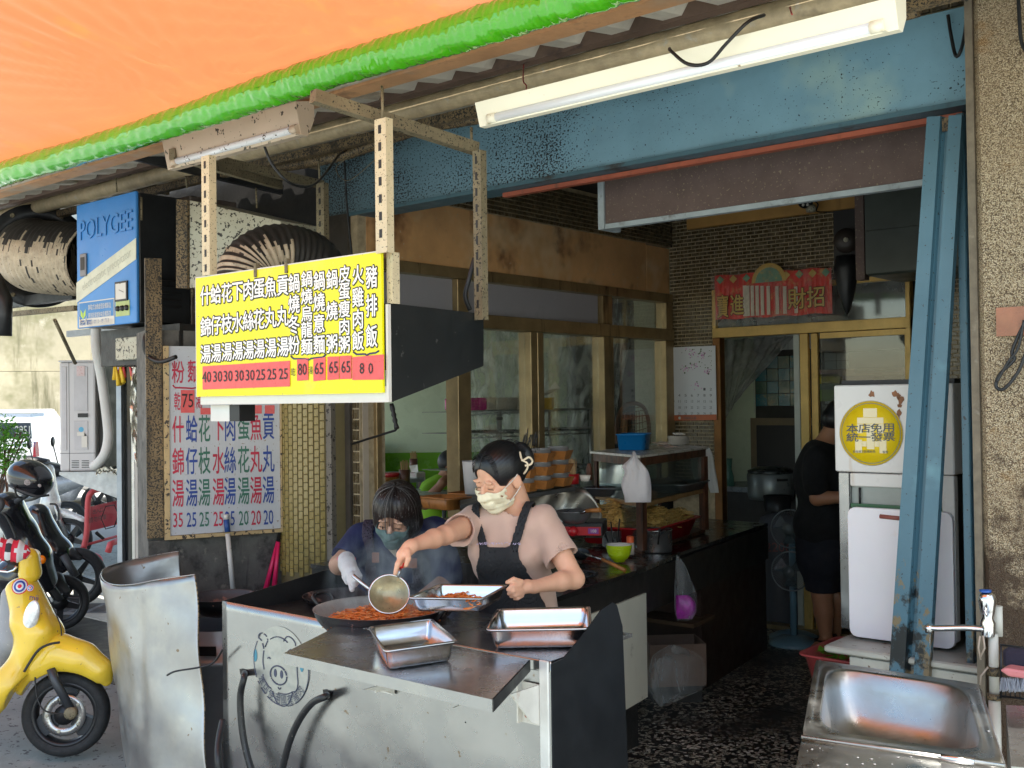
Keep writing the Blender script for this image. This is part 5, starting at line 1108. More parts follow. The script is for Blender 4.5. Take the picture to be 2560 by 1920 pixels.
# hanging bag of plastic bags
M_bag = mat('white_plastic_bag', (.82, .78, .79), .3, var=.05, bump=.8, bs=18, transl=.3, blot=((.7, .02, .12), .14, 13))
def bag(name, lab, outline, d0, m, nx=10, amp=.012, thick=.05, seed=0, cat='bag'):
    """crumpled bag: outline is rows (v, u0, u1); two puffed faces"""
    t = thing(name, lab, cat, D((outline[0][1]+outline[0][2])/2, outline[0][0], d0)); random.seed(seed)
    ph = [random.random()*6 for _ in range(6)]; rows = []; pts = smooth_path([V(o) for o in outline], 3)
    for j, o in enumerate(pts):
        v_, u0, u1 = o; row = []
        for i in range(2*nx+1):
            a_ = math.pi*2*i/(2*nx); s_ = .5-.5*math.cos(a_); side = math.sin(a_)
            pf = math.sin(math.pi*min(1, .12+j/len(pts)*.8)); k = amp*(math.sin(s_*17+ph[0]+j*.3)+.7*math.sin(s_*29+ph[1]-j*.5))
            row.append(D(u0+(u1-u0)*s_, v_, d0-side*thick*pf*.5+k*(1 if side > 0 else .3)))
        rows.append(row)
    MB().sheet(rows).build('film', m, t); return t
bag('hanging_bag', 'white plastic bag with magenta print hung on the display case corner', [(1128, 1582, 1588), (1145, 1576, 1594), (1165, 1556, 1612), (1182, 1562, 1622), (1210, 1553, 1628), (1240, 1560, 1629), (1256, 1562, 1628)], 5.36, M_bag, seed=2)
bag('dish_cloth', 'white cloth draped over the right end of the display case', [(1120, 1768, 1774), (1140, 1757, 1783), (1170, 1762, 1788), (1205, 1768, 1794), (1232, 1776, 1797)], 6.75, mat('white_cloth', (.7, .69, .67), .9, var=.06), seed=4, thick=.03, amp=.006)
bag('dish_cloth', 'white cloth hanging inside the post at the right of the display case', [(1136, 1742, 1748), (1143, 1728, 1752), (1180, 1732, 1752), (1215, 1740, 1753), (1228, 1744, 1753)], 6.9, bpy.data.materials['white_cloth'], seed=5, thick=.02, amp=.005)
bag('purple_bag', 'clear bag of magenta shreds hanging from the back counter', [(1388, 1690, 1694), (1410, 1689, 1712), (1450, 1687, 1728), (1480, 1686, 1741), (1520, 1686, 1743), (1545, 1690, 1735), (1552, 1694, 1720)], 5.3, filmmat('clear_bag', sc=9, base=.08, hi=.5), seed=6, thick=.12)
bag('magenta_filling', 'magenta pickles in the bottom of the clear hanging bag', [(1488, 1690, 1722), (1505, 1689, 1738), (1530, 1690, 1740), (1547, 1693, 1730)], 5.31, mat('magenta_food', (.35, .01, .3), .35, var=.4, vs=40), seed=7, thick=.09, cat='food')
# small kitchen ware
def pot(lab, c, r, h_, m=M_tray, name='steel_pot', lip=True, grp=None, dark=True):
    t = thing(name, lab, 'pot', c, group=grp); MB().lathe([(0, 0), (r*.96, 0), (r, .006), (r, h_), (r*1.05, h_+.002), (r*1.04, h_-.003), (r*.96, h_-.004), (r*.95, .01), (0, .008)], c, n=32).build('body', m, t); return t
M_dimst = mat('dull_pot_steel', (.42, .42, .42), .3, .9, var=.15, vs=8)
p1 = pot('steel pot holding ladles between the bowl and the stove', P(1530, 1366, Z=.82), .052, .085, M_dimst)
for k in range(3): MB().tube([P(1520+k*12, 1355, Z=.87), P(1505+k*22, 1310-k*6, Z=.97)], .004, 6).build('utensil', M_soot, p1)
p2 = pot('larger steel pot to the right of the wooden case post', P(1640, 1378, Z=.802), .085, .115, M_dimst)
MB().tube([P(1645, 1360, Z=.86), P(1650, 1322, Z=.95)], .005, 6).build('utensil', M_soot, p2)
bo = thing('lime_bowl', 'lime green bowl with cream inside on the stove counter', 'bowl', P(1548, 1404, Z=.82)); cb_ = V(bo.location)
MB().lathe([(0, 0), (.028, 0), (.03, .008), (.036, .01), (.05, .028), (.058, .05), (.063, .082)], cb_, n=36).build('outside', mat('lime_glaze', (.42, .55, .01), .25, var=.05), bo); MB().lathe([(.063, .082), (.065, .084), (.06, .082), (.055, .052), (.046, .03), (0, .018)], cb_, n=36).build('inside', M_chi, bo)
for z in (.035, .05, .063): MB().lathe([(.0535+(z-.035)*.26, z), (.0555+(z-.035)*.26, z+.002), (.054+(z-.035)*.26, z+.004)], cb_, n=36).build('ring', bpy.data.materials['lime_glaze'], bo)
sp_ = thing('seasoning_shaker', 'small clear shaker with an orange cap behind the lime bowl', 'shaker', P(1576, 1386, Z=.82)); cs = V(sp_.location)
MB().lathe([(0, 0), (.02, 0), (.021, .05), (.017, .06)], cs, n=16).build('jar', mat('jar_plastic', (.6, .5, .42), .3), sp_); MB().lathe([(.019, .06), (.02, .085), (.016, .092), (0, .092)], cs, n=16).build('cap', mat('orange_cap', (.75, .12, .03), .4), sp_)
ldn = thing('wok_ladle', 'steel ladle with brown wooden handle lying on the stove counter', 'ladle', P(1450, 1385, Z=.84)); l0, l1, l2 = P(1452, 1382, Z=.86), P(1505, 1398, Z=.87), P(1563, 1426, Z=.83)
MB().lathe([(0, -.03), (.03, -.024), (.045, 0)], l0, (.3, -.3, 1), 20).build('bowl', M_soot, ldn); MB().tube([l0, l1], .005, 6).build('shaft', M_steel, ldn); MB().tube([l1, l2], [.008, .0105], 8).build('handle', M_wood, ldn)
wr_ = thing('burner_ring', 'black cast burner ring on the stove counter by her elbow', 'burner', P(1440, 1440, Z=.83))
for r_ in (.05, .09): MB().tube([V(wr_.location)+V((r_*math.cos(q_), r_*math.sin(q_), .01)) for q_ in [2*math.pi*k/28 for k in range(29)]], .008, 6).build('ring', M_soot, wr_)
# portable stove, pan and curved splash guard
sv = thing('gas_stove', 'red fronted table gas stove with a small pan on it', 'gas stove', D(1450, 1330, 5.15)); c0 = D(1455, 1322, 5.1); xr2 = V((.87, .49, 0)); yr2 = V((-.49, .87, 0))
Rm = Matrix.Translation(c0) @ Matrix(((xr2.x, yr2.x, 0, 0), (xr2.y, yr2.y, 0, 0), (0, 0, 1, 0), (0, 0, 0, 1)))
MB().box((-.1, -.0, -.035), (.1, .2, .03), Rm, bv=.005).build('body', M_black, sv); MB().box((-.1, -.01, -.03), (.09, -.001, .01), Rm).build('red_front', M_red, sv)
MB().lathe([(0, .03), (.021, .028), (.024, 0)], Rm @ V((-.04, -.01, -.01)), Rm.to_3x3() @ V((0, -1, 0)), 16).build('knob', M_red, sv)
MB().box((.03, -.0125, -.022), (.08, -.011, .004), Rm).build('sticker', mat('purple_sticker', (.18, .03, .2), .4), sv)
lbm = MB(); put(lbm, '108', Rm @ V((.055, -.0135, -.009)), xr2, CZ, .02, .02, 0, .001); lbm.build('sticker_lettering', M_white, sv)
pn = thing('frying_pan', 'grey lipped pan with a wooden handle on the gas stove', 'pan', D(1440, 1290, 5.1)); cpn = D(1436, 1288, 5.12)
MB().lathe([(0, -.035), (.05, -.035), (.075, -.01), (.088, .02), (.09, .023), (.084, .02), (.07, -.008), (0, -.03)], cpn, n=32).build('bowl', mat('grey_pan', (.2, .2, .2), .35, .6, var=.2), pn); MB().tube([D(1452, 1283, 5.02), D(1468, 1277, 4.98)], .006, 6).build('rivet_arm', M_tray, pn); MB().tube([D(1466, 1277, 4.98), D(1500, 1275, 4.92)], [.009, .011], 8).build('handle', M_wood, pn)
sg_ = thing('splash_guard', 'curved dented steel splash guard behind the gas stove', 'splash guard', D(1420, 1260, 5.3)); rows = []
for j in range(9):
    s_ = j/8; row = []
    for i in range(25):
        x = i/24; u = 1300+205*x; top_ = 1237-20*math.sin(min(1, x*1.25)*math.pi*.55)+(max(0, x-.72)/.28)**2*70; v = top_+(1345-top_)*s_
        row.append(D(u, v, 5.3+.012*math.sin(x*13+s_*5)-.10*max(0, x-.6)))
    rows.append(row)
MB().sheet(rows).build('sheet', mat('dull_guard_steel', (.3, .28, .25), .35, .85, var=.2, vs=5, bump=.3, bs=9), sg_, thick=.003)
# shelf with wooden pot boxes
ZS = D(1340, 1238, 5.2).z
sh = thing('pot_shelf', 'dark shelf carrying the stacked wooden pot boxes', 'shelf', D(1350, 1240, 5.2)); MB().prism([D(1150, 1262, 4.9), D(1438, 1216, 5.15), D(1400, 1205, 5.6), D(1150, 1240, 5.5)], (0, 0, -.02)).build('board', M_dark, sh)
M_alu2 = mat('satin_aluminium', (.4, .4, .4), .35, .5)
def potbox(c, rz, lab, s_=.05, h_=.042, wpot=True):
    t = thing('pot_box', lab, 'wooden box', c, group='wooden pot boxes'); R4 = Matrix.Translation(V(c)) @ Matrix.Rotation(rz, 4, 'Z')
    for k in range(4):
        a0, a1 = math.radians(45+90*k), math.radians(135+90*k); f = lambda a_, r_, z: R4 @ V((r_*1.414*math.cos(a_), r_*1.414*math.sin(a_), z))
        MB().add([f(a0, s_*.82, 0), f(a1, s_*.82, 0), f(a1, s_*1.1, h_), f(a0, s_*1.1, h_), f(a0, s_*.74, 0), f(a1, s_*.74, 0), f(a1, s_*1.02, h_), f(a0, s_*1.02, h_)], [(0, 1, 2, 3), (7, 6, 5, 4), (3, 2, 6, 7), (0, 4, 5, 1)]).build('side_board', M_wood, t)
    if wpot: MB().lathe([(0, .004), (s_*.92, .03), (s_*.92, h_+.019), (s_*.98, h_+.0205), (s_*.88, h_+.017), (0, h_-.005)], c, n=24).build('steel_pot', M_alu2, t)
    return t
cols_ = [(1312, 5.06, 0), (1352, 5.1, 1), (1396, 5.2, 2)]
for ci, (u, d_, k_) in enumerate(cols_):
    base = D(u, 1212, d_)
    for r_ in range(3):
        c = V((base.x, base.y, D(u, 1228-ci*7, d_).z+r_*.0635))
        potbox(c, .25+.05*r_, ['wooden pot box low in the %s stack behind her head', 'wooden pot box midway up the %s stack behind her head', 'wooden pot box on top of the %s stack behind her head'][r_] % ['left', 'middle', 'right'][ci], .055 if ci else .05)
# flared wooden trays on the ledge before the dining window
def wtray(lab, u, v, d_, l, w_, h_, rz): return boxtray('wooden_tray', lab, 'tray', D(u, v, d_), l, w_, h_, rz, M_wood, 1.14, 'wooden trays', th=.008)
wtray('flared wooden tray in front, under the dining window', 1112, 1270, 5.3, .20, .13, .055, -.1); wtray('flared wooden tray behind and right of the front one', 1175, 1256, 5.6, .16, .12, .05, .1)
bk = thing('white_bucket', 'tall plain white plastic bucket behind the young woman', 'bucket', D(1190, 1233, 5.5)); cbk = D(1188, 1234, 5.5)
MB().lathe([(0, 0), (.052, 0), (.064, .165), (.067, .168), (.062, .163), (.05, .01), (0, .01)], cbk, n=32).build('body', mat('white_bucket', (.7, .68, .68), .45, var=.03), bk)
cc = thing('chopstick_jar', 'jar of wooden chopsticks and skewers right of the pot boxes', 'chopsticks', D(1432, 1205, 5.4)); cj = D(1432, 1210, 5.4); random.seed(5)
MB().lathe([(0, 0), (.03, 0), (.034, .05), (.03, .05), (0, .01)], cj, n=16).build('jar', M_red, cc)
for k in range(26):
    a_ = random.random()*6.28; r_ = random.random()*.024; MB().tube([cj+V((r_*.5*math.cos(a_), r_*.5*math.sin(a_), .01)), cj+V((r_*1.6*math.cos(a_)-.02, r_*1.6*math.sin(a_), .115+random.random()*.015))], .0022, 4).build('chopstick', mat('bamboo', (.55, .35, .17), .5) if k == 0 else bpy.data.materials['bamboo'], cc)
ct = D(1473, 1200, 5.5); tag(MB().lathe([(0, 0), (.016, 0), (.016, .06), (.01, .075), (.01, .085), (0, .085)], ct, n=14).build('sauce_bottle', M_darkwood), 'small dark brown sauce bottle beside the chopstick jar', 'bottle')
cup = D(1463, 1203, 5.35); tag(MB().lathe([(0, 0), (.02, 0), (.028, .03), (.026, .03), (0, .006)], cup, n=20).build('tea_cup', M_chi), 'small patterned cup beside the chopstick jar', 'cup')
# cardboard box in a clear bag on the floor
bx = thing('cardboard_box', 'brown carton under a clear plastic bag on the terrazzo', 'box', P(1690, 1740, Z=0)); bc = P(1692, 1722, Z=.05)
Rb = Matrix.Translation(V((bc.x-.02, bc.y, .09))) @ Matrix.Rotation(.78, 4, 'Z'); M_card = mat('cardboard', (.16, .10, .07), .8, var=.15, blot=((.2, .03, .03), .16, 5))
for a_, b__ in (((-.15, -.12, 0), (-.145, .12, .22)), ((.145, -.12, 0), (.15, .12, .22)), ((-.145, -.12, 0), (.145, -.115, .22)), ((-.145, .115, 0), (.145, .12, .22)), ((-.145, -.115, 0), (.145, .115, .005))): MB().box(a_, b__, Rb).build('panel', M_card, bx)
MB().box((-.13, -.1, -.09), (.13, .1, -.002), Rb).build('plinth_box', M_dark, bx)
bag('clear_liner', 'clear plastic bag drawn over the carton', [(1612, 1675, 1690), (1632, 1640, 1740), (1650, 1625, 1762), (1690, 1618, 1764), (1720, 1618, 1760), (1740, 1630, 1720), (1766, 1648, 1664)], P(1690, 1766, Z=0.02).length*.93, filmmat('liner_film', sc=7, base=.06, hi=.5), seed=9, thick=.36)
# ---------------------------------------------------------------- things beyond the partition glass
rk = thing('wire_rack', 'chrome wire shelving rack behind the partition glass', 'wire rack', D(1320, 1100, 7.0)); DR = 7.0
def rp(u, v, dd_=0): 
    k = (u-1150)/335; return D(u, v, 6.9+.7*k+dd_)
for v0, v1 in ((1031, 1021), (1046-8, 1028-6), (1085, 1074), (1096, 1083), (1179, 1160), (1190, 1170)):
    MB().tube([rp(1152, v0), rp(1482, v1)], .0055, 6).build('rail', M_alu2, rk)
for v0, v1, h0 in ((1031, 1021, 11), (1085, 1074, 11), (1179, 1160, 11)):
    zg = [rp(1155+i*9, v0+(v1-v0)*(i/36)+(h0*.95 if i % 2 else 1)) for i in range(37)]; MB().tube(zg, .0035, 4).build('zigzag_wire', M_alu2, rk)
    q = [rp(1152, v0), rp(1482, v1)]; MB().prism([q[0], q[1], q[1]+V((-.35, 0, 0)), q[0]+V((-.35, 0, 0))], (0, 0, .003)).build('shelf_wires', mat('shelf_mesh', (.15, .15, .14), .4, .6), rk)
for u, w_ in ((1248, .017), (1156, .012), (1374, .012), (1478, .014)): MB().tube([rp(u, 1020), rp(u+1, 1250)], w_, 12).build('post', M_alu2, rk)
MB().tube([rp(1249, 1043), rp(1249, 1050)], .021, 12).build('collar', M_black, rk)
M_pk = mat('shrink_film_pack', (.58, .52, .44), .25, var=.1, bump=.8, bs=20); M_pk2 = mat('magenta_pack', (.5, .01, .2), .25, var=.3, vs=20, bump=.8, bs=20, blot=((.75, .6, .65), .3, 22))
pks = thing('tissue_packs', 'shrink wrapped row of magenta and clear packs on top of the wire rack', 'packs', rp(1153, 1027))
for i, (u0, u1, m_) in enumerate(((1153, 1176, M_pk2), (1177, 1198, M_pk2), (1199, 1219, M_pk2), (1220, 1242, M_pk), (1243, 1269, M_pk), (1270, 1294, M_pk), (1295, 1313, M_pk))):
    a, b_ = rp(u0, 1027-(u0-1150)*.02, -.05), rp(u1, 1027-(u1-1150)*.02, -.05); h_ = .082
    MB().prism([a, b_, b_+V((-.15, 0, 0)), a+V((-.15, 0, 0))], (0, 0, h_)).build('cup_pack', m_, pks, bevel=.012)

yb = boxtray('yellow_bin', 'yellow plastic bin on the wire rack', 'bin', rp(1366, 1024, -.02), .085, .1, .08, .5, mat('yellow_plastic', (.75, .42, .0), .35), 1.1)
random.seed(4); pp = rp(1372, 990, -.02); pm_ = MB()
for k in range(5):
    a_ = random.uniform(-.6, .6); pm_.add([pp+V((-.05, -.03, -.005*k)), pp+V((.02, -.05, .01*k)), pp+V((.10, .02+a_*.05, .05)), pp+V((.01, .06, .06+.01*k))], [(0, 1, 2, 3)])
tag(pm_.build('paper_sheets', M_white, None, thick=.001), 'crumpled white papers stuck in the yellow bin', 'paper')
boxtray('steel_tray', 'shallow covered tray on the left of the rack middle shelf', 'tray', rp(1235, 1083, .12), .28, .2, .02, .6, M_dimst, 1.1, 'rack trays'); boxtray('steel_tray', 'shallow covered tray on the right of the rack middle shelf', 'tray', rp(1405, 1076, .12), .34, .2, .02, .6, M_dimst, 1.1, 'rack trays')
# plastic sheeting hung in the dining room
def drape(lab, pts4, nx, ny, amp, seed, m, name='plastic_sheet'):
    random.seed(seed); ph = [random.random()*6 for _ in range(8)]; rows = []
    for j in range(ny+1):
        t_ = j/ny; row = []
        for i in range(nx+1):
            s_ = i/nx; p = V(pts4[0]).lerp(V(pts4[1]), s_).lerp(V(pts4[3]).lerp(V(pts4[2]), s_), t_)
            k = amp*(math.sin(s_*22+ph[0]+t_*3)+.6*math.sin(s_*47+ph[1]-t_*5)+.5*math.sin((s_+t_)*31+ph[2])); row.append(p+CF*k+CU*k*.3)
        rows.append(row)
    o = MB().sheet(rows).build(name, m); return tag(o, lab, 'plastic sheet')
M_film = filmmat('hung_film', (1, 1, .3), 9, .2, 1, (.95, .96, .94))
drape('wrinkled clear plastic sheet hung behind the two middle panes', [D(1140, 820, 8.2), D(1520, 830, 8.6), D(1500, 1230, 8.4), D(1150, 1230, 8.0)], 90, 60, .045, 3, M_film)
drape('clear plastic sheet gathered behind the right hand pane', [D(1500, 700, 8.5), D(1600, 745, 8.9), D(1545, 1000, 8.8), D(1512, 1230, 8.5)], 40, 40, .02, 5, M_film)
# rattan chair
rc = thing('rattan_chair', 'high round backed rattan chair behind the right hand pane', 'chair', D(1570, 1120, 8.2)); M_rat = mat('rattan', (.16, .06, .025), .5, var=.3)
arch = smooth_path([D(1542, 1110, 8.2), D(1544, 1050, 8.2), D(1560, 1018, 8.25), D(1585, 1008, 8.3), D(1610, 1020, 8.35), D(1622, 1060, 8.4), D(1622, 1110, 8.4)], 6); MB().tube(arch, .016, 8).build('back_hoop', M_rat, rc)
for k in range(9):
    MB().tube([arch[2+k*2], arch[-6-(k*2) % 20]], .003, 4).build('cane', M_rat, rc)
for k in range(8): MB().tube([D(1546+k*9, 1110, 8.25), D(1556+k*7, 1022+abs(k-3.5)*3, 8.27)], .003, 4).build('cane', M_rat, rc)
MB().box(D(1540, 1130, 8.2)+V((-.3, -.1, -.4)), D(1620, 1125, 8.3)+V((.1, .3, -.34)), bv=.02).build('seat', M_rat, rc)
# dining table with pots of chopsticks
dt = thing('dining_table', 'grey topped dining table with bowls by the green wall', 'table', D(960, 1300, 7.6)); M_gt = mat('grey_table', (.3, .34, .34), .3)
zt5 = D(990, 1210, 7.8).z; q = [D(905, 1212, 8.0), D(1060, 1206, 8.4), D(1060, 1206, 9.2), D(905, 1212, 9.2)]; MB().prism([(p.x, p.y, zt5) for p in q], (0, 0, -.03)).build('top', M_gt, dt)
for u, d_ in ((915, 8.1), (1050, 8.5), (930, 9.1), (1045, 9.1)): p = D(u, 1230, d_); MB().tube([(p.x, p.y, 0), (p.x, p.y, zt5-.03)], .015, 8).build('leg', M_chrome, dt)
dt2 = thing('dining_table', 'nearer grey dining table just behind the older woman', 'table', D(930, 1260, 7.0)); zt6 = D(960, 1238, 7.2).z; q = [D(905, 1240, 7.0), D(1130, 1240, 7.1), D(1130, 1232, 7.7), D(905, 1232, 7.7)]; MB().prism([(p.x, p.y, zt6) for p in q], (0, 0, -.03)).build('top', M_gt, dt2)
for u, d_ in ((915, 7.1), (1110, 7.2), (925, 7.6), (1110, 7.6)): p = D(u, 1240, d_); MB().tube([(p.x, p.y, 0), (p.x, p.y, zt6-.03)], .015, 8).build('leg', M_chrome, dt2)
M_cupb = mat('brown_cup', (.12, .05, .035), .4)
for u, v, d_, sc2, lb in ((1012, 1212, 8.0, 1.25, 'brown cup of chopsticks nearest the older woman'), (1034, 1175, 8.6, 1.0, 'brown cup of chopsticks farther back by the green wall')):
    t = thing('chopstick_cup', lb, 'chopsticks', D(u, v, d_)); c = D(u, v, d_); MB().lathe([(0, 0), (.03*sc2, 0), (.033*sc2, .09*sc2), (.029*sc2, .09*sc2), (0, .01)], c, n=16).build('cup', M_cupb, t)
    for k in range(18): a_ = k*2.4; r_ = .024*sc2*math.sqrt(k/18); MB().tube([c+V((r_*.6*math.cos(a_), r_*.6*math.sin(a_), .01)), c+V((r_*1.3*math.cos(a_), r_*1.3*math.sin(a_), .14*sc2+.01*math.sin(k*5)))], .003, 4).build('chopstick', bpy.data.materials['bamboo'], t)
tb = thing('tissue_box', 'white and pink tissue box on the far dining table', 'tissue box', D(1038, 1190, 8.5)); c = D(1037, 1190, 8.5); MB().box(c+V((-.07, -.05, -.04)), c+V((.07, .05, .03)), bv=.004).build('carton', mat('tissue_carton', (.6, .55, .5), .5, blot=((.7, .05, .3), .45, 14)), tb)
MB().add([c+V((-.04, 0, .03)), c+V((.04, 0, .03)), c+V((.02, .01, .09)), c+V((-.05, -.01, .08))], [(0, 1, 2, 3)]).build('tissue', M_white, tb, thick=.002)
for u, v, m_, lb in ((965, 1202, M_wood, 'stack of orange brown trays on the far dining table'), (980, 1192, M_red, 'dark red bowl on the stacked trays'), (925, 1225, M_red, 'dark red bowl at the left end of the near dining table')):
    c = D(u, v, 8.0); tag(MB().lathe([(0, 0), (.05 if m_ is M_red else .09, 0), (.06 if m_ is M_red else .1, .03), (.055 if m_ is M_red else .09, .03), (0, .01)], c, n=24).build('bowl' if m_ is M_red else 'tray_stack', m_), lb, 'bowl' if m_ is M_red else 'tray')
# ---------------------------------------------------------------- back wall: calendar, banner, lamps, door
YW = YB-.03
ca = thing('wall_calendar', 'white wall calendar with pink blossoms and an orange foot strip', 'calendar', P(1735, 900, Y=YW))
FCa = plane_fn((0, YW, 0), (0, 1, 0)); qc = [FCa(1673, 1052), FCa(1792, 1050), FCa(1786, 864), FCa(1673, 869)]
qc = [P(1673, 1052, Y=YW), P(1792, 1050, Y=YW), P(1788, 864, Y=YW), P(1673, 869, Y=YW)]
MB().prism(qc, (0, .004, 0)).build('sheet', mat('calendar_paper', (.68, .69, .72), .5, var=.02), ca)
qo = [P(1674, 1052, Y=YW), P(1792, 1050, Y=YW), P(1791.5, 1036, Y=YW), P(1674, 1038, Y=YW)]; MB().prism([p+V((0, -.001, 0)) for p in qo], (0, -.001, 0)).build('foot_strip', mat('orange_strip', (.5, .13, .05), .4), ca)
random.seed(12); FLm = {}
for nm_, col_ in (('blossom', (.5, .2, .45)), ('blossom_pale', (.66, .45, .62)), ('leaf', (.12, .16, .1))): FLm[nm_] = (MB(), mat('print_'+nm_, col_, .6, var=0))
def dot(mb, u, v, r, k=7):
    c = P(u, v, Y=YW-.0015-random.random()*.001); mb.add([c]+[c+V((r*math.cos(6.283*i/k)*random.uniform(.6, 1.1), 0, r*math.sin(6.283*i/k)*random.uniform(.6, 1.1))) for i in range(k)], [(0, 1+i, 1+(i+1) % k) for i in range(k)])
for cu, cv in ((1728, 882), (1757, 887), (1736, 915), (1768, 928), (1712, 925), (1740, 962)):
    for k in range(20 if cv != 962 else 12): dot(FLm[random.choice(['blossom', 'blossom_pale', 'blossom_pale', 'leaf'])][0], cu+random.gauss(0, 6), cv+random.gauss(0, 5), random.uniform(.003, .009))
for k in range(26): dot(FLm['leaf'][0], random.uniform(1700, 1782), random.uniform(875, 935), .004)
for nm_ in FLm: tag(FLm[nm_][0].build(nm_+'_print', FLm[nm_][1], ca), None, kind='stuff')
cal = MB(); FCal = plane_fn((0, YW-.001, 0), (0, 1, 0))
dn_ = 1
for r_ in range(5):
    for c__ in range(7):
        n_ = r_*7+c__-4
        if 1 <= n_ <= 30: wr(cal, FCal, str(n_), 1683+c__*15.7, 973+r_*15.4, 5.5, 6.5, CX, off=0)
for j, ch in enumerate('三商美邦人壽'): wr(cal, FCal, ch, 1708+j*6, 1045, 6, 7, CX, z=.0035)
cal.build('dates', mat('grey_print', (.12, .12, .13), .6, var=0), ca)
hp_ = MB()
for s_ in (1,): hp_.lathe([(0, .001), (.012, 0)], P(1699, 1045, Y=YW-.004), (0, -1, 0), 5)
hp_.build('emblem', M_white, ca)
# banner with gold characters wrapped in plastic
bn = thing('red_banner', 'red and gold new year banner pleated in clear plastic above the door', 'banner', P(1930, 740, Y=6.8)); FB = plane_fn((0, 6.80, 0), (0, 1, 0))
b00, b10, b11, b01 = P(1788, 800, Y=6.8), P(2080, 782, Y=6.8), P(2078, 668, Y=6.8), P(1786, 690, Y=6.8)
M_ban = mat('banner_cloth', (.6, .04, .03), .45, var=.2, vs=6, blot=[((.5, .32, .1), .42, 14), ((.08, .2, .16), .2, 18)], streak=((.55, .45, .36), .35, 16)); rows = []
for j in range(13):
    t_ = j/12; row = []
    for i in range(121):
        s_ = i/120; p = b00.lerp(b10, s_).lerp(b01.lerp(b11, s_), t_); row.append(p+V((0, .012*abs(((s_*24) % 1)-.5)*(1 if t_ < .75 else .3), .004*math.sin(s_*24))))
    rows.append(row)
MB().sheet(rows, False).build('cloth', M_ban, bn)
M_gold = mat('gold_print', (.55, .36, .1), .4, var=.1); M_ivory = mat('ivory_pleat', (.62, .55, .45), .4, var=.1); bt = MB(); bo_ = MB()
for ch, u, v, w_, h_ in (('招', 2041, 742, 40, 46), ('財', 1994, 747, 40, 46), ('進', 1845, 762, 30, 46), ('寶', 1809, 766, 26, 50)):
    wr(bo_, FB, ch, u, v, w_, h_, CX, off=.05, z=.012); wr(bt, FB, ch, u, v, w_, h_, CX, off=.015, z=.014)
bo_.build('character_outline', M_black, bn); bt.build('gold_characters', M_gold, bn)
for u in (1862, 1870, 1881, 1893, 1906, 1921, 1943, 1962, 1990): 
    a = P(u-3.5, 795-(u-1788)*.06, Y=6.79); c = P(u+3.5, 712+(u-1788)*.02, Y=6.79); MB().box((a.x, 6.788, a.z), (c.x, 6.792, c.z)).build('pale_pleat', M_ivory, bn)
hc_ = P(1922, 705, Y=6.79); MB().lathe([(.1, 0), (.115, .004), (.13, 0)], hc_, (0, -1, 0), 40, a0=0, a1=math.pi).build('sun_disc_rim', M_gold, bn)
MB().lathe([(0, 0), (.1, .002)], hc_, (0, -1, 0), 40, a0=0, a1=math.pi).build('sun_disc', mat('green_print', (.16, .3, .2), .5, blot=((.5, .35, .1), .45, 25)), bn)
for i in range(9):
    if 3 <= i <= 4: continue
    p = P(1800+i*33, 700-i*2.4, Y=6.79); MB().lathe([(0, .003), (.02, .003), (.03, 0)], p, (0, -1, 0), 4).build('fretwork', M_gold if i % 2 else bpy.data.materials['green_print'], bn)
drape('clear shiny plastic cover over the red banner', [P(1775, 672, Y=6.76), P(2088, 652, Y=6.76), P(2086, 790, Y=6.76), P(1782, 815, Y=6.76)], 60, 20, .006, 8, filmmat('cover_film', (1, 1, .4), 9, .0, .3, (.8, .8, .8)), 'plastic_cover')
# twin work lamp and the black bell lamp
wl_ = thing('led_work_lamp', 'round black led lamp on a white clamp at the ochre fascia', 'lamp', P(2015, 505, Y=6.6)); c = P(2014, 503, Y=6.55)
MB().lathe([(0, -.03), (.045, -.02), (.05, 0), (.045, .004), (0, .002)], c, (.5, -.7, -.5), 24).build('head', M_black, wl_)
ax3 = V((.5, -.7, -.5)).normalized(); e1 = ax3.cross(V((0, 0, 1))).normalized(); e2 = ax3.cross(e1)
for k in range(6): MB().lathe([(0, .006), (.009, .004), (.01, 0)], c+ax3*.003+(e1*math.cos(k*1.047)+e2*math.sin(k*1.047))*.027, ax3, 10).build('led', M_white, wl_)
MB().lathe([(0, .0), (.03, 0), (.035, .02), (.02, .05), (0, .05)], P(2028, 530, Y=6.6), (0, 0, 1), 16).build('socket', M_cream, wl_); MB().tube(smooth_path([P(2030, 500, Y=6.6), P(2045, 510, Y=6.58), P(2042, 528, Y=6.6), P(2070, 530, Y=6.65), P(2110, 532, Y=6.7)]), .004, 6).build('flex', M_black, wl_)
bl2 = thing('black_wall_fan', 'sooty black wall fan motor with drooping fabric hanging before the banner', 'wall fan', P(2115, 620, Y=6.3)); c = P(2115, 600, Y=6.2)
MB().lathe([(0, -.09), (.06, -.08), (.075, -.02), (.07, .0), (.03, .012), (0, .014)], c, (.3, -.9, 0), 28).build('motor', mat('brown_black', (.03, .022, .018), .45), bl2)
MB().lathe([(0, .018), (.014, .016), (.016, .01)], c+V((.3, -.9, 0)).normalized()*.0, (.3, -.9, 0), 12).build('hub_cap', M_cream, bl2)
MB().lathe([(0, -.36), (.02, -.33), (.05, -.22), (.075, -.08), (.06, 0), (.0, .01)], P(2115, 640, Y=6.3), (0, 0, 1), 20).build('drooping_bag', M_soot, bl2); MB().box(c+V((-.12, .1, -.12)), c+V((.14, .3, .2))).build('mount', M_black, bl2)
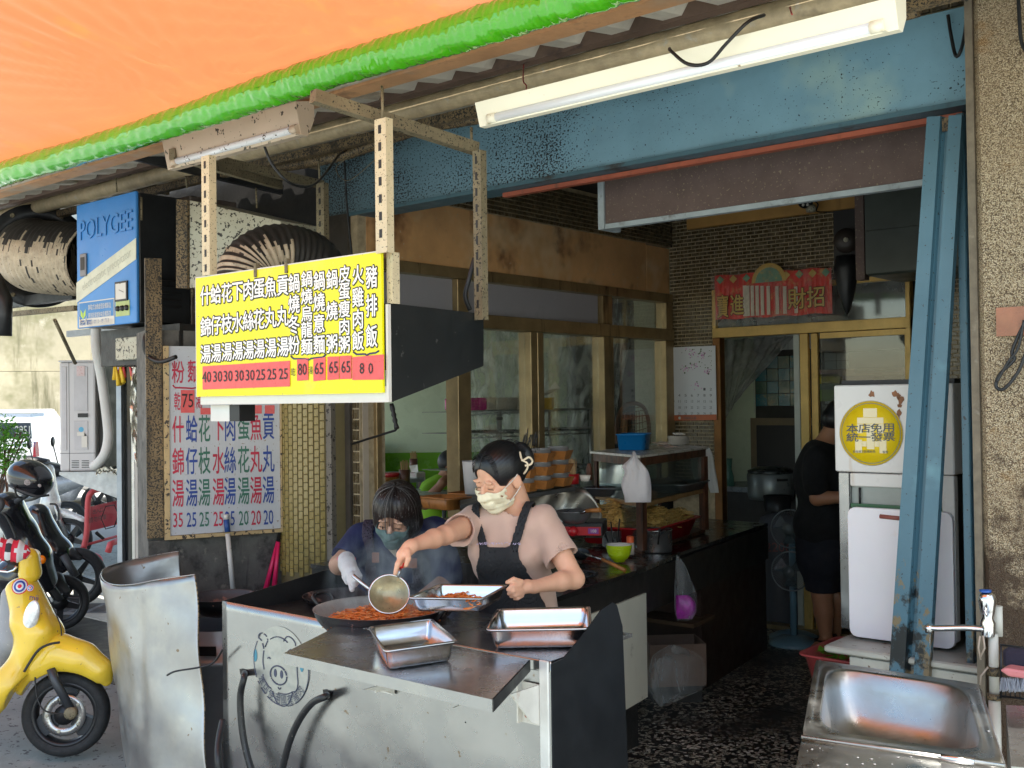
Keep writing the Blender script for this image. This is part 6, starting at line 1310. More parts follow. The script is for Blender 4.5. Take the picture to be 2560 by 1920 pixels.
# door set
dr = thing('door_set', 'gold aluminium sliding door set with transom at the back of the stall', 'door', (-3.2, YB, 0)); YD = YB-.02
def db(u0, v0, u1, v1, name, m=M_alug, dy=0, dep=.06, zb=None, zt=None):
    a, b_ = P(u0, v0, Y=YD+dy), P(u1, v1, Y=YD+dy); return MB().box((a.x, YD+dy, zb if zb is not None else b_.z), (b_.x, YD+dy+dep, zt if zt is not None else a.z), bv=.003).build(name, m, dr)
zH = P(1784, 834, Y=YD).z; zH0, zH1 = P(2030, 832, Y=YD).z, P(2030, 806, Y=YD).z
xL, xR = P(1783, 1000, Y=YD).x, P(2279, 1000, Y=YD).x
MB().box((xL, YD, zH0), (xR, YD+.07, zH1), bv=.003).build('header', M_alug, dr)
MB().box((xL, YD+.002, 0), (xL+.06, YD+.068, zH0-.001), bv=.003).build('jamb', mat('brown_alu', (.22, .1, .03), .4, .5, var=.3, streak=((.05, .02, .01), .3, 9)), dr)
MB().box((xL, YD+.002, zH1+.001), (xL+.03, YD+.068, 2.38), bv=.003).build('jamb', M_alug, dr); MB().box((xR-.03, YD+.002, 0), (xR, YD+.068, 2.38), bv=.003).build('jamb', M_alug, dr)
MB().box((xL+.031, YD+.002, 2.345), (xR-.031, YD+.068, 2.38), bv=.003).build('transom_head', M_alug, dr)
MB().box((xL+.031, YD+.03, zH1+.001), (xR-.031, YD+.034, 2.344)).build('transom_pane', glassmat('transom_glass', (.5, .55, .55), .2, .05, .25), dr)
db(2001, 1000, 2022, 1000, 'stile', M_alug, 0, .03, 0.01, zH0-.002); db(2029, 1000, 2046, 1000, 'stile', M_alug, .032, .03, 0.01, zH0-.002); db(2264, 1000, 2276, 1000, 'stile', M_alug, .032, .03, 0.01, zH0-.002)
a = P(2047, 1000, Y=YD).x; b_ = P(2263, 1000, Y=YD).x; MB().box((a, YD+.033, zH0-.04), (b_, YD+.06, zH0-.003)).build('rail', M_alug, dr); MB().box((a, YD+.045, .05), (b_, YD+.049, zH0-.042)).build('sliding_pane', glassmat('door_glass', (.75, .78, .76), .12, .03, .1), dr)
db(1985, 1000, 2000, 1000, 'pale_stile', mat('pale_stile', (.45, .48, .44), .5, streak=((.3, .2, .1), .1, 5)), .08, .03, .01, zH0)
MB().box((xL+.06, YD-.02, 0.0005), (xR-.03, YD+.08, .03)).build('threshold', M_alu, dr)
# ---------------------------------------------------------------- kitchen behind the door
kt = thing('kitchen', 'dim kitchen behind the door with white square wall tiles', 'room', (-3.6, 8.5, 0)); YK = 8.35
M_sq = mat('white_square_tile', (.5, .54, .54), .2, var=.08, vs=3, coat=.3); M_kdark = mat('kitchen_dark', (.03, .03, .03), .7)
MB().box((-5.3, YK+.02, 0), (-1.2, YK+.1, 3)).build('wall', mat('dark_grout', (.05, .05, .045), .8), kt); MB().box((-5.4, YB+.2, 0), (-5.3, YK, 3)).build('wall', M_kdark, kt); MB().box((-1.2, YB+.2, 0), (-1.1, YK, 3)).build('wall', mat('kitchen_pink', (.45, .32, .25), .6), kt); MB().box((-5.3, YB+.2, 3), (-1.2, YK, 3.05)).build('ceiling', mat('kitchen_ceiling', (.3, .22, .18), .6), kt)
ts = .105; tx0 = P(1800, 1100, Y=YK).x-.3; base_t = None; mb0 = MB().box((.002, 0, .002), (ts-.002, -.006, ts-.002), bv=.001)
win = (P(1880, 1045, Y=YK), P(1985, 1240, Y=YK)); mur = (P(1888, 892, Y=YK), P(1983, 1015, Y=YK))
for i in range(14):
    for j in range(8, 24):
        x, z = tx0+i*ts, j*ts; cx_, cz_ = x+ts/2, z+ts/2
        if mur[0].x-.02 < cx_ < mur[1].x+.3 and mur[1].z-.02 < cz_ < mur[0].z+.06: continue
        if cx_ > win[0].x-.04 and win[1].z-.6 < cz_ < win[0].z+.02: continue
        if base_t is None: base_t = mb0.build('wall_tile', M_sq, kt); o = base_t
        else: o = base_t.copy(); COL.objects.link(o)
        o.location = (x, YK+.018, z); o.matrix_parent_inverse = INV[kt.name]
mu = thing('tile_mural', 'dark blue and green painted tile mural under crinkled film on the kitchen wall', 'mural', mur[0]); M_mur = [mat('mural_a', (.02, .16, .2), .2, blot=[((.25, .24, .06), .4, 9), ((.01, .05, .05), .4, 6)]), mat('mural_b', (.04, .12, .08), .2, blot=[((.2, .2, .1), .4, 8), ((.02, .12, .16), .4, 5)])]
for i in range(4):
    for j in range(4):
        x, z = mur[0].x+i*.105, mur[1].z+j*.105; MB().box((x+.002, YK-.004, z+.002), (x+.103, YK+.01, z+.103), bv=.001).build('painted_tile', M_mur[(i+j) % 2], mu)
MB().box((win[0].x, YK-.03, win[1].z-.45), (win[1].x+.5, YK-.01, win[0].z+.0)).build('frame', mat('window_wood', (.22, .17, .1), .6), kt); MB().box((win[0].x+.06, YK-.04, win[1].z-.4), (win[1].x+.5, YK-.031, win[0].z-.06)).build('dark_opening', M_black, kt)
drape('grey plastic curtain drawn diagonally across the kitchen doorway', [D(1806, 850, 8.6), D(1985, 840, 8.5), D(1840, 1000, 8.5), D(1806, 1060, 8.6)], 50, 30, .012, 14, filmmat('curtain_film', (1, 1, 1), 5, .45, .9, (.45, .46, .45)), 'plastic_curtain')
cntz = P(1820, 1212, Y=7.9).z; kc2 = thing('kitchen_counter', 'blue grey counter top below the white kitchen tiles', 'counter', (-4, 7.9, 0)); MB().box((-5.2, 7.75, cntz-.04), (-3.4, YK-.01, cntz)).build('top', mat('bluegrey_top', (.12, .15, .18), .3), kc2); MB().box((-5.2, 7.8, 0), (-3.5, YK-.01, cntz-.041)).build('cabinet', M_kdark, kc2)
rcx = D(1927, 1215, 8.3); ri = thing('rice_cooker', 'large grey gas rice cooker in the dim kitchen', 'rice cooker', rcx); MB().lathe([(0, -.02), (.165, -.02), (.175, .02), (.18, .17), (.17, .18)], rcx-V((0, 0, .08)), n=36).build('body', mat('cooker_grey', (.25, .28, .28), .35, .4, var=.1), ri); MB().lathe([(.17, .181), (.175, .20), (.12, .225), (0, .235)], rcx-V((0, 0, .08)), n=36).build('lid', mat('lid_dark', (.05, .055, .055), .3, .5), ri); MB().tube([rcx+V((.12, -.14, .06)), rcx+V((.19, -.1, .06))], .01, 8).build('handle', M_black, ri)
gc_ = D(1945, 1330, 7.7); gcy = thing('gas_cylinder', 'grey gas cylinder with stencilled numbers beside the cook in black', 'gas cylinder', (gc_.x, gc_.y, 0)); MB().lathe([(.15, 0), (.17, .05), (.17, .62), (.12, .74), (.05, .78), (0, .78)], (gc_.x, gc_.y, 0), n=32).build('tank', mat('cylinder_grey', (.08, .085, .1), .45), gcy)
gm3 = MB(); gd = (V((0, 0, 0))-V((gc_.x, gc_.y, 0))).normalized(); ge = V((0, 0, 1)).cross(gd); put(gm3, '2206', V((gc_.x, gc_.y, .55))+gd*.175, ge, CZ, .09, .09, .01, 0); gm3.build('stencil', mat('stencil', (.25, .1, .1), .6), gcy); MB().lathe([(.09, .79), (.1, .9), (.09, .9)], (gc_.x, gc_.y, 0), n=20).build('collar', M_soot, gcy)
gl_ = D(1820, 1205, 8.3); tag(MB().lathe([(0, 0), (.05, 0), (.045, .07), (.03, .13), (.035, .2), (.038, .21), (0, .2)], gl_-V((0, 0, .03)), n=20).build('green_cups', mat('green_plastic', (.12, .3, .24), .3)), 'translucent green cup stacked upside down on the kitchen counter', 'cups')
# shelves seen through the sliding pane
ks = thing('kitchen_shelf', 'pinkish shelf of yellow packets seen through the sliding door', 'shelf', D(2150, 950, 8.0)); ck_ = 8.1
def kb(u0, v0, u1, v1, m, nm, dep=.2, d_=8.0, par=None): a, b_ = P(u0, v0, Y=d_), P(u1, v1, Y=d_); return MB().box((a.x, d_, b_.z), (b_.x, d_+dep, a.z), bv=.004).build(nm, m, par or ks)
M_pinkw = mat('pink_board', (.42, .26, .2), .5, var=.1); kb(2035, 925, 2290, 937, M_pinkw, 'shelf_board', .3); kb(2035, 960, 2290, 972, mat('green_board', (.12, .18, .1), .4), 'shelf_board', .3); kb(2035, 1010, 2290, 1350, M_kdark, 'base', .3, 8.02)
kb(2036, 935, 2100, 958, mat('yellow_pack', (.55, .45, .02), .3, blot=((.15, .05, .2), .3, 9)), 'packet'); kb(2105, 938, 2185, 959, mat('purple_pack', (.14, .05, .14), .4), 'packet'); kb(2135, 922, 2250, 931, M_white, 'white_carton'); kb(2090, 975, 2115, 1000, mat('orange_pack', (.55, .16, .04), .4), 'packet'); kb(2040, 973, 2088, 1003, mat('green_pack', (.2, .32, .05), .4), 'packet')
nb = MB(); FK = plane_fn((0, 7.98, 0), (0, 1, 0)); wr(nb, FK, '250', 2094, 949, 26, 9, CX, z=.002); nb.build('price_lettering', mat('yellow_print', (.6, .5, .05), .4, var=0), ks)
kb(2036, 840, 2290, 870, mat('brown_hood', (.1, .07, .055), .5), 'hood', .35, 7.9)
# ---------------------------------------------------------------- floor fans
def fan(lab, c, r, par_h, nm='standing_fan'):
    t = thing(nm, lab, 'fan', (c.x, c.y, 0)); ax = (V((0, 0, H))-c); ax.z *= .3; ax = (ax.normalized()+V((-.25, 0, 0))).normalized(); Q = ax.to_track_quat('Z', 'Y').to_matrix().to_4x4(); Q.translation = c; M_f = mat('fan_grey', (.16, .18, .19), .4) if 'fan_grey' not in bpy.data.materials else bpy.data.materials['fan_grey']
    cage = MB()
    for k in range(64):
        a_ = 6.283*k/64; cage.tube([Q @ V((r*s_*math.cos(a_+.12*s_), r*s_*math.sin(a_+.12*s_), .05*(1-s_**2))) for s_ in (.3, .55, .8, 1)], .0011, 3, cap=False)
    tag(cage.build('cage_wires', M_f, t), None, kind='stuff')
    MB().tube([Q @ V((r*math.cos(a_), r*math.sin(a_), 0)) for a_ in [6.283*k/40 for k in range(41)]], .005, 6).build('cage_rim', M_f, t); MB().lathe([(0, .065), (r*.28, .06), (r*.3, .045)], c, ax, 24).build('hub_cap', mat('fan_hub', (.1, .12, .12), .4), t)
    for k in range(3):
        a_ = k*2.094; MB().add([Q @ V((r*.2*math.cos(a_), r*.2*math.sin(a_), .01)), Q @ V((r*.85*math.cos(a_+.1), r*.85*math.sin(a_+.1), 0)), Q @ V((r*.85*math.cos(a_+1.0), r*.85*math.sin(a_+1.0), .03)), Q @ V((r*.2*math.cos(a_+1.3), r*.2*math.sin(a_+1.3), .03))], [(0, 1, 2, 3)]).build('blade', mat('blade', (.06, .09, .1), .3, var=0), t, thick=.002)
    MB().tube([c-ax*.04, c-ax*.05+V((0, 0, -.1)), (c.x-ax.x*.05, c.y-ax.y*.05, .03)], .022, 10).build('stem', mat('fan_blue', (.12, .22, .28), .4), t); MB().lathe([(.16, 0), (.16, .02), (.1, .045), (.03, .06), (0, .06)], (c.x-ax.x*.05, c.y-ax.y*.05, .001), n=28).build('base', bpy.data.materials['fan_blue'], t)
fc_ = D(1977, 1428, 6.95); fan('grey desk fan with a pale blue base on the floor by the cook', V((fc_.x, fc_.y, fc_.z)), .125, 0)
f2 = D(1975, 1322, 7.1); fan('taller grey fan half hidden behind the cook in black', V((f2.x, f2.y, f2.z)), .125, 0)
# ---------------------------------------------------------------- people: smooth distance fields turned into one continuous surface
def cv(x, y, z): return CR*x+CU*y+CF*z           # a direction given as right, up, away
class Field:
    def __init__(s, lo_, hi_, h):
        s.lo = np.array(lo_); s.h = h; s.n = np.ceil((np.array(hi_)-s.lo)/h).astype(int)+1
        s.F = np.full(s.n, .2, np.float32)
    def sub(s, a, b_, m):
        i0 = np.clip(((np.minimum(a, b_)-m-s.lo)/s.h).astype(int), 0, s.n-1); i1 = np.clip(((np.maximum(a, b_)+m-s.lo)/s.h).astype(int)+2, 1, s.n)
        sl = tuple(slice(i0[k], i1[k]) for k in range(3))
        g_ = np.ogrid[sl]; P_ = [(g_[k]*s.h+s.lo[k]).astype(np.float32) for k in range(3)]; return sl, P_
    def comb(s, sl, d, k, op='u'):
        A = s.F[sl]
        if op == 'u':
            if k > 0: hh = np.clip(.5+.5*(A-d)/k, 0, 1); s.F[sl] = A*(1-hh)+d*hh-k*hh*(1-hh)
            else: s.F[sl] = np.minimum(A, d)
        elif op == 's': s.F[sl] = np.maximum(A, -d)
        elif op == 'i': s.F[sl] = np.maximum(A, d)
    def cap(s, a, b_, ra, rb, k=.012, op='u'):
        a, b_ = np.array(a, float), np.array(b_, float); sl, Q = s.sub(a, b_, max(ra, rb)+k+2*s.h); ba = b_-a; L_ = max(1e-9, ba @ ba)
        pa = [Q[i]-a[i] for i in range(3)]; t = np.clip((pa[0]*ba[0]+pa[1]*ba[1]+pa[2]*ba[2])/L_, 0, 1)
        d = np.sqrt((pa[0]-ba[0]*t)**2+(pa[1]-ba[1]*t)**2+(pa[2]-ba[2]*t)**2)-(ra+(rb-ra)*t); s.comb(sl, d.astype(np.float32), k, op)
    def chain(s, pts, rs, k=.006):
        for i in range(len(pts)-1): s.cap(pts[i], pts[i+1], rs[i], rs[i+1], k)
    def ell(s, c, ax, r, k=.015, op='u'):
        c = np.array(c, float); R_ = max(r); sl, Q = s.sub(c, c, R_+k+2*s.h); q = [Q[i]-c[i] for i in range(3)]; l = []
        for i in range(3): a_ = ax[i]; l.append(q[0]*a_[0]+q[1]*a_[1]+q[2]*a_[2])
        k0 = np.sqrt((l[0]/r[0])**2+(l[1]/r[1])**2+(l[2]/r[2])**2); k1 = np.sqrt((l[0]/r[0]**2)**2+(l[1]/r[1]**2)**2+(l[2]/r[2]**2)**2)+1e-9
        s.comb(sl, (k0*(k0-1)/k1).astype(np.float32), k, op)
    def grid(s): g_ = np.ogrid[tuple(slice(0, n) for n in s.n)]; return [(g_[k]*s.h+s.lo[k]).astype(np.float32) for k in range(3)]
    def local(s, o_, ax): Q = s.grid(); q = [Q[i]-o_[i] for i in range(3)]; return [q[0]*a_[0]+q[1]*a_[1]+q[2]*a_[2] for a_ in ax]
    def copy(s): c = Field.__new__(Field); c.lo, c.h, c.n, c.F = s.lo, s.h, s.n, s.F.copy(); return c
    def mesh(s, name, m, parent):
        F = s.F; S_ = F < 0; nx, ny, nz = F.shape
        c = np.zeros((nx-1, ny-1, nz-1), np.uint8)
        for i in (0, 1):
            for j in (0, 1):
                for k in (0, 1): c += S_[i:nx-1+i, j:ny-1+j, k:nz-1+k]
        act = (c > 0) & (c < 8); idx = np.argwhere(act); vid = np.full(act.shape, -1, np.int32); vid[act] = np.arange(len(idx))
        acc = np.zeros((len(idx), 3)); cnt_ = np.zeros(len(idx)); I, J, K = idx.T
        cor = [(i, j, k) for i in (0, 1) for j in (0, 1) for k in (0, 1)]
        for a in range(8):
            for b_ in range(a+1, 8):
                p, q = np.array(cor[a]), np.array(cor[b_])
                if abs(p-q).sum() != 1: continue
                fa, fb_ = F[I+p[0], J+p[1], K+p[2]], F[I+q[0], J+q[1], K+q[2]]; ms = (fa < 0) != (fb_ < 0)
                t = np.where(ms, fa/np.where(ms, fa-fb_, 1), 0)[:, None]; acc += np.where(ms[:, None], p+(q-p)*t, 0); cnt_ += ms
        co = (idx+acc/cnt_[:, None])*s.h+s.lo; fs = []
        for ax_ in range(3):
            u_, v_ = (ax_+1) % 3, (ax_+2) % 3; sl0 = [slice(1, -1)]*3; sl0[ax_] = slice(0, -1); sl1 = list(sl0); sl1[ax_] = slice(1, None)
            e = np.argwhere(S_[tuple(sl0)] != S_[tuple(sl1)])
            off = np.ones(3, int); off[ax_] = 0; e = e+off; du = np.zeros(3, int); dv = np.zeros(3, int); du[u_] = 1; dv[v_] = 1
            ok = np.all(e < np.array(act.shape), 1) & np.all(e-du-dv >= 0, 1); e = e[ok]
            a = vid[tuple((e-du-dv).T)]; b_ = vid[tuple((e-dv).T)]; cc = vid[tuple(e.T)]; d = vid[tuple((e-du).T)]
            q = np.stack([a, b_, cc, d], 1); fl__ = S_[tuple(e.T)]; q[~fl__] = q[~fl__][:, ::-1]; q = q[::1]; fs.append(q[(q >= 0).all(1)][:, ::-1])
        fs = np.concatenate(fs); me = bpy.data.meshes.new(name); me.vertices.add(len(co)); me.vertices.foreach_set('co', co.astype(np.float32).ravel())
        me.loops.add(fs.size); me.loops.foreach_set('vertex_index', fs.ravel().astype(np.int32)); me.polygons.add(len(fs)); me.polygons.foreach_set('loop_start', np.arange(0, fs.size, 4, dtype=np.int32)); me.polygons.foreach_set('use_smooth', np.ones(len(fs), bool)); me.update(calc_edges=True); me.validate()
        if m: me.materials.append(m)
        o = bpy.data.objects.new(name, me); COL.objects.link(o); o.parent = parent; o.matrix_parent_inverse = INV.get(parent.name, Matrix.Identity(4))
        mm = o.modifiers.new('s', 'SMOOTH'); mm.iterations = 2; mm.factor = .5; return o
def frame(fwd, up): y = V(fwd).normalized(); x = y.cross(V(up)).normalized(); z = x.cross(y); return x, y, z      # x: the figure's right
class Head:
    def __init__(s, c, fwd, up, sc=1.): s.c = V(c); s.x, s.y, s.z = frame(fwd, up); s.s = sc
    def p(s, x, y, z): return s.c+(s.x*x+s.y*y+s.z*z)*s.s
    def add(s, F):
        A = (s.x, s.y, s.z); k = s.s
        F.ell(s.p(0, -.012, .035), A, (.074*k, .092*k, .084*k), .01); F.ell(s.p(0, .022, -.035), A, (.061*k, .066*k, .075*k), .02)
        F.ell(s.p(0, .066, -.092), A, (.022*k, .018*k, .018*k), .022); F.cap(s.p(0, .088, .004), s.p(0, .105, -.032), .007*k, .011*k, .008)
        for q in (-1, 1):
            F.ell(s.p(q*.012, .094, -.036), A, (.008*k, .009*k, .007*k), .006); F.ell(s.p(q*.037, .068, -.028), A, (.02*k, .016*k, .02*k), .015)
            F.ell(s.p(q*.031, .093, .004), A, (.014*k, .016*k, .007*k), .006, 's'); F.ell(s.p(q*.031, .076, .003), A, (.015*k, .012*k, .0105*k), .004)
            F.ell(s.p(q*.031, .083, .021), A, (.02*k, .008*k, .006*k), .01)
            F.ell(s.p(q*.075, -.006, -.015), (s.x+s.y*.35*q, s.y, s.z), (.007*k, .018*k, .03*k), .004); F.ell(s.p(q*.083, -.001, -.013), A, (.004*k, .009*k, .018*k), .003, 's')
        F.ell(s.p(0, .09, -.062), A, (.022*k, .009*k, .006*k), .006); F.ell(s.p(0, .087, -.072), A, (.018*k, .009*k, .006*k), .006)
    def features(s, par, brow=M_black, lid=True):
        for q in (-1, 1):
            tag(MB().tube([s.p(q*(.031+d_), .0885-abs(d_+.0*q)*.35, -.003-.18*abs(d_)) for d_ in (-.014, -.008, 0, .008, .015)], .0011, 5).build('eyelashes', M_black, par), None)
            MB().tube([s.p(q*(.03+d_), .090-abs(d_)*.35, .0215-.12*abs(d_)) for d_ in (-.016, -.006, .006, .018)], .0017, 5).build('eyebrow', brow, par)
    def mask(s, par, m, F0, strap):
        F = F0.copy(); x, y, z = F.local(s.c, (s.x, s.y, s.z)); k = s.s
        reg = np.maximum(np.maximum(np.abs(x)-(.058+.1*np.clip(z+.08, -.03, .06))*k, z+.012*k+.25*np.abs(x)*.3), -z-.112*k); reg = np.maximum(reg, -(y-.012*k))
        pleat = .0006*np.sin(z/k*300); F.F = np.maximum(np.abs(F.F-.006-pleat)-.0022, reg).astype(np.float32)
        F.mesh('face_mask', m, par)
        for q in (-1, 1):
            MB().tube(smooth_path([s.p(q*.05, .062, -.026), s.p(q*.072, .02, -.006), s.p(q*.083, -.012, .012)]), .0016, 5).build('ear_loop', strap, par); MB().tube(smooth_path([s.p(q*.05, .05, -.085), s.p(q*.07, .02, -.06), s.p(q*.083, -.01, -.035)]), .0016, 5).build('ear_loop', strap, par)
def hairmat(name, col, grey=0.):
    m = bpy.data.materials.new(name); m.use_nodes = True; t = m.node_tree; b = t.nodes['Principled BSDF']; co = N(t, 'ShaderNodeTexCoord').outputs['Object']
    n = noise(t, co, 60, 5, .7, (1, 1, .12)); c = mix(t, ramp(t, n, .35, .7), tuple(x*.5 for x in col), tuple(x*1.6 for x in col))
    if grey: c = mix(t, ramp(t, noise(t, co, 170, 3, .6, (1, 1, .07)), .62, .7, 0, grey), c, (.4, .38, .36))
    t.links.new(c, b.inputs['Base Color']); b.inputs['Roughness'].default_value = .38; b.inputs['Anisotropic'].default_value = .6
    bp = N(t, 'ShaderNodeBump'); bp.inputs['Strength'].default_value = .5; bp.inputs['Distance'].default_value = .002; t.links.new(n, bp.inputs['Height']); t.links.new(bp.outputs[0], b.inputs['Normal']); return m
def bounds(pts, m=.14): a = np.array([list(p) for p in pts]); return a.min(0)-m, a.max(0)+m
# --- the young woman
w1 = thing('person', 'young woman in dusty pink tee and black apron with cream mask, ladling noodles', 'person', (*D(1320, 1500, 3.95).xy, 0))
hd1 = Head(D(1250, 1190, 3.86), cv(-.66, -.42, -.62), cv(-.28, .9, -.34), 1.0)
shR, shL = D(1182, 1308, 3.93), D(1358, 1306, 3.86); elR, wrR = D(1112, 1338, 3.68), D(1030, 1364, 3.5); elL, wrL = D(1436, 1447, 3.76), D(1334, 1467, 3.62)
ch1, be1, pe1 = D(1272, 1372, 3.93), D(1298, 1478, 3.97), D(1318, 1590, 4.0)
ex1 = (shL-shR).normalized(); up1 = (D(1272, 1300, 3.92)-pe1).normalized(); fw1 = ex1.cross(up1).normalized(); ez1 = fw1.cross(ex1); A1_ = (ex1, fw1, ez1)
footL, footR = V((pe1.x+.02, pe1.y+.02, .05)), V((pe1.x-.17, pe1.y+.1, .05))
hand_pts_R = dict(palm=[D(1022, 1370, 3.49), D(1007, 1388, 3.47)], f=[([D(1004, 1388, 3.46), D(994, 1410, 3.44), D(988, 1434, 3.44)], .0085), ([D(1010, 1392, 3.47), D(1000, 1412, 3.46), D(996, 1424, 3.48)], .0085), ([D(1015, 1394, 3.49), D(1010, 1414, 3.5), D(1001, 1418, 3.51)], .008), ([D(1020, 1392, 3.51), D(1016, 1408, 3.52), D(1008, 1412, 3.52)], .007), ([D(1020, 1378, 3.46), D(1021, 1396, 3.44), D(1015, 1414, 3.44)], .0088)])
hand_pts_L = dict(palm=[D(1318, 1466, 3.6), D(1300, 1470, 3.585)], f=[([D(1304, 1455, 3.57), D(1284, 1449, 3.55), D(1268, 1456, 3.55)], .009), ([D(1298, 1464, 3.56), D(1282, 1465, 3.54), D(1270, 1474, 3.545)], .0088), ([D(1300, 1474, 3.565), D(1283, 1477, 3.54), D(1272, 1484, 3.555)], .0086), ([D(1302, 1482, 3.57), D(1288, 1487, 3.55), D(1278, 1491, 3.565)], .0082), ([D(1305, 1489, 3.58), D(1294, 1495, 3.565), D(1286, 1497, 3.575)], .0072)])
def addhand(F, h_, r0=.021, gl=0):
    F.cap(h_['palm'][0], h_['palm'][1], r0+gl, r0*1.05+gl, .012)
    for pts, r in h_['f']:
        F.chain(pts, [r*1.12+gl, r*1.02+gl, r*.86+gl], .004)
def torso(F, g=0., legs=True):
    F.ell(ch1, A1_, (.138+g, .096+g, .150+g), .03); F.cap(shR+ex1*.02, shL-ex1*.02, .050+g, .050+g, .04); F.ell(be1, A1_, (.128+g, .095+g, .15+g), .05); F.ell(pe1, A1_, (.155+g, .11+g, .13+g), .05)
    for q in (-1, 1): F.ell(ch1+ex1*.065*q+fw1*.07+ez1*.0, A1_, (.05+g, .04+g, .05+g), .04)
ext = [hd1.c, shR, shL, elR, elL, wrR, wrL, D(988, 1440, 3.44), pe1, footL, footR]
lo_, hi_ = bounds(ext, .13); lo_[2] = .0
F1 = Field(lo_, hi_, .0045)
F1.cap(hd1.p(0, -.035, -.06), D(1300, 1295, 3.94), .046, .055, .025); torso(F1, -.006)
F1.chain([shR, elR], [.044, .033], .02); F1.chain([elR, elR.lerp(wrR, .35), wrR], [.031, .031, .0195], .015); F1.chain([wrR, hand_pts_R['palm'][0]], [.021, .02], .01); addhand(F1, hand_pts_R)
F1.chain([shL, elL], [.045, .035], .02); F1.chain([elL, elL.lerp(wrL, .35), wrL], [.033, .032, .0205], .015); F1.chain([wrL, hand_pts_L['palm'][0]], [.022, .021], .01); addhand(F1, hand_pts_L)
for q, ft in ((-1, footR), (1, footL)):
    hp = pe1+ex1*.08*q; kn = (hp+ft)/2+fw1*.03; F1.chain([hp, kn, ft], [.08, .055, .038], .02); F1.cap(ft-V((0, 0, .01)), ft+V((fw1.x, fw1.y, 0)).normalized()*.12-V((0, 0, .015)), .035, .03, .01)
FH = F1.copy(); FH.F[:] = .2; hd1.add(FH); F1.F = np.minimum(F1.F, FH.F) if False else F1.F
sl = (slice(None),)*3; F1.comb(sl, FH.F, .012); F1.mesh('body', M_skin, w1)
hd1.features(w1)
loh, hih = bounds([hd1.c], .19)
FHh = Field(loh, hih, .0028); hd1.add(FHh); hd1.mask(w1, mat('cream_mask', (.82, .74, .52), .7, var=.03, bump=.2, bs=90), FHh, M_white)
Fq = Field(loh, hih, .003); Ah = (hd1.x, hd1.y, hd1.z); Fq.ell(hd1.p(0, -.014, .033), Ah, (.083, .101, .0925), .01); Fq.cap(hd1.p(0, -.085, -.02), hd1.p(0, -.06, -.05), .04, .03, .03)
Fq.ell(hd1.p(0, .125, -.035), Ah, (.078, .098, .118), 0, 's')
for q in (-1, 1): Fq.ell(hd1.p(q*.095, .02, -.035), Ah, (.04, .05, .05), 0, 's'); 
Fq.ell(hd1.p(.0, .1, .10), (hd1.x, hd1.y, hd1.z), (.0018, .07, .06), 0, 's')
Fq.ell(hd1.p(0, -.125, .012), Ah, (.05, .037, .06), .012); Fq.ell(hd1.p(.02, -.145, .03), Ah, (.025, .02, .03), .008)
x, y, z = Fq.local(hd1.c, Ah); Fq.F += (.0005*np.sin(np.arctan2(x, z-.03)*46+y*30)).astype(np.float32)
hm1 = hairmat('black_hair', (.006, .006, .007)); Fq.mesh('hair', hm1, w1)
random.seed(5); M_sheen = mat('hair_sheen', (.03, .028, .03), .3, var=0)
for k in range(110):      # fine combed strands from the parting back to the bun
    q = random.uniform(-1.5, 1.5); pts = []
    for t_ in (0, .25, .5, .75, 1): e = .9*(1-t_); pts.append(hd1.p(.0845*math.sin(q)*math.cos(e*.9)*(1-.35*t_), -.014+.102*math.sin(e)-.09*t_*t_, .033+.0945*math.cos(q*(1-.3*t_))*math.cos(e*.5)-.03*t_))
    MB().tube(smooth_path(pts, 3), .0008, 3, cap=False).build('hair_strand', M_sheen if k % 3 else hm1, w1)
random.seed(31)
for k in range(14):
    q = random.choice((-1, 1)); a_ = random.uniform(-.4, .4); MB().tube(smooth_path([hd1.p(-.02+.1*a_, -.15, .05), hd1.p(-.02+.12*a_, -.17-random.random()*.02, .07+random.random()*.03), hd1.p(.02+.15*a_, -.18, .05-random.random()*.06)]), .0012, 4).build('loose_strand', hm1, w1)
M_clip = mat('ivory_clip', (.72, .6, .42), .3); clp = thing('hair_clip', 'ivory claw clip holding the young woman\'s black bun', 'hair clip', hd1.p(0, -.12, .05))
cl0 = D(1306, 1128, 3.78); MB().tube(smooth_path([D(1300, 1130, 3.8), D(1306, 1150, 3.775), D(1322, 1143, 3.76), D(1331, 1152, 3.77), D(1326, 1161, 3.77), D(1312, 1164, 3.77)]), .0038, 8).build('claw_arm', M_clip, clp); MB().tube(smooth_path([D(1304, 1150, 3.775), D(1318, 1158, 3.765), D(1318, 1172, 3.77), D(1310, 1184, 3.79)]), .0036, 8).build('claw_arm', M_clip, clp)
# tee
M_tee = mat('dusty_pink_tee', (.56, .37, .29), .9, var=.05, vs=5, blot=((.47, .3, .24), .25, 6), sheen=.2, bump=.12, bs=240)
FT = Field(*bounds([shR, shL, pe1, ch1, D(1140, 1330, 3.85), D(1420, 1410, 3.8)], .2), .0048); torso(FT, .012); FT.cap(D(1290, 1302, 3.94), D(1296, 1290, 3.94), .068, .064, .03)
s1, s2 = shR.lerp(elR, .5), shL.lerp(elL, .62); FT.cap(shR, s1+(V((0, 0, -.008))), .058, .058, .03); FT.cap(shL, s2+V((0, 0, -.01)), .058, .062, .03)
x, y, z = FT.local(ch1, A1_)
FT.F += (.0035*np.sin(x*38+z*26+1.2*np.sin(z*17))*np.clip((.05-z)*6, .15, 1)+.0022*np.sin(z*70-x*33+np.sin(x*21))+.002*np.sin(x*90+z*20)).astype(np.float32)
for a_, e_, r_ in ((s1, elR, .047), (s2, elL, .05)): dr_ = (e_-a_).normalized(); FT.cap(a_-dr_*.015, a_+dr_*.2, r_, r_, 0, 's'); FT.cap(a_+dr_*.07, a_+dr_*.2, .09, .09, 0, 's')
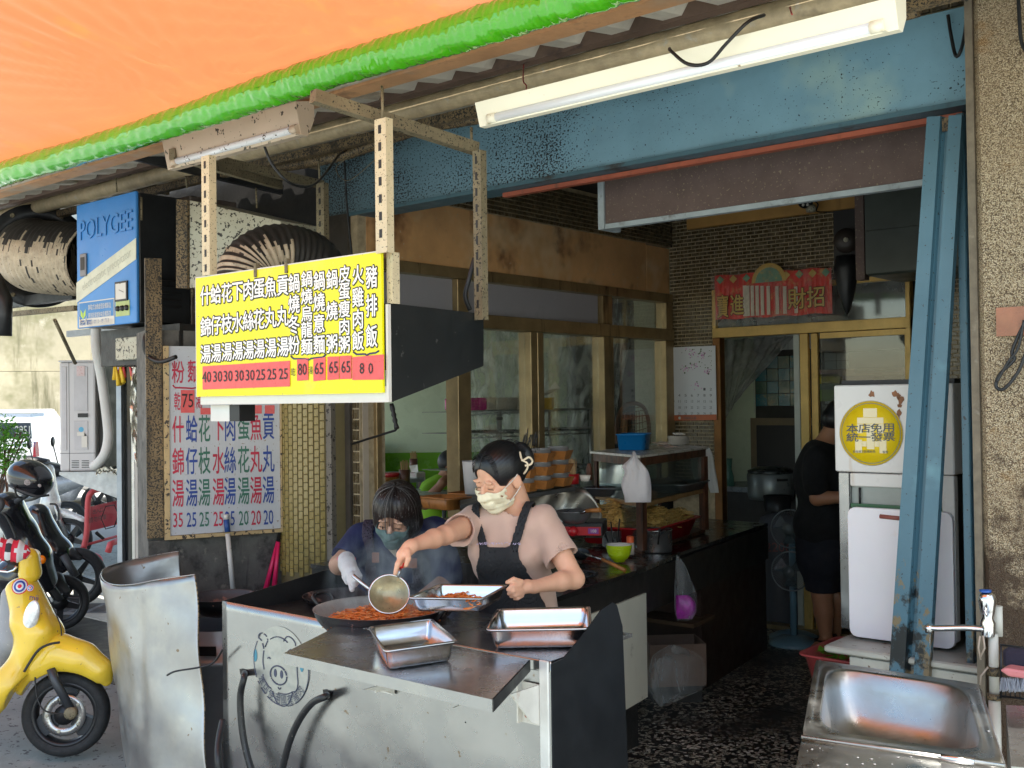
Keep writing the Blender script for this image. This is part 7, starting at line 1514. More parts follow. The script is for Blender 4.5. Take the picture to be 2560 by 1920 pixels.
FT.ell(D(1294, 1262, 3.9), (ex1, fw1, ez1), (.072, .075, .06), 0, 's'); FT.mesh('tee_shirt', M_tee, w1)
# apron
FA = Field(*bounds([shR, shL, pe1-V((0, 0, .45)), ch1], .17), .005); torso(FA, .02); FA.cap(pe1+fw1*.0, pe1-V((0, 0, .5)), .16, .17, .05); x, y, z = FA.local(ch1, A1_)
top_z = .05; bib = np.maximum(np.maximum(np.abs(x+.0)-(.062+np.clip(top_z-z, 0, .08)*.4+np.clip(-z-.05, 0, 1)*.28), z-top_z-.1*np.abs(x)), -y); strp = np.minimum(np.abs(np.abs(x+.0)-.056-.32*np.clip(z-top_z, 0, .2))-.017, 1); strp = np.maximum(np.maximum(strp, -(z-top_z+.03)), -(y+.06))
FA.F = np.maximum(np.abs(FA.F-.002)-.003, np.minimum(bib, strp)).astype(np.float32); FA.mesh('apron', mat('black_apron', (.014, .015, .018), .8, var=.15, bump=.15, bs=200), w1)
fr_ = MB(); random.seed(8)
for k in range(60):
    q = ch1+ex1*random.uniform(-.08, .08)+ez1*(top_z+.012+random.random()*.008)+fw1*.128; fr_.add([q, q+ex1*.004, q+ex1*.003+ez1*.004], [(0, 1, 2)])
tag(fr_.build('shirt_print', mat('floral_print', (.5, .42, .6), .7, var=.6, vs=200), w1), None, kind='stuff')
# --- the older woman
w2 = thing('person', 'older woman with greying bob, navy shirt and grey green mask bent over the wok', 'person', (*D(1000, 1500, 4.5).xy, 0))
hd2 = Head(D(990, 1286, 4.22), cv(-.16, -.46, -.87), cv(.02, .87, -.48), 1.0)
sR, sL = D(905, 1350, 4.42), D(1095, 1338, 4.42); eR, hR = D(848, 1412, 4.3), D(866, 1400, 4.1); eL, hL = D(1120, 1450, 4.35), D(1060, 1490, 4.2)
ch2, pe2 = D(995, 1430, 4.5), D(1005, 1590, 4.62); exb = (sL-sR).normalized(); upb = (D(1000, 1345, 4.42)-pe2).normalized(); fwb = exb.cross(upb).normalized(); ezb = fwb.cross(exb); Ab = (exb, fwb, ezb)
def torso2(F, g=0.): F.ell(ch2, Ab, (.165+g, .115+g, .18+g), .03); F.cap(sR+exb*.02, sL-exb*.02, .055+g, .055+g, .05); F.ell(pe2, Ab, (.17+g, .13+g, .2+g), .05)
f1, f2 = V((pe2.x+.08, pe2.y+.05, .05)), V((pe2.x-.1, pe2.y+.08, .05))
lo2, hi2 = bounds([hd2.c, sR, sL, eR, eL, pe2, f1, f2, hR], .14); lo2[2] = 0; F2 = Field(lo2, hi2, .0055); torso2(F2, -.006); F2.cap(hd2.p(0, -.03, -.06), D(1000, 1345, 4.42), .05, .06, .03)
F2.chain([sR, eR, hR], [.05, .038, .026], .015); F2.chain([sL, eL, hL], [.05, .038, .026], .015)
for ft, q in ((f1, 1), (f2, -1)): hp = pe2+exb*.08*q; F2.chain([hp, (hp+ft)/2, ft], [.08, .055, .04], .02)
hd2.add(F2); F2.mesh('body', mat('skin_older', (.52, .29, .19), .5, var=.1, vs=14, sss=.1, blot=((.55, .25, .17), .3, 18)), w2); hd2.features(w2)
lo_, hi_ = bounds([hd2.c], .19); FHh = Field(lo_, hi_, .003); hd2.add(FHh); hd2.mask(w2, mat('greygreen_mask', (.10, .16, .15), .8, var=.06, bump=.2, bs=90), FHh, M_black)
Fq = Field(lo_, hi_, .0032); A2_ = (hd2.x, hd2.y, hd2.z); Fq.ell(hd2.p(0, -.016, .036), A2_, (.089, .106, .096), .01); Fq.ell(hd2.p(0, -.03, -.045), A2_, (.1, .085, .085), .03)
Fq.ell(hd2.p(0, .13, -.055), A2_, (.078, .108, .108), 0, 's'); Fq.ell(hd2.p(0, .03, -.15), A2_, (.2, .2, .045), 0, 's')
x, y, z = Fq.local(hd2.c, A2_); Fq.F += (.0006*np.sin(np.arctan2(x, y+.02)*38+z*12)+.0005*np.sin(np.arctan2(x, y)*83)).astype(np.float32); hm2 = hairmat('greying_hair', (.02, .011, .009), .75); Fq.mesh('hair', hm2, w2)
random.seed(77); M_grey = mat('grey_strand', (.16, .14, .13), .4, var=0)
for k in range(90):
    a_ = random.uniform(-2.9, 2.9); r0 = .02; zz = lambda t_: .131-.0*t_
    fr = abs(a_) < .75; pts = []
    for t_ in (0, .3, .6, 1.0, 1.25 if not fr else 1.12):
        ph = t_*1.45; pts.append(hd2.p(math.sin(a_)*.093*math.sin(ph)*(1.04 if t_ > 1 else 1), -.016+.02*(1-t_)+math.cos(a_)*.109*math.sin(ph), .036+.099*math.cos(ph)-(.045 if t_ > 1.1 else 0)*(1 if fr else 1.3)))
    MB().tube(smooth_path(pts, 3), .0009, 3, cap=False).build('hair_strand', M_grey if random.random() < .25 else hm2, w2)
M_navy2 = mat('navy_shirt', (.012, .018, .075), .85, var=.15, bump=.12, bs=200); FT = Field(*bounds([sR, sL, pe2, ch2, eR], .16), .0055); torso2(FT, .014); q1 = sR.lerp(eR, .8); q2 = sL.lerp(eL, .9); FT.cap(sR, q1, .066, .062, .03); FT.cap(sL, q2, .066, .062, .03)
x, y, z = FT.local(ch2, Ab); FT.F += (.004*np.sin(x*34+z*22+np.sin(z*15))+.0025*np.sin(z*63-x*30)).astype(np.float32); dr_ = (eR-q1).normalized(); FT.cap(q1+dr_*.055, q1+dr_*.2, .08, .08, 0, 's'); FT.ell(D(1000, 1322, 4.38), Ab, (.07, .07, .06), 0, 's'); FT.mesh('navy_shirt', M_navy2, w2)
FA = Field(*bounds([sR, sL, pe2-V((0, 0, .3)), ch2], .17), .0055); torso2(FA, .022); x, y, z = FA.local(ch2, Ab)
bib = np.maximum(np.maximum(np.abs(x)-.13, z-.03), -y); strp = np.maximum(np.maximum(np.abs(np.abs(x)-.095)-.024, -(z-.0)), -(y+.05)); FA.F = np.maximum(np.abs(FA.F-.002)-.003, np.minimum(bib, strp)).astype(np.float32); FA.mesh('apron', mat('plum_apron', (.045, .03, .05), .8, var=.3, vs=30, bump=.15), w2)
M_leath = mat('orange_leather', (.38, .13, .06), .55, var=.15)
for u, v, w_, h_ in ((939, 1394, 17, 25), (1030, 1408, 24, 24)):
    q = D(u, v, 4.325); MB().prism([q-CR*.014*w_/17-CU*.02*h_/25, q+CR*.014*w_/17-CU*.02*h_/25, q+CR*.014*w_/17+CU*.02*h_/25, q-CR*.014*w_/17+CU*.02*h_/25], CF*.004).build('leather_tab', M_leath, w2)
q = D(982, 1366, 4.27); MB().prism([q-CR*.02-CU*.01, q-CU*.045+CR*.012, q+CR*.015-CU*.01, q+CU*.03, q-CR*.022+CU*.028], CF*.006).build('checked_scarf', mat('check_cloth', (.5, .42, .32), .8, blot=((.12, .1, .1), .4, 60)), w2)
# white knitted glove
FG = Field(*bounds([hR, D(885, 1478, 3.95)], .09), .0035); gh = dict(palm=[D(868, 1412, 4.06), D(877, 1432, 4.02)], f=[([D(872, 1434, 4.0), D(876, 1455, 3.97), D(880, 1474, 3.95)], .0095), ([D(880, 1436, 3.99), D(886, 1452, 3.95), D(888, 1462, 3.96)], .0095), ([D(888, 1434, 4.0), D(893, 1448, 3.97), D(892, 1458, 3.99)], .009), ([D(893, 1430, 4.02), D(899, 1440, 4.0), D(898, 1450, 4.02)], .0085), ([D(862, 1424, 4.03), D(862, 1442, 4.01), D(868, 1456, 4.0)], .0095)])
FG.cap(hR, D(868, 1410, 4.06), .033, .032, .01); addhand(FG, gh, .03, .0015); FG.mesh('knitted_glove', mat('white_knit', (.68, .68, .68), .95, var=.08, vs=30, bump=1, bs=260), w2)
MB().tube([hR+(CR*math.cos(q)+CU*math.sin(q)*.35-CF*0)*.0345+CU*.004 for q in [6.283*k/24 for k in range(25)]], .003, 6).build('glove_hem', mat('pink_hem', (.6, .12, .16), .8), w2)
# --- the diner in green behind the glass
w3 = thing('person', 'man in lime green polo eating in the dining room, face hidden by the window frame', 'person', (*D(1100, 1300, 7.9).xy, 0)); d3 = 7.75
F3 = Field(*bounds([D(1060, 1160, d3), D(1150, 1330, d3)], .25), .009); hd3 = Head(D(1128, 1168, d3), cv(.9, -.4, -.2), cv(.3, .9, 0), 1.0); F3.cap(D(1118, 1185, d3), D(1104, 1210, d3), .055, .06, .02); s3 = D(1082, 1225, d3-.1); e3 = D(1062, 1258, d3-.3); h3 = D(1108, 1205, d3-.35)
F3.ell(D(1100, 1262, d3), (CR, CF, CU), (.13, .18, .2), .03); F3.cap(s3, e3, .05, .042, .02); F3.cap(e3, h3, .042, .028, .02); F3.cap(h3, D(1114, 1196, d3-.33), .035, .025, .01); hd3.add(F3); F3.cap(D(1100, 1330, d3), D(1120, 1345, d3-.3), .08, .07, .02); F3.mesh('body', M_skin2, w3)
Fq = Field(*bounds([hd3.c], .16), .006); Fq.ell(hd3.p(0, -.02, .03), (hd3.x, hd3.y, hd3.z), (.082, .095, .09), .01); Fq.ell(hd3.p(0, .1, -.04), (hd3.x, hd3.y, hd3.z), (.1, .1, .11), 0, 's'); Fq.mesh('hair', M_black, w3)
M_lime = mat('lime_polo', (.26, .55, .02), .8, var=.06, bump=.1); FT = Field(*bounds([D(1060, 1190, d3), D(1150, 1330, d3)], .28), .009); FT.ell(D(1100, 1262, d3), (CR, CF, CU), (.15, .2, .215), .03); FT.cap(D(1082, 1226, d3), D(1130, 1222, d3+.05), .085, .085, .05); FT.cap(s3, s3.lerp(e3, .6), .072, .066, .03); x, y, z = FT.local(D(1100, 1250, d3), (CR, CF, CU)); FT.F += (.005*np.sin(x*30+z*24)).astype(np.float32); FT.mesh('lime_polo', M_lime, w3)
bdg = D(1070, 1243, d3-.34); b3 = MB().prism([bdg-CR*.032-CU*.02, bdg+CR*.032-CU*.026, bdg+CR*.032+CU*.018, bdg-CR*.032+CU*.022], CF*.01).build('sleeve_badge', M_white, w3)
m_ = MB(); put(m_, 'dálli', bdg-CU*.000-CF*.002, CR, CU, .028, .03, .01, 0); m_.build('badge_lettering', mat('badge_red', (.4, .02, .03), .6, var=0), b3)
# --- the cook in black
w4 = thing('person', 'cook in black tee and shorts working with his back to us behind the cabinet', 'person', (*D(2050, 1600, 6.8).xy, 0)); d4 = 6.8; D0 = D; D = lambda u, v, d: D0(u+20, v, d); Ac = (CR, CF, CU)
hd4 = Head(D(2082, 1048, d4), cv(.75, -.55, .2), cv(.5, .85, 0), 1.05); F4 = Field(*bounds([D(2000, 1000, d4), D(2100, 1600, d4), V((*D(2050, 1600, d4).xy, .02))], .2), .009)
F4.cap(D(2060, 1078, d4), D(2038, 1118, d4), .058, .065, .02); F4.ell(D(2035, 1200, d4), Ac, (.15, .18, .25), .04); F4.ell(D(2035, 1320, d4), Ac, (.15, .16, .22), .05); sh4 = D(2022, 1150, d4-.12); el4 = D(2024, 1245, d4-.2); ha4 = D(2095, 1243, d4-.3); F4.chain([sh4, el4], [.06, .046], .02); F4.chain([el4, ha4], [.046, .034], .02); F4.cap(ha4, ha4+CR*.08, .035, .03, .01)
for a_, k_, b_ in ((D(2020, 1390, d4), D(2035, 1490, d4-.02), D(2046, 1600, d4)), (D(2062, 1390, d4+.1), D(2072, 1490, d4+.06), D(2066, 1590, d4+.18))): F4.chain([a_, k_, k_.lerp(b_, .35), b_], [.09, .062, .06, .036], .02); F4.cap(b_, b_+V((-.02, -.12, -.04)), .04, .034, .01)
hd4.add(F4); F4.mesh('body', M_skin2, w4)
Fq = Field(*bounds([hd4.c], .17), .006); Fq.ell(hd4.p(0, -.015, .03), (hd4.x, hd4.y, hd4.z), (.086, .105, .097), .01); Fq.ell(hd4.p(0, -.04, -.03), (hd4.x, hd4.y, hd4.z), (.075, .075, .07), .02); Fq.ell(hd4.p(0, .12, -.05), (hd4.x, hd4.y, hd4.z), (.1, .11, .12), 0, 's'); Fq.mesh('hair', M_black, w4)
M_btee = mat('black_tee', (.006, .006, .007), .9, var=.1); FT = Field(*bounds([D(2000, 1100, d4), D(2080, 1380, d4)], .26), .009); FT.ell(D(2035, 1200, d4), Ac, (.172, .2, .26), .04); FT.ell(D(2035, 1310, d4), Ac, (.172, .18, .22), .05); FT.cap(D(2018, 1150, d4), D(2070, 1145, d4), .09, .09, .05); FT.cap(sh4, sh4.lerp(el4, .7), .085, .08, .03); x, y, z = FT.local(D(2035, 1240, d4), Ac); FT.F += (.006*np.sin(x*26+z*19)).astype(np.float32); FT.F = np.maximum(FT.F, -(z+.36)).astype(np.float32); FT.mesh('black_tee', M_btee, w4)
FS_ = Field(*bounds([D(2000, 1340, d4), D(2090, 1480, d4)], .2), .009); FS_.cap(D(2035, 1350, d4), D(2035, 1400, d4), .165, .155, .05)
for a_, b_ in ((D(2020, 1380, d4), D(2035, 1475, d4)), (D(2066, 1380, d4+.1), D(2072, 1475, d4+.06))): FS_.cap(a_, b_, .11, .1, .02)
x, y, z = FS_.local(D(2040, 1478, d4), Ac); FS_.F = np.maximum(FS_.F, -z+.0).astype(np.float32); FS_.mesh('dark_shorts', mat('dark_shorts', (.012, .013, .02), .9, var=.2), w4)
for b_ in (D(2046, 1605, d4), D(2066, 1595, d4+.18)): MB().lathe([(0, -.06), (.05, -.06), (.055, -.02), (.045, .02), (.04, .02)], V((b_.x-.01, b_.y-.05, .06)), n=16).build('shoe', M_black, w4)
D = D0
# steam over the wok
def steam():
    m = bpy.data.materials.new('steam'); m.use_nodes = True; t = m.node_tree; t.nodes.clear(); out = N(t, 'ShaderNodeOutputMaterial'); pv_ = N(t, 'ShaderNodeVolumePrincipled'); co = N(t, 'ShaderNodeTexCoord').outputs['Object']
    n = noise(t, co, 9, 4, .55, (1, 1, .6), 1.2); g_ = N(t, 'ShaderNodeTexGradient', gradient_type='SPHERICAL'); mp = N(t, 'ShaderNodeMapping'); t.links.new(co, mp.inputs[0]); mp.inputs[3].default_value = (3.2, 3.2, 4.2); t.links.new(mp.outputs[0], g_.inputs[0])
    mu_ = N(t, 'ShaderNodeMath', operation='MULTIPLY'); t.links.new(ramp(t, n, .5, .74, 0, 11), mu_.inputs[0]); t.links.new(ramp(t, g_.outputs[1], 0, .6), mu_.inputs[1]); t.links.new(mu_.outputs[0], pv_.inputs['Density']); pv_.inputs['Color'].default_value = (.95, .95, .95, 1); t.links.new(pv_.outputs[0], out.inputs[1]); return m
c = D(1010, 1455, 3.9); so = MB().lathe([(0, -.2), (.2, -.18), (.3, -.08), (.32, .0), (.28, .12), (.15, .22), (0, .24)], (0, 0, 0), n=20).build('steam', steam()); so.location = c; tag(so, 'wisps of steam rising from the big wok before the older woman', 'steam', kind='stuff')
# ---------------------------------------------------------------- side lane, vehicles, air conditioner
M_moss = mat('mossy_concrete', (.26, .24, .17), .9, var=.25, vs=.7, blot=[((.12, .12, .06), .5, .9), ((.36, .34, .27), .3, 2.5)], streak=((.10, .095, .055), .45, 3), bump=.3, bs=9)
rw = thing('retaining_wall', 'tall moss stained concrete retaining wall behind the parked cars', 'wall', D(100, 1200, 20))
a, b_ = D(-260, 1000, 21), D(520, 1000, 23); n_ = V((-(b_-a).y, (b_-a).x, 0)).normalized()*.6
zc = D(100, 925, 21).z
MB().prism([(a.x, a.y, -.05), (b_.x, b_.y, -.05), (b_.x, b_.y, zc), (a.x, a.y, zc)], n_).build('lower_wall', M_moss, rw); n2_ = n_*.98
MB().prism([(a.x+n_.x*.1, a.y+n_.y*.1, zc+.01), (b_.x+n_.x*.1, b_.y+n_.y*.1, zc+.01), (b_.x+n_.x*.1, b_.y+n_.y*.1, 6.5), (a.x+n_.x*.1, a.y+n_.y*.1, 6.5)], n2_).build('upper_wall', M_moss, rw)
M_carw = mat('white_car_paint', (.78, .79, .8), .2, var=0, coat=.6, rvar=.03); M_cargl = mat('dark_car_glass', (.02, .025, .03), .08, var=0, rvar=.02); M_amb = mat('tail_red', (.55, .01, .01), .25, var=0)
def sdf_obj(name, m, par, pts, margin, h, fn, post=None):
    F = Field(*bounds(pts, margin), h); fn(F); 
    if post: post(F)
    return F.mesh(name, m, par)
dv = 14.0
hb = thing('parked_car', 'white hatchback with a roof spoiler and numbers on its rear window, at the left edge', 'car', (*D(0, 1200, dv).xy, 0)); cx = D(-75, 1000, dv+1.6); Ax = (CR, V((CF.x, CF.y, 0)).normalized(), V((0, 0, 1))); zz = lambda v: D(0, v, dv).z
def sbox(F, c, r, k, op='u'):      # rounded box along the view's own right / away / up
    q = F.local(c, Ax); d = [np.abs(q[i])-(r[i]-k) for i in range(3)]; o = np.sqrt(sum(np.maximum(x, 0)**2 for x in d))+np.minimum(np.maximum(np.maximum(d[0], d[1]), d[2]), 0)-k
    F.F = (np.minimum(F.F, o) if op == 'u' else np.maximum(F.F, -o)).astype(np.float32)
def carb(F):
    sbox(F, V((cx.x, cx.y, .72)), (.84, 1.7, .48), .2); q = F.local(V((cx.x, cx.y, 1.2)), Ax)
    t = np.clip((q[2]+.1)/.5, 0, 1); o = np.maximum(np.maximum(np.abs(q[0])-(.82-.16*t), np.abs(q[1]+.0)-(1.66-.35*t)), np.abs(q[2])-.37); F.F = np.minimum(F.F, o-.0).astype(np.float32)
sdf_obj('body', M_carw, hb, [cx-Ax[1]*2, cx+Ax[1]*2, V((cx.x, cx.y, .2)), cx+Ax[0]], .3, .045, carb)
def face(u0, v0, u1, v1, d_, dp=.03): return MB().prism([D(u0, v1, d_), D(u1, v1, d_), D(u1-3, v0, d_+.05), D(u0+2, v0, d_+.05)], CF*dp)
face(-190, 1057, 78, 1097, dv-.12).build('rear_window', M_cargl, hb); MB().prism([D(-200, 1040, dv-.25), D(76, 1043, dv-.25), D(76, 1034, dv-.2), D(-200, 1031, dv-.2)], CF*.4).build('spoiler', M_carw, hb)
face(82, 1105, 90, 1142, dv-.16, .1).build('tail_light', M_amb, hb)
tt = MB()
for s_, u, v, w_, h_ in (('2951', 58, 1076, 36, 20), ('957', 66, 1092, 22, 9)): vs_ = glyph(s_)[0]; bb = vs_.max(0)-vs_.min(0); put(tt, s_, D(u, v, dv-.14), CR, CU, w_/2697*dv/bb[0], h_/2697*dv/bb[1], .01, 0)
tt.build('window_lettering', M_white, hb); tt = MB(); vs_ = glyph('TAXI 2957')[0]; bb = vs_.max(0)-vs_.min(0); put(tt, '(07)2957', D(62, 1112, dv-.28), CR, CU, .35/bb[0], .07/bb[1], .01, 0); tt.build('body_lettering', mat('blue_letter', (.05, .2, .35), .5, var=0), hb)
for sgn in (-1, 1):
    for l_ in (-1.15, 1.2): c = V((cx.x, cx.y, .3))+Ax[0]*.76*sgn+Ax[1]*l_; MB().lathe([(0, -.09), (.22, -.09), (.3, -.08), (.3, .08), (.22, .09), (0, .09)], c, Ax[0], 24).build('wheel', M_rubber, hb)
# the low white saloon side-on
sd_t = thing('parked_car', 'white saloon parked side on between the hatchback and the air conditioner', 'car', (*D(180, 1200, 17.5).xy, 0)); c2_ = D(190, 1000, 18)
def car2(F):
    sbox(F, V((c2_.x, c2_.y, .62)), (2.1, .82, .36), .18); q = F.local(V((c2_.x, c2_.y, 1.12)), Ax); t = np.clip((q[2]+.25)/.5, 0, 1); F.F = np.minimum(F.F, np.maximum(np.maximum(np.abs(q[0]+.1)-(1.3-.55*t), np.abs(q[1])-(.78-.16*t)), np.abs(q[2])-.25)).astype(np.float32)
sdf_obj('body', M_carw, sd_t, [c2_-Ax[0]*2.1, c2_+Ax[0]*2.1, V((c2_.x, c2_.y, .3))], .5, .05, car2)
M_winr = mat('reflection_toned_glass', (.3, .32, .18), .15, var=.2, vs=2)  # green-gold reflection is put into the glass colour
for u0, u1 in ((80, 118), (125, 160), (165, 215), (222, 290)): MB().prism([D(u0, 1108, 17.15), D(u1, 1108, 17.15), D(u1-3, 1082, 17.25), D(u0+4, 1082, 17.25)], CF*.03).build('window', M_winr, sd_t)
for l_ in (-1.3, 1.3): MB().lathe([(0, -.9), (.3, -.88), (.3, .88), (0, .9)], V((c2_.x, c2_.y, .3))+Ax[0]*l_, Ax[1], 24).build('wheel', M_rubber, sd_t)
# shrub
shb = thing('shrub', 'bright green leafy shrub at the left edge in front of the hatchback', 'shrub', D(20, 1230, 10.5)); random.seed(21); lf = MB(); base = D(10, 1120, 10.5); stm = MB()
for k in range(1500):
    q = V((random.gauss(0, 1), random.gauss(0, 1), random.gauss(0, 1))).normalized()*(random.random()**.4); c = base+CR*(q.x*.24-.02)+CU*(q.z*.3+.06*math.sin(q.x*9))+CF*q.y*.3
    a_ = V((random.gauss(0, 1), random.gauss(0, 1), random.gauss(0, .6))).normalized(); b__ = a_.cross(V((random.random(), random.random(), random.random()))).normalized(); s_ = random.uniform(.015, .03)
    lf.add([c-a_*s_, c+b__*s_*.45, c+a_*s_, c-b__*s_*.45], [(0, 1, 2, 3)])
M_leaf = mat('leaf', (.10, .26, .02), .45, var=.5, vs=9, transl=.4); tag(lf.build('foliage', M_leaf, shb), None, kind='stuff')
for k in range(7): stm.tube(smooth_path([V((base.x, base.y, 0))+CR*random.uniform(-.05, .05), V((base.x, base.y, .6))+CR*random.uniform(-.1, .1), base+CR*random.uniform(-.2, .2)+CU*random.uniform(-.1, .2)]), .008, 5)
stm.build('stems', M_darkwood, shb)
# wheels
M_bpm0 = mat('seam_black', (.02, .02, .02), .7, var=0); M_rim = mat('black_cast_rim', (.025, .026, .03), .35, .5, var=.1)
def wheel(par, c, ax, R, tw, hub=.05, spokes=5, sw=.018, m=M_rim):
    c, ax = V(c), V(ax).normalized(); MB().lathe([(R*.74, -tw*.38), (R*.82, -tw*.5), (R*.93, -tw*.46), (R*.985, -tw*.28), (R, 0), (R*.985, tw*.28), (R*.93, tw*.46), (R*.82, tw*.5), (R*.74, tw*.38)], c, ax, 48).build('tyre', M_rubber, par)
    w_ = MB().lathe([(R*.66, -tw*.36), (R*.77, -tw*.4), (R*.77, tw*.4), (R*.66, tw*.36), (R*.66, -tw*.36)], c, ax, 48).build('rim', m, par); e1 = ax.cross(V((0, 0, 1))).normalized(); e2 = ax.cross(e1)
    MB().lathe([(0, -tw*.45), (hub, -tw*.42), (hub, tw*.42), (0, tw*.45)], c, ax, 20).build('hub', m, par)
    for k in range(spokes):
        a_ = 6.283*k/spokes+.3; d_ = e1*math.cos(a_)+e2*math.sin(a_); t_ = ax.cross(d_); MB().prism([c+d_*hub*.8-t_*sw*1.5-ax*tw*.2, c+d_*hub*.8+t_*sw*1.5-ax*tw*.2, c+d_*R*.7+t_*sw-ax*tw*.2, c+d_*R*.7-t_*sw-ax*tw*.2], ax*tw*.4).build('spoke', m, par)
# yellow scooter
dy = 4.95; ysc = thing('scooter', 'yellow scooter with target stickers and a plaid handlebar mitt, nearest the camera', 'scooter', P(165, 1888, Z=0)); M_yp = mat('scooter_yellow', (.80, .55, .04), .22, var=.06, vs=2, coat=.6, spots=((.3, .2, .08), .05, 40), rvar=.06)
hubY = D(166, 1783, dy); axY = (cv(.12, .05, -1)).normalized(); RW = hubY.z; hubY.z = RW
wheel(ysc, hubY, axY, RW, .09, .045, 0); e1 = axY.cross(V((0, 0, 1))).normalized(); e2 = axY.cross(e1)
for k in range(3):
    a_ = .5+k*2.094; pts = []
    for da, r_ in ((-.55, .055), (-.5, .12), (-.25, .145), (.15, .148), (.35, .13), (.5, .08), (.55, .055)): pts.append(hubY+(e1*math.cos(a_+da)+e2*math.sin(a_+da))*r_*RW/.205-axY*.02)
    MB().prism(pts, axY*.04).build('spoke', mat('scooter_rim', (.03, .035, .045), .4, .3) if k == 0 else bpy.data.materials['scooter_rim'], ysc)
MB().lathe([(.06, .03), (.095, .03), (.095, .036), (.06, .036), (.06, .03)], hubY, axY, 32).build('brake_disc', M_dimst, ysc)
for k in range(5): a_ = 6.283*k/5; MB().lathe([(0, .042), (.008, .04), (.009, .032)], hubY+(e1*math.cos(a_)+e2*math.sin(a_))*.075, axY, 8, False).build('bolt', M_cream, ysc)
MB().tube([D(128, 1672, dy-.09), D(136, 1700, dy-.1), D(180, 1778, dy-.1)], [.02, .02, .018], 12).build('fork_leg', mat('fork_black', (.05, .055, .065), .4, .4), ysc)
MB().lathe([(0, 0), (.028, 0), (.028, .03), (.018, .035), (0, .035)], D(180, 1780, dy-.09), axY, 12).build('axle_clamp', M_grime, ysc)
MB().tube(smooth_path([D(88, 1690, dy-.08), D(92, 1740, dy-.1), D(110, 1775, dy-.11), D(150, 1785, dy-.1), D(170, 1785, dy-.1)]), .004, 6).build('brake_cable', M_black, ysc)
def fen(F):
    F.chain([D(62, 1712, dy), D(100, 1660, dy-.01), D(150, 1635, dy-.01), D(205, 1648, dy-.01), D(250, 1676, dy-.01), D(266, 1702, dy)], [.05, .07, .078, .066, .045, .022], .06)
    q = F.local(hubY, (e1, e2, axY)); r_ = np.sqrt(q[0]**2+q[1]**2); F.F = np.maximum(F.F, -np.maximum(r_-RW-.022, np.abs(q[2])-.062)).astype(np.float32); F.F = np.maximum(F.F, -(r_-RW-.012)).astype(np.float32)
sdf_obj('front_fender', M_yp, ysc, [D(40, 1620, dy), D(280, 1780, dy)], .14, .006, fen)
def shd(F):
    for u0, v0, u1, v1, d0, d1, r0, r1 in ((35, 1475, 62, 1560, 5.0, 4.92, .035, .05), (80, 1470, 128, 1585, 5.05, 4.98, .04, .055), (58, 1470, 100, 1580, 5.0, 4.9, .045, .06), (62, 1560, 85, 1620, 4.92, 4.9, .05, .055), (120, 1580, 85, 1612, 4.98, 4.94, .05, .05), (80, 1615, 20, 1712, 4.92, 4.85, .06, .062), (20, 1712, -60, 1800, 4.85, 4.8, .062, .06)): F.cap(D(u0, v0, d0), D(u1, v1, d1), r0, r1, .055)
    q = F.local(hubY, (e1, e2, axY)); r_ = np.sqrt(q[0]**2+q[1]**2); F.F = np.maximum(F.F, -(r_-RW-.05)).astype(np.float32)
sdf_obj('leg_shield', M_yp, ysc, [D(-70, 1440, dy), D(160, 1800, dy)], .16, .006, shd)
sdf_obj('handlebar_cowl', M_yp, ysc, [D(72, 1380, 5), D(75, 1440, 5.05)], .14, .005, lambda F: (F.cap(D(72, 1392, 5.0), D(74, 1432, 5.02), .042, .05, .02), F.cap(D(84, 1388, 5.05), D(84, 1430, 5.05), .03, .035, .02)))
M_gpl = mat('scratched_grey_plastic', (.28, .29, .31), .5, var=.1, vs=6, spots=((.5, .5, .5), .1, 60))
sdf_obj('inner_panel', M_gpl, ysc, [D(-60, 1480, 5.15), D(60, 1760, 5.1)], .18, .009, lambda F: (F.cap(D(30, 1490, 5.12), D(38, 1600, 5.1), .05, .08, .03), F.cap(D(10, 1600, 5.15), D(-30, 1720, 5.1), .09, .09, .04)))
def lampf(F):
    F.ell(D(78, 1541, 4.86), (cv(.93, -.3, -.2), cv(.3, .93, .1), cv(.2, 0, .97)), (.037, .075, .02), 0)
sdf_obj('side_lamp', mat('clear_lens', (.75, .77, .78), .12, .3, var=.25, vs=60, coat=1), ysc, [D(78, 1541, 4.9)], .1, .004, lampf)
mts = D(38, 1375, 4.85); mc_ = MB(); M_pl = [mat('plaid_red', (.6, .02, .05), .85), mat('plaid_black', (.03, .03, .04), .85), mat('plaid_white', (.62, .62, .64), .85)]
mit = MB(); rows = []; ax_m = (D(74, 1378, 4.9)-D(-30, 1372, 4.85)).normalized(); s1m = ax_m.cross(V((0, 0, 1))).normalized(); s2m = ax_m.cross(s1m)
for j in range(15):
    t = j/14; r_ = .052*math.sqrt(max(.02, 1-max(0, (t-.55)/.45)**2))*(1+.1*math.sin(j*2)); c = D(-30, 1372, 4.85).lerp(D(76, 1381, 4.9), t); rows.append([c+(s1m*math.cos(q)+s2m*math.sin(q))*r_ for q in [6.283*k/16 for k in range(17)]])
o = mit.sheet(rows).build('plaid_mitt', M_pl[0], ysc); o.data.materials.append(M_pl[1]); o.data.materials.append(M_pl[2])
for p in o.data.polygons: j, k = p.index//16, p.index % 16; a_, b__ = (j//2) % 2, (k//2) % 2; p.material_index = 0 if a_+b__ == 0 else 1 if a_+b__ == 2 and (j//4) % 2 else 2 if (j+k) % 3 == 0 or a_ else 0
MB().tube([D(20, 1412, 5), D(60, 1420, 5.02)], .03, 10).build('brake_lever', M_black, ysc)
MB().tube([D(u, v, 4.98) for u, v in ((-20, 1420), (0, 1428), (20, 1430), (35, 1425), (42, 1415))], .006, 8).build('mirror_rim', M_chrome, ysc)
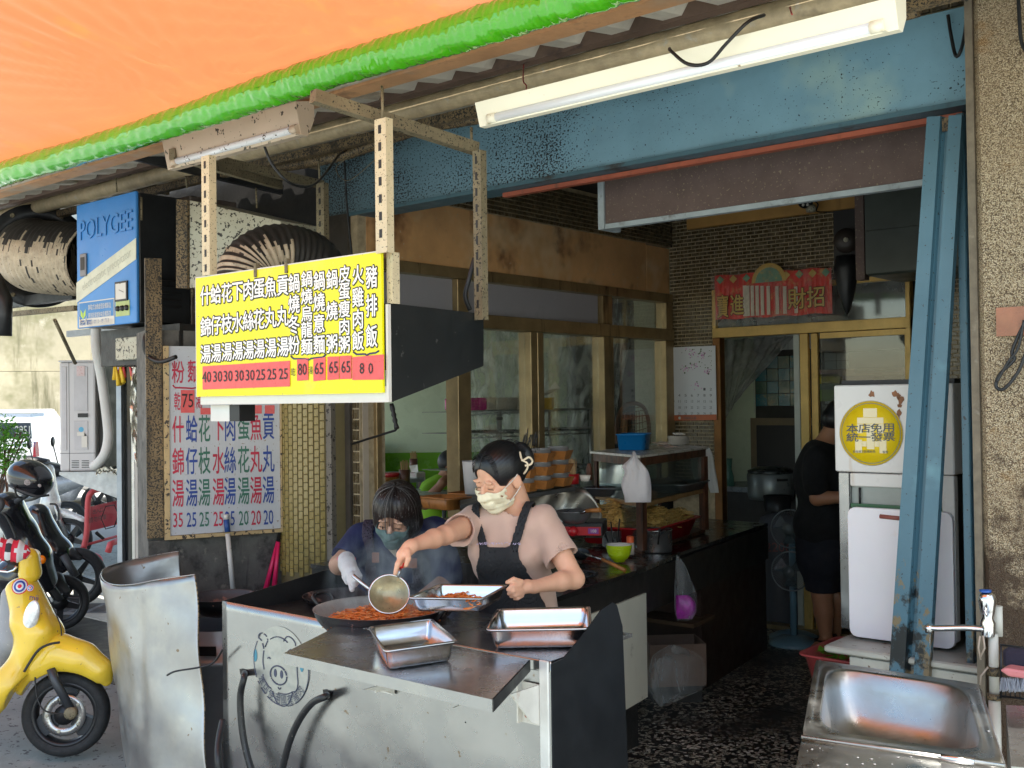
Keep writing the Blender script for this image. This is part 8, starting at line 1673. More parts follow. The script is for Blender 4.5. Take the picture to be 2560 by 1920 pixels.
for u, v, d_, r_ in ((50, 1466, 4.9, .036), (76, 1470, 4.93, .016)):
    c = D(u, v, 4.875); ax = (cv(.05, .35, -1)).normalized()
    for i, (rr, m_) in enumerate(((1, 'plaid_red'), (.88, 'plaid_white'), (.72, 'blue_ink'), (.48, 'plaid_white'), (.26, 'plaid_red'))): MB().lathe([(0, .0022+.0007*i), (r_*rr, .002+.0007*i), (r_*rr, 0)], c, ax, 28).build('target_sticker', bpy.data.materials[m_], ysc)
m_ = MB(); vs_ = glyph('mii')[0]; bb = vs_.max(0)-vs_.min(0); put(m_, 'mii', D(86, 1494, 4.885), cv(.98, -.1, 0), cv(.05, 1, 0), 22/2697*4.88/bb[0], 13/2697*4.88/bb[1], .012, .004); m_.build('name_lettering', mat('navy_letter', (.05, .02, .12), .4, var=0), ysc)
MB().tube(smooth_path([D(98, 1452, 5.02), D(118, 1490, 4.97), D(150, 1560, 4.93), D(153, 1600, 4.92)]), .003, 5).build('panel_seam', M_bpm0, ysc); MB().tube(smooth_path([D(150, 1606, 4.85), D(120, 1612, 4.83), D(92, 1630, 4.82), D(60, 1680, 4.79)]), .006, 5).build('fender_gap', M_bpm0, ysc)
# purple bag and blue cap hanging on the yellow scooter
sdf_obj('x', None, ysc, [D(0, 1560, 5)], .05, .02, lambda F: F.cap(D(0, 1560, 5.2), D(0, 1570, 5.2), .03, .03)).name = 'hook'
bg2 = thing('pink_bag', 'pink plastic bag hanging behind the yellow leg shield', 'bag', D(0, 1620, 5.2)); sdf_obj('film', mat('pink_film', (.6, .12, .4), .3, bump=.8, bs=25), bg2, [D(-20, 1500, 5.2), D(0, 1700, 5.2)], .12, .008, lambda F: (F.cap(D(-8, 1540, 5.2), D(-12, 1640, 5.2), .05, .085, .03),))
# black scooters behind
M_bp = mat('scooter_black', (.012, .013, .017), .16, var=.1, coat=.7, rvar=.04); M_bpm = mat('matt_black_plastic', (.035, .037, .042), .5, var=.1)
def blackscooter(lab, hub, R, axis, segs, extra, d_):
    t = thing('scooter', lab, 'scooter', (hub.x, hub.y, 0)); wheel(t, hub, axis, R, .085, .05, 5, .016)
    allp = [D(u, v, dd) for s in segs for (u, v, dd, r) in s]
    def f(F):
        for s in segs: F.chain([D(u, v, dd) for u, v, dd, r in s], [r for u, v, dd, r in s], .04)
    sdf_obj('fairing', M_bp, t, allp, .2, .012, f); return t
hB = D(191, 1441, 8.65); hB.z = .235
tB = blackscooter('black scooter with a large five spoke front wheel, farther of the two black ones', hB, .235, cv(.1, 0, -1), [((108, 1340, 8.6, .12), (140, 1385, 8.6, .13), (150, 1410, 8.6, .08)), ((100, 1330, 8.7, .14), (60, 1380, 8.7, .16), (20, 1460, 8.7, .18)), ((95, 1290, 8.6, .10), (108, 1340, 8.6, .12))], None, 8.65)
sdf_obj('front_mudguard', M_bpm, tB, [hB], .35, .012, lambda F: (F.chain([D(160, 1392, 8.6), D(175, 1384, 8.6), D(200, 1396, 8.6)], [.05, .05, .02], .02),)); MB().tube([D(158, 1388, 8.5), D(191, 1441, 8.5)], .03, 10).build('fork_leg', M_bpm, tB)
MB().tube(smooth_path([D(60, 1250, 8.5), D(85, 1245, 8.4), D(110, 1232, 8.3)]), .018, 8).build('handle_grip', M_black, tB); MB().tube(smooth_path([D(125, 1260, 8.5), D(140, 1262, 8.5), D(146, 1280, 8.5), D(147, 1300, 8.5)]), .008, 6).build('brake_lever', M_bpm, tB)
hA = D(150, 1502, 7.75); hA.z = .195
tA = blackscooter('black scooter wedged between the yellow one and the large wheeled one', hA, .2, cv(.45, 0, -.9), [((55, 1330, 7.4, .10), (85, 1390, 7.4, .11), (110, 1450, 7.5, .09)), ((85, 1400, 7.5, .10), (40, 1440, 7.5, .14)), ((20, 1270, 7.3, .11), (55, 1330, 7.4, .1))], None, 7.75)
MB().tube([D(110, 1440, 7.55), D(152, 1500, 7.6)], .025, 10).build('fork_leg', M_bpm, tA); sdf_obj('front_mudguard', M_bpm, tA, [D(150, 1460, 7.7)], .3, .012, lambda F: (F.chain([D(118, 1455, 7.7), D(140, 1450, 7.7), D(166, 1478, 7.7)], [.05, .055, .03], .02),))
MB().lathe([(0, .012), (.025, .01), (.03, 0)], D(104, 1399, 7.28), -CF, 16).build('indicator', mat('amber', (.8, .18, .0), .25, var=0), tA)
MB().tube(smooth_path([D(-10, 1275, 7.2), D(15, 1290, 7.2), D(35, 1330, 7.2), D(40, 1345, 7.2)]), .009, 8).build('mirror_stalk', M_black, tA); MB().tube([D(40, 1255, 7.2), D(75, 1232, 7.15)], .017, 10).build('handle_grip', M_bpm, tA)
sdf_obj('mirror', M_bpm, tA, [D(-2, 1262, 7.2)], .12, .006, lambda F: F.ell(D(-6, 1262, 7.2), (CR, CU, CF), (.05, .06, .025), 0))
hl = thing('helmet', 'glossy black open face helmet hung on the black scooter', 'helmet', D(76, 1195, 7.1)); dh = 7.1
def helm(F):
    F.ell(D(76, 1196, dh), (cv(.9, -.4, 0), cv(.4, .9, 0), CF), (.150, .118, .125), .02); q = F.local(D(66, 1232, dh), (cv(.9, -.42, 0), cv(.42, .9, 0), CF)); F.F = np.maximum(F.F, -(q[1]+.0)).astype(np.float32)
sdf_obj('shell', M_bp, hl, [D(76, 1196, dh)], .19, .007, helm); MB().tube(smooth_path([D(22, 1214, dh-.06), D(50, 1226, dh-.13), D(90, 1240, dh-.13), D(122, 1238, dh-.07)]), .008, 8).build('edge_trim', M_bpm, hl)
MB().tube(smooth_path([D(36, 1216, dh-.12), D(42, 1240, dh-.12), D(56, 1244, dh-.1)]), .007, 6).build('chin_strap', M_black, hl)
for u, v, r_ in ((68, 1206, .022), (99, 1214, .012)): MB().lathe([(0, .004), (r_, 0)], D(u, v, dh-.128), cv(.05, -.2, -1), 7).build('worn_sticker', mat('worn_grey_sticker', (.3, .26, .26), .5, var=.5, vs=60) if r_ > .02 else bpy.data.materials['worn_grey_sticker'], hl)
# parked scooters in the sun, far side
def farscooter(u, v, d_, lab, col, flip=1):
    g0 = D(u, v, d_); g0.z = 0; t = thing('scooter', lab, 'scooter', g0, group='scooters parked in the sunny lane'); ex = CR*flip; ex.z = 0; ex.normalize(); z_ = V((0, 0, 1)); q = lambda x, z, y=0: g0+ex*x+z_*z+Ax[1]*y
    for x_ in (-.55, .62): wheel(t, q(x_, .23), Ax[1], .23, .09, .05, 5, .02)
    m_ = mat('far_paint_'+col, dict(white=(.7, .7, .7), silver=(.42, .43, .45), dark=(.06, .06, .07))[col], .25, .1, var=.1, coat=.4)
    sdf_obj('bodywork', m_, t, [q(-.8, .4), q(.8, 1.05)], .25, .02, lambda F: (F.chain([q(-.75, .72), q(-.3, .62), q(-.1, .35), q(.25, .32), q(.42, .6), q(.4, .95)], [.07, .14, .11, .07, .09, .06], .05), F.cap(q(.55, .5), q(.75, .42), .05, .04, .03)))
    MB().tube([q(-.7, .84), q(-.35, .82), q(-.08, .78)], [.05, .09, .07], 10).build('seat', M_black, t); MB().tube([q(.38, .98, -.3), q(.4, 1.02, 0), q(.38, .98, .3)], .018, 8).build('handlebar', M_black, t); MB().tube([q(.62, .25, -.06), q(.42, .75, -.05)], .022, 8).build('fork', M_dimst, t)
    for s_ in (-.28, .28): MB().tube([q(.38, 1.0, s_), q(.33, 1.2, s_)], .006, 6).build('mirror_stalk', M_black, t); MB().lathe([(0, -.008), (.05, -.006), (.055, 0), (0, .004)], q(.33, 1.23, s_), ex, 14).build('mirror', M_bpm, t)
farscooter(25, 1230, 11.2, 'white scooter at the far left below the shrub', 'white'); farscooter(55, 1200, 13.0, 'silver scooter behind the black helmet', 'silver', -1); farscooter(135, 1240, 15.5, 'silver grey scooter left of the air conditioner bracket', 'silver'); farscooter(235, 1230, 17.5, 'dark scooter seen below the air conditioner bracket', 'dark')
# red barrier
br_ = thing('barrier', 'red tubular barrier with a parking notice panel in the sunny lane', 'barrier', P(240, 1412, Z=0)); M_rb = mat('faded_red_paint', (.5, .06, .07), .5, var=.15); db_ = 10.7
MB().tube(smooth_path([D(206, 1384, db_), D(217, 1330, db_), D(220, 1255, db_), D(228, 1232, db_), D(248, 1224, db_+.1), D(300, 1222, db_+.5), D(330, 1230, db_+.7), D(335, 1300, db_+.75), D(335, 1370, db_+.75)]), .028, 10).build('frame_tube', M_rb, br_)
MB().tube([D(208, 1364, db_), D(330, 1330, db_+.7)], .014, 8).build('cross_tube', M_rb, br_); MB().tube(smooth_path([D(188, 1388, db_-.35), D(206, 1385, db_), D(232, 1387, db_), D(248, 1396, db_-.05), D(252, 1414, db_-.08)]), .026, 10).build('foot_tube', M_rb, br_)
MB().tube([D(206, 1368, db_), D(190, 1384, db_-.3)], .016, 8).build('brace', M_rb, br_); MB().tube([D(210, 1368, db_), D(222, 1384, db_)], .016, 8).build('brace', M_rb, br_)
q = [D(214, 1330, db_), D(340, 1300, db_+.72), D(342, 1240, db_+.72), D(220, 1268, db_)]; pn_ = MB().prism(q, CF*.02).build('notice_panel', mat('red_panel', (.48, .03, .05), .4, var=.1), br_)
m_ = MB(); ex = (q[1]-q[0]).normalized()
for k, ch in enumerate('出入口'): put(m_, ch, D(236+k*9, 1279-k*2, db_-.03+.05*k), ex, CU, .06, .05, .012, 0)
for k, ch in enumerate('請勿停車'): put(m_, ch, D(228+k*11, 1300-k*2.4, db_-.03+.06*k), ex, CU, .06, .06, .005, 0)
m_.build('notice_lettering', M_black, pn_); m_ = MB(); c = D(275, 1292, db_+.26)
hexp = [c+ex*.13*math.cos(k*1.0472)+CU*.13*math.sin(k*1.0472) for k in range(7)]; m_.tube(hexp, .006, 4); m_.tube([c+ex*-.2-CU*.13, c-ex*.1-CU*.2], .02, 4); m_.tube([c+ex*.08+CU*.2, c+ex*.17+CU*.1], .02, 4); m_.build('notice_symbol', M_black, pn_)
MB().tube([D(270, 1380, 10), D(276, 1360, 10), D(292, 1353, 10.1)], .03, 8).build('red_hoop', M_rb, br_)
# air conditioner on its galvanised bracket
ac = thing('air_conditioner', 'grey outdoor air conditioner unit standing end on upon a galvanised bracket', 'air conditioner', D(195, 1180, 6.9)); M_ac = mat('ac_grey', (.56, .56, .57), .45, var=.03, vs=3); da = 6.9
def acp(u, v, k=0): return D(u, v, da+k)
zt_a, zb_a = D(195, 905, da).z, D(195, 1178, da).z
def hpr(u0, u1, k0, k1, z0, z1, nm, m, par=ac, bv=0): a, b_ = D(u0, 1000, da+k0), D(u1, 1000, da+k0); dp = V((CF.x, CF.y, 0)).normalized()*(k1-k0); return MB().prism([(a.x, a.y, z0), (b_.x, b_.y, z0), (b_.x+dp.x, b_.y+dp.y, z0), (a.x+dp.x, a.y+dp.y, z0)], (0, 0, z1-z0)).build(nm, m, par, bevel=bv)
hpr(148, 238, 0, .6, zb_a, zt_a, 'casing', M_ac, bv=.012); hpr(146, 240, -.006, .61, zt_a+.001, zt_a+.012, 'lid', M_ac, bv=.004)
for u0, u1, v0, v1 in ((154, 166, 916, 1126), (184, 219, 916, 1028), (184, 219, 1052, 1125)):
    a, b_ = D(u0, v1, da-.004), D(u1, v0, da-.004); hpr(u0, u1, -.005, -.0005, a.z, b_.z, 'recessed_panel', mat('ac_grey2', (.50, .5, .52), .5) if 'ac_grey2' not in bpy.data.materials else bpy.data.materials['ac_grey2'], bv=.002)
hpr(194, 219, -.008, -.0055, D(0, 1046, da).z, D(0, 1036, da).z, 'handle_recess', M_black); hpr(172, 172.8, -.002, -.0002, zb_a, zt_a, 'seam', M_black); hpr(149, 237, -.002, -.0002, D(0, 1136, da).z, D(0, 1135, da).z, 'seam', M_black)
for s_ in (0, 1):
    for k in range(5): hpr(178+s_*25, 196+s_*25, -.003, -.0003, D(0, 1155+k*4.2, da).z, D(0, 1153.5+k*4.2, da).z, 'vent_slot', M_black)
hpr(192, 212, -.009, -.006, D(0, 943, da).z, D(0, 918, da).z, 'rating_label', mat('pinkish_label', (.62, .5, .5), .5, spots=((.5, .25, .25), .3, 90))); hpr(203, 217, -.009, -.006, D(0, 1121, da).z, D(0, 1093, da).z, 'paper_label', M_white); hpr(192, 210, -.009, -.006, D(0, 1092, da).z, D(0, 1083, da).z, 'paper_label', M_white)
MB().lathe([(0, .002), (.017, 0)], D(203, 1074, da-.008), -CF, 20).build('blue_sticker', mat('sky_sticker', (.1, .4, .62), .5), ac); MB().add([D(208, 1092, da-.012), D(217, 1092, da-.012), D(212.5, 1083, da-.012)], [(0, 1, 2)]).build('warning_triangle', M_black, ac)
hpr(240, 262, .05, .6, zb_a+.02, zt_a-.02, 'side_grille', M_dark)
tag(MB().tube(smooth_path([D(240, 820, 6.6), D(241, 870, 6.6), D(255, 950, 6.65), D(266, 1030, 6.65), D(271, 1090, 6.65), D(264, 1130, 6.65), D(250, 1152, 6.7), D(234, 1166, 6.75)]), .03, 12).build('lagged_pipe', mat('white_pipe_wrap', (.62, .62, .6), .6, var=.1, bump=.4)), 'white wrapped coolant pipe curving down beside the air conditioner', 'pipe')
bk_ = thing('wall_bracket', 'galvanised triangular sheet bracket under the air conditioner', 'bracket', D(220, 1200, 6.9)); MB().prism([D(148, 1180, 6.85), D(303, 1180, 6.85), D(303, 1262, 6.85), D(292, 1245, 6.85), D(190, 1207, 6.85), D(148, 1187, 6.85)][::-1], CF*.01).build('gusset', mat('galvanised', (.45, .47, .48), .5, .6, var=.2, vs=14), bk_); hpr(148, 303, -.02, .6, zb_a-.02, zb_a-.002, 'shelf', bpy.data.materials['galvanised'], bk_)
MB().tube([D(137, 800, 6.2), D(188, 908, 6.6)], .012, 6).build('perforated_strap', M_grime, bk_); rows = []; random.seed(9)
for j in range(9): rows.append([D(240+i*5.2, 1176-8*math.sin(i/10*3)+j*1.6+random.uniform(-4, 4), 6.75+.02*math.sin(i*3+j)) for i in range(13)])
MB().sheet(rows).build('foil_scrap', mat('crumpled_foil', (.6, .58, .52), .3, .6, bump=.6, bs=30), bk_)
# window frames and foil at the building's left corner
wf = thing('corner_window', 'galvanised post, dark glass and white frame at the left corner of the building', 'window', D(320, 1300, 6.4))
def vr(u0, u1, d_, z0, z1, dp, nm, m, par=wf): a, b_ = D(u0, 1200, d_), D(u1, 1200, d_); n_ = V((CF.x, CF.y, 0)).normalized()*dp; return MB().prism([(a.x, a.y, z0), (b_.x, b_.y, z0), (b_.x, b_.y, z1), (a.x, a.y, z1)], n_).build(nm, m, par)
zW = D(0, 905, 6.4).z; vr(292, 304, 6.4, 0, zW, .06, 'galvanised_post', mat('blue_grey_post', (.3, .34, .38), .4, .6, var=.15)); vr(305, 328, 6.45, 0, zW, .02, 'dark_glass', mat('door_dark_glass', (.015, .018, .022), .1, var=0)); vr(329, 336, 6.4, 0, zW-.3, .06, 'frame', M_dimst); vr(337, 350, 6.38, 0, zW-.3, .08, 'frame', mat('pale_frame', (.52, .5, .46), .5)); vr(351, 364, 6.36, 0, zW-.3, .08, 'frame', M_white)
fo = thing('foil_flap', 'crinkled silver insulation foil hanging down the corner window', 'foil', D(345, 1000, 6.2)); rows = []; random.seed(14); M_foil = mat('silver_foil', (.62, .6, .53), .28, .7, var=.15, vs=14, bump=.8, bs=22)
for j in range(36):
    t = j/35; v = 902+330*t; u0, u1 = 334-8*math.sin(t*5)-4*t, 365; 
    if t > .75: u0 += (t-.75)*110
    rows.append([D(u0+(u1-u0)*i/8, v, 6.2+.025*math.sin(i*1.9+j*.6)+.02*math.sin(j*.9-i)) for i in range(9)])
MB().sheet(rows).build('foil', M_foil, fo)
gr = thing('yellow_charm', 'cluster of yellow and red paper charms hanging at the corner', 'charm', D(300, 930, 6.3)); random.seed(2)
for k in range(10): a_ = D(285+random.random()*38, 905, 6.3); b__ = a_+V((random.uniform(-.05, .05), 0, -random.uniform(.08, .16))); MB().tube([a_, b__], [.004, .014], 5).build('tassel', [mat('charm_yellow', (.75, .5, .03), .5), M_pink][k % 3 == 0] if k < 2 else ([bpy.data.materials['charm_yellow'], M_pink][k % 3 == 0]), gr)
fb2 = thing('far_shed', 'pale far building with a small dark window seen beside the air conditioner', 'building', D(285, 1050, 19)); a, b_ = D(262, 1000, 19), D(340, 1000, 19); MB().prism([(a.x, a.y, 0), (b_.x, b_.y, 0), (b_.x, b_.y, 3.4), (a.x, a.y, 3.4)], CF*.4).build('wall', mat('pale_render', (.6, .57, .5), .9), fb2); vr(277, 292, 18.9, D(0, 1005, 19).z, D(0, 970, 19).z, .05, 'window', mat('shed_window', (.16, .17, .17), .3), fb2); vr(281, 291, 18.9, D(0, 1032, 19).z, D(0, 1013, 19).z, .05, 'lattice', M_grime, fb2)
# ---------------------------------------------------------------- white cabinet, cutting board and sink at the right
cb = thing('white_cabinet', 'chipped white enamel cabinet with a round yellow sticker behind the leaning post', 'cabinet', (-1.48, 3.9, .7)); YK2 = 3.9; xa, xb = -1.70, -1.262
MB().box((xa, YK2, 1.318), (xb, YK2+.4, 1.642), bv=.004).build('top_box', M_cabwhite, cb); MB().box((xa+.01, YK2+.05, 1.643), (xb-.01, YK2+.38, 1.66)).build('lid', M_black, cb)
MB().box((xa+.012, YK2, .73), (xa+.055, YK2+.04, 1.315), bv=.003).build('leg_post', M_steel, cb); MB().box((xb-.045, YK2, .73), (xb-.002, YK2+.04, 1.315), bv=.003).build('leg_post', M_cabwhite, cb)
MB().box((xa+.056, YK2+.002, 1.265), (xb-.046, YK2+.04, 1.314), bv=.003).build('rail', M_cabwhite, cb); MB().box((xa+.056, YK2+.02, .75), (xb-.046, YK2+.024, 1.264)).build('glass_door', mat('milky_glass', (.25, .28, .26), .2, var=.2, vs=4), cb); MB().box((xa+.056, YK2+.006, 1.185), (xb-.046, YK2+.018, 1.2)).build('green_strip', mat('green_strip', (.03, .12, .05), .4), cb)
MB().box((xa+.015, YK2+.05, .73), (xb-.015, YK2+.39, 1.31)).build('carcass', M_dark, cb); MB().tube([(xa+.09, YK2+.01, 1.26), (xa+.09, YK2+.01, 1.2)], .004, 6).build('handle', M_black, cb)
st_ = P(2177, 1083, Y=YK2-.001); rs = .118; M_sty = mat('sticker_yellow', (.86, .62, .01), .35, var=.03)
for i, (rr, m_) in enumerate(((1.02, mat('sticker_edge', (.62, .5, .35), .4, var=0)), (1.0, M_sty), (.955, mat('sticker_grey_ring', (.4, .37, .25), .4, var=0)), (.925, M_sty))): MB().lathe([(0, .001+.0005*i), (rs*rr, .001+.0005*i), (rs*rr, .0)], st_, (0, -1, 0), 56).build('sticker_disc', m_, cb)
def sp_(x, z, y=.0035): return V((st_.x+x*rs, YK2-.001-y, st_.z+z*rs))
M_mot = mat('pale_motif', (.82, .72, .45), .4, var=0); mo = MB()
for x0, z0, x1, z1 in ((-.22, .5, .22, .78), (-.42, .3, .42, .49), (-.42, .0, -.24, .29), (.24, .0, .42, .29), (-.12, -.5, .12, .29), (-.5, -.62, -.28, -.2), (.28, -.62, .5, -.2), (-.27, -.42, -.13, -.25), (.13, -.42, .27, -.25)): mo.prism([sp_(x0, z0), sp_(x1, z0), sp_(x1, z1), sp_(x0, z1)], (0, -.0004, 0))
tag(mo.build('sticker_motif', M_mot, cb), None, kind='stuff'); FSK = plane_fn((0, YK2-.005, 0), (0, 1, 0)); t1, t2 = MB(), MB()
for k, ch in enumerate('本店免用'): wr(t1, FSK, ch, 2131+k*30, 1071-k*.6, 27, 20, CX, off=.012, z=.001)
for k, ch in enumerate('統一發票'): wr(t1, FSK, ch, 2131+k*30.5, 1093-k*.4, 27, 20, CX, off=.012, z=.001)
for k, ch in enumerate('財政部北區國稅局'): wr(t2, FSK, ch, 2136+k*7, 1129, 6, 6, CX, z=.001)
for k, ch in enumerate('製發'): wr(t2, FSK, ch, 2210+k*7, 1130, 6, 6, CX, z=.001)
M_dgp = mat('dark_grey_print', (.07, .08, .1), .4, var=0); t1.build('sticker_lettering', M_dgp, cb); t2.build('sticker_small_print', M_dgp, cb)
M_chip = mat('paint_chip', (.25, .11, .05), .7, var=.4, vs=50); random.seed(3)
for u, v, r_ in ((2180, 985, .012), (2237, 983, .01), (2245, 988, .009), (2252, 1000, .012), (2250, 1015, .009), (2248, 1032, .01), (2245, 1042, .008)): c = P(u, v, Y=YK2-.001); MB().prism([c+V((r_*math.cos(k)*random.uniform(.5, 1.3), 0, r_*1.2*math.sin(k)*random.uniform(.5, 1.3))) for k in [6.283*j/9 for j in range(9)]], (0, -.0007, 0)).build('chip', M_chip, cb)
bd = thing('cutting_board', 'big white plastic cutting board with a reddish grip slot propped against the cabinet', 'cutting board', (-1.45, 3.86, .72)); zb0, zt0 = .712, 1.19; xb0, xb1 = -1.642, -1.262
M_board = mat('white_pe_board', (.8, .77, .8), .5, var=.02, blot=((.7, .5, .38), .16, 4), sss=.1)
mbx = MB(); pts = []
for cx__, cz__, a0 in ((xb1-.03, zt0-.03, 0), (xb0+.03, zt0-.03, 90), (xb0+.03, zb0+.03, 180), (xb1-.03, zb0+.03, 270)):
    for k in range(6): a_ = math.radians(a0+k*18); pts.append((cx__+.03*math.cos(a_), 3.868, cz__+.03*math.sin(a_)))
mbx.prism(pts, (0, .022, 0)).build('board', M_board, bd, bevel=.003); a, b_ = P(2200, 1288, Y=3.866), P(2262, 1300, Y=3.866); MB().tube([(a.x, 3.8665, a.z-.004), (b_.x, 3.8665, a.z-.008)], .008, 10).build('grip_slot', mat('grip_brown', (.28, .08, .06), .4), bd)
tbx = thing('low_table', 'battered pale metal table that carries the white cabinet', 'table', (-1.5, 3.8, 0)); M_tab = mat('battered_pale_metal', (.5, .49, .43), .45, .3, var=.15, spots=((.2, .14, .1), .15, 30)); zT = .70
ta, tb_ = P(2058, 1592, Y=3.72), P(2440, 1640, Y=3.72); MB().box((ta.x, 3.72, zT-.025), (-1.12, 4.35, zT), bv=.006).build('top', M_tab, tbx); MB().box((ta.x+.09, 3.735, zT-.09), (-1.13, 3.76, zT-.03), bv=.003).build('apron_rail', M_tab, tbx)
for x_ in (ta.x+.1, -1.18):
    for y_ in (3.74, 4.3): MB().box((x_, y_, 0), (x_+.04, y_+.035, zT-.092)).build('leg', M_tab, tbx)
rt = boxtray('red_basket', 'pinkish red plastic basket of greens under the low table', 'basket', P(2205, 1700, Y=4.02), .44, .34, .1, 0, mat('pinkred_plastic', (.3, .05, .05), .4), 1.1); c = V(rt.location); gm_ = MB(); random.seed(6)
for k in range(130): p = c+V((random.uniform(-.2, .2), random.uniform(-.14, .14), .09+random.random()*.03)); a_ = V((random.gauss(0, 1), random.gauss(0, 1), .3)).normalized()*.03; b__ = a_.cross(V((0, 0, 1))).normalized()*.015; gm_.add([p-a_, p+b__, p+a_, p-b__], [(0, 1, 2, 3)])
tag(gm_.build('leafy_greens', M_leaf), 'dark leafy greens in the red basket under the table', 'vegetables', kind='stuff')
# sink
sk_ = thing('sink', 'stainless steel sink with a deep rounded basin at the lower right', 'sink', P(2240, 1780, Z=.6)); ZK = .78
K = [P(2005, 1840, Z=ZK), P(2512, 1912, Z=ZK), P(2448, 1710, Z=ZK), P(2039, 1649, Z=ZK)]        # front left, front right, back right, back left
def bil(x, y): return (K[0]*(1-x)+K[1]*x)*(1-y)+(K[3]*(1-x)+K[2]*x)*y
def sup(n_, rx, ry, cx_, cy_, m=72):
    out = []
    for k in range(m+1):
        a_ = 6.28318*k/m; c_, s_ = math.cos(a_), math.sin(a_); r = (abs(c_)**n_+abs(s_)**n_)**(-1/n_); out.append((cx_+rx*r*c_, cy_+ry*r*s_))
    return out
M_sink = mat('brushed_sink_steel', (.4, .4, .385), .33, 1, var=.1, vs=6, rvar=.1, bump=.12, bs=70, aniso=.3); rows = []
for n_, rx, ry, cy_, dz in ((60, .5, .5, .5, -.03), (60, .5, .5, .5, 0), (40, .485, .485, .5, .002), (14, .462, .46, .5, .0), (8, .432, .432, .5, -.002), (6, .422, .42, .5, .002), (5.5, .415, .412, .5, -.004), (5, .40, .395, .5, -.05), (4.5, .38, .37, .5, -.12), (4, .34, .32, .5, -.165), (3.5, .26, .24, .5, -.18), (3, .1, .1, .5, -.184), (2, .03, .03, .5, -.186)): rows.append([bil(x, y)+V((0, 0, dz)) for x, y in sup(n_, rx, ry, .5, cy_)])
MB().sheet(rows).build('basin', M_sink, sk_)
dz_ = MB(); q = [P(1975, 1990, Z=ZK), P(2560, 2010, Z=ZK), P(2512, 1914, Z=ZK), P(2004, 1842, Z=ZK)]; MB().prism([p-V((0, 0, .004)) for p in q], (0, 0, -.02)).build('drainboard', M_sink, sk_)
MB().tube([P(2004, 1842, Z=ZK+.004), P(2512, 1914, Z=ZK+.004)], .005, 8).build('hinge_edge', M_sink, sk_); MB().tube([P(2352, 1893, Z=ZK+.008), P(2436, 1905, Z=ZK+.008)], .0085, 10).build('hinge_barrel', M_chrome, sk_)
for u, v in ((2014, 1700), (2020, 1810)): pass
for a_, b__ in ((K[0], K[3]), (K[1], K[2]), (K[0], K[1])): MB().prism([a_-V((0, 0, .032)), b__-V((0, 0, .032)), b__-V((0, 0, .09)), a_-V((0, 0, .09))], V((.012, .0, 0))).build('skirt', M_dimst, sk_)
for x, y in ((.06, .06), (.94, .06), (.06, .94), (.94, .94)): p = bil(x, y); MB().tube([(p.x, p.y, 0), (p.x, p.y, ZK-.09)], .018, 10).build('leg', M_dimst, sk_)
random.seed(15); M_drop = mat('water_drop', (.4, .41, .42), .05, .6, var=0, rvar=0)
dr_m = MB()
for k in range(46):
    p = P(random.uniform(2010, 2480), random.uniform(1870, 1918), Z=ZK-.003) if k < 36 else bil(random.choice((.03, .97)), random.random())+V((0, 0, .003)); r_ = random.uniform(.001, .0035)
    dr_m.lathe([(0, r_*.45), (r_*.7, r_*.3), (r_, 0)], p, n=7)
tag(dr_m.build('water_drops', M_drop, sk_), None, kind='stuff')
fc = thing('tap', 'chrome swivel tap with a blue topped valve on a white pipe', 'tap', P(2475, 1600, Y=3.4)); YT = 3.4; c = P(2470, 1573, Y=YT)
MB().lathe([(.02, -.02), (.022, .02), (.016, .035), (.021, .055), (.026, .085), (.022, .105), (.012, .112), (0, .112)], c, n=24).build('valve', M_chrome, fc); MB().lathe([(.017, .1125), (.017, .118), (0, .119)], c+V((-.004, -.004, 0)), n=18).build('blue_cap', mat('blue_cap', (.02, .1, .4), .3, var=0), fc)
e = P(2318, 1566, Y=YT-.03); MB().tube(smooth_path([c+V((0, -.01, .0)), c+V((-.05, -.013, .0)), e+V((.02, 0, -.003)), e]), .0095, 12).build('spout', M_chrome, fc); MB().tube([e+V((.006, 0, .006)), e+V((.007, 0, -.018))], .013, 14).build('nozzle', M_chrome, fc); MB().tube([e+V((.007, 0, -.018)), e+V((.008, 0, -.095))], .0018, 6).build('water_stream', glassmat('running_water', (.9, .93, .95), .3), fc)
pp_ = thing('supply_pipe', 'stained white supply pipe rising behind the sink to the tap', 'pipe', P(2480, 1700, Y=YT)); a = P(2483, 1585, Y=YT+.01); MB().tube([(a.x, YT+.01, a.z), (a.x, YT+.01, P(2483, 1740, Y=YT).z)], .0145, 12).build('pipe', mat('stained_pvc', (.6, .57, .5), .5, blot=((.3, .18, .1), .25, 14)), pp_); MB().tube([(a.x, YT+.01, P(2483, 1741, Y=YT).z), (a.x, YT+.01, .3)], .0175, 12).build('lower_pipe', bpy.data.materials['stained_pvc'], pp_)
for v0, v1 in ((1668, 1690), (1735, 1750)): MB().tube([(a.x, YT+.01, P(0, v0, Y=YT).z*0+P(2483, v0, Y=YT).z), (a.x, YT+.01, P(2483, v1, Y=YT).z)], .021, 12).build('joint', M_pil, pp_)
a2 = P(2494, 1515, Y=YT+.05); MB().tube([(a2.x, YT+.05, a2.z), (a2.x, YT+.05, a2.z-.09)], .014, 12).build('pipe_stub', bpy.data.materials['stained_pvc'], pp_)
for k, pts in enumerate((((2450, 1590), (2446, 1620), (2452, 1650)), ((2458, 1590), (2462, 1620), (2450, 1645)), ((2470, 1668), (2452, 1690), (2450, 1712)))): MB().tube([P(u, v, Y=YT-.02) for u, v in pts], .003, 5).build('tape_end', mat('tape', (.45, .36, .28), .6) if k == 0 else bpy.data.materials['tape'], pp_)
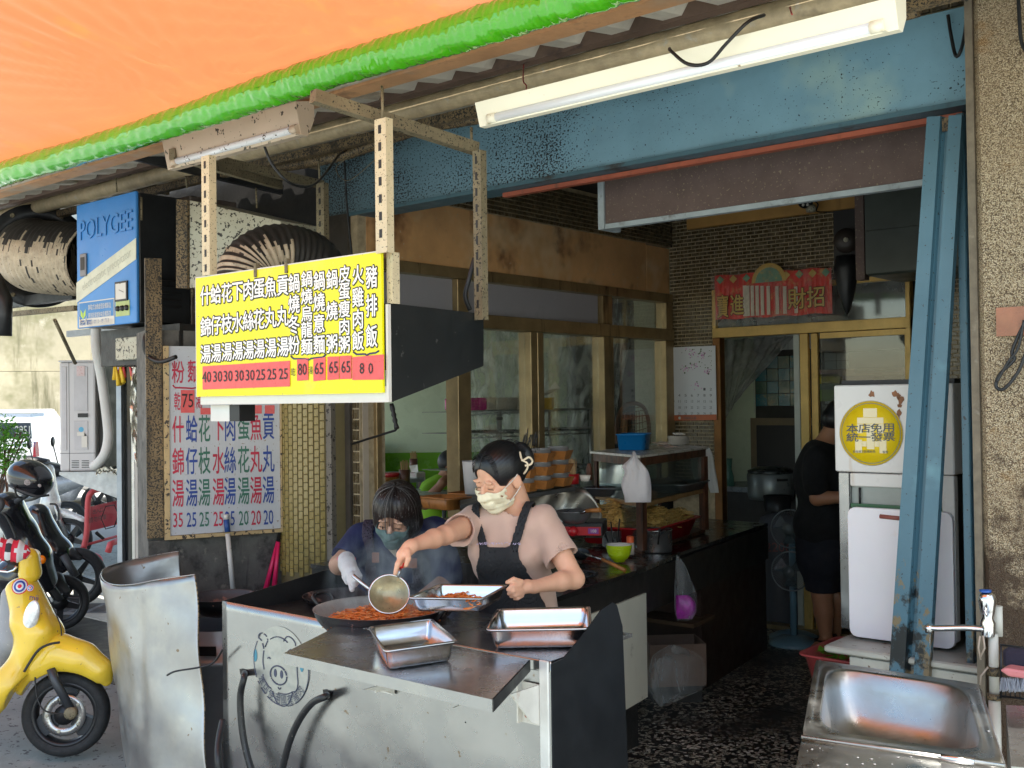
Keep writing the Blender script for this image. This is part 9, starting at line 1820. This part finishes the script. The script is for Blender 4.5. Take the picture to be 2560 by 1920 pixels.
# brush and basket at the right edge
wb = thing('wire_basket', 'wire basket fixed low on the pillar at the right edge', 'basket', P(2540, 1700, Y=3.3)); YW2 = 3.3
for v in (1612, 1700, 1740): MB().tube([P(2500, v, Y=YW2), P(2640, v+16, Y=YW2)], .003, 6).build('wire', M_soot, wb)
for u in range(2502, 2640, 12): MB().tube([P(u, 1700, Y=YW2), P(u, 1745, Y=YW2), P(u, 1745, Y=YW2+.12)], .0018, 5).build('wire', M_soot, wb)
MB().tube([P(2502, 1610, Y=YW2), P(2504, 1745, Y=YW2)], .003, 6).build('wire', M_soot, wb)
pk = thing('scrubbing_brush', 'pink scrubbing brush with grey bristles lying in the wire basket', 'brush', P(2540, 1690, Y=3.28)); q = [P(2498, 1672, Y=3.27), P(2506, 1684, Y=3.26), P(2640, 1712, Y=3.26), P(2640, 1686, Y=3.27), P(2510, 1668, Y=3.3)]; MB().prism([P(2498, 1676, Y=3.26), P(2520, 1692, Y=3.26), P(2640, 1708, Y=3.26), P(2640, 1690, Y=3.26), P(2512, 1670, Y=3.26)], (0, .06, 0)).build('brush_back', mat('pink_plastic', (.75, .25, .25), .35), pk, bevel=.006)
random.seed(8); bm2 = MB()
for k in range(420): p = P(random.uniform(2502, 2600), 1695+random.uniform(-2, 8), Y=3.262+random.random()*.05); bm2.tube([p, p+V((random.uniform(-.006, .006), random.uniform(-.012, .0), -.03))], .0009, 3, cap=False)
tag(bm2.build('bristles', mat('bristle_grey', (.5, .52, .58), .6, var=.1), pk), None, kind='stuff')
tag(MB().box(P(2506, 1672, Y=3.34), P(2640, 1626, Y=3.40), bv=.01).build('scourer_pad', mat('dark_purple_pad', (.03, .025, .045), .95, bump=1, bs=80)), 'dark purple scouring pad standing behind the pink brush', 'scourer')
cr2 = thing('second_basin', 'edge of another stainless basin at the bottom right corner', 'basin', P(2540, 1850, Z=.7)); q = [P(2528, 1925, Z=.75), P(2515, 1770, Z=.75), P(2640, 1775, Z=.75), P(2680, 1935, Z=.75)]; MB().prism(q, (0, 0, -.2)).build('outer_wall', M_sink, cr2); MB().prism([p+V((0, 0, .002)) for p in q], (0, 0, .006)).build('rim', M_steel, cr2)
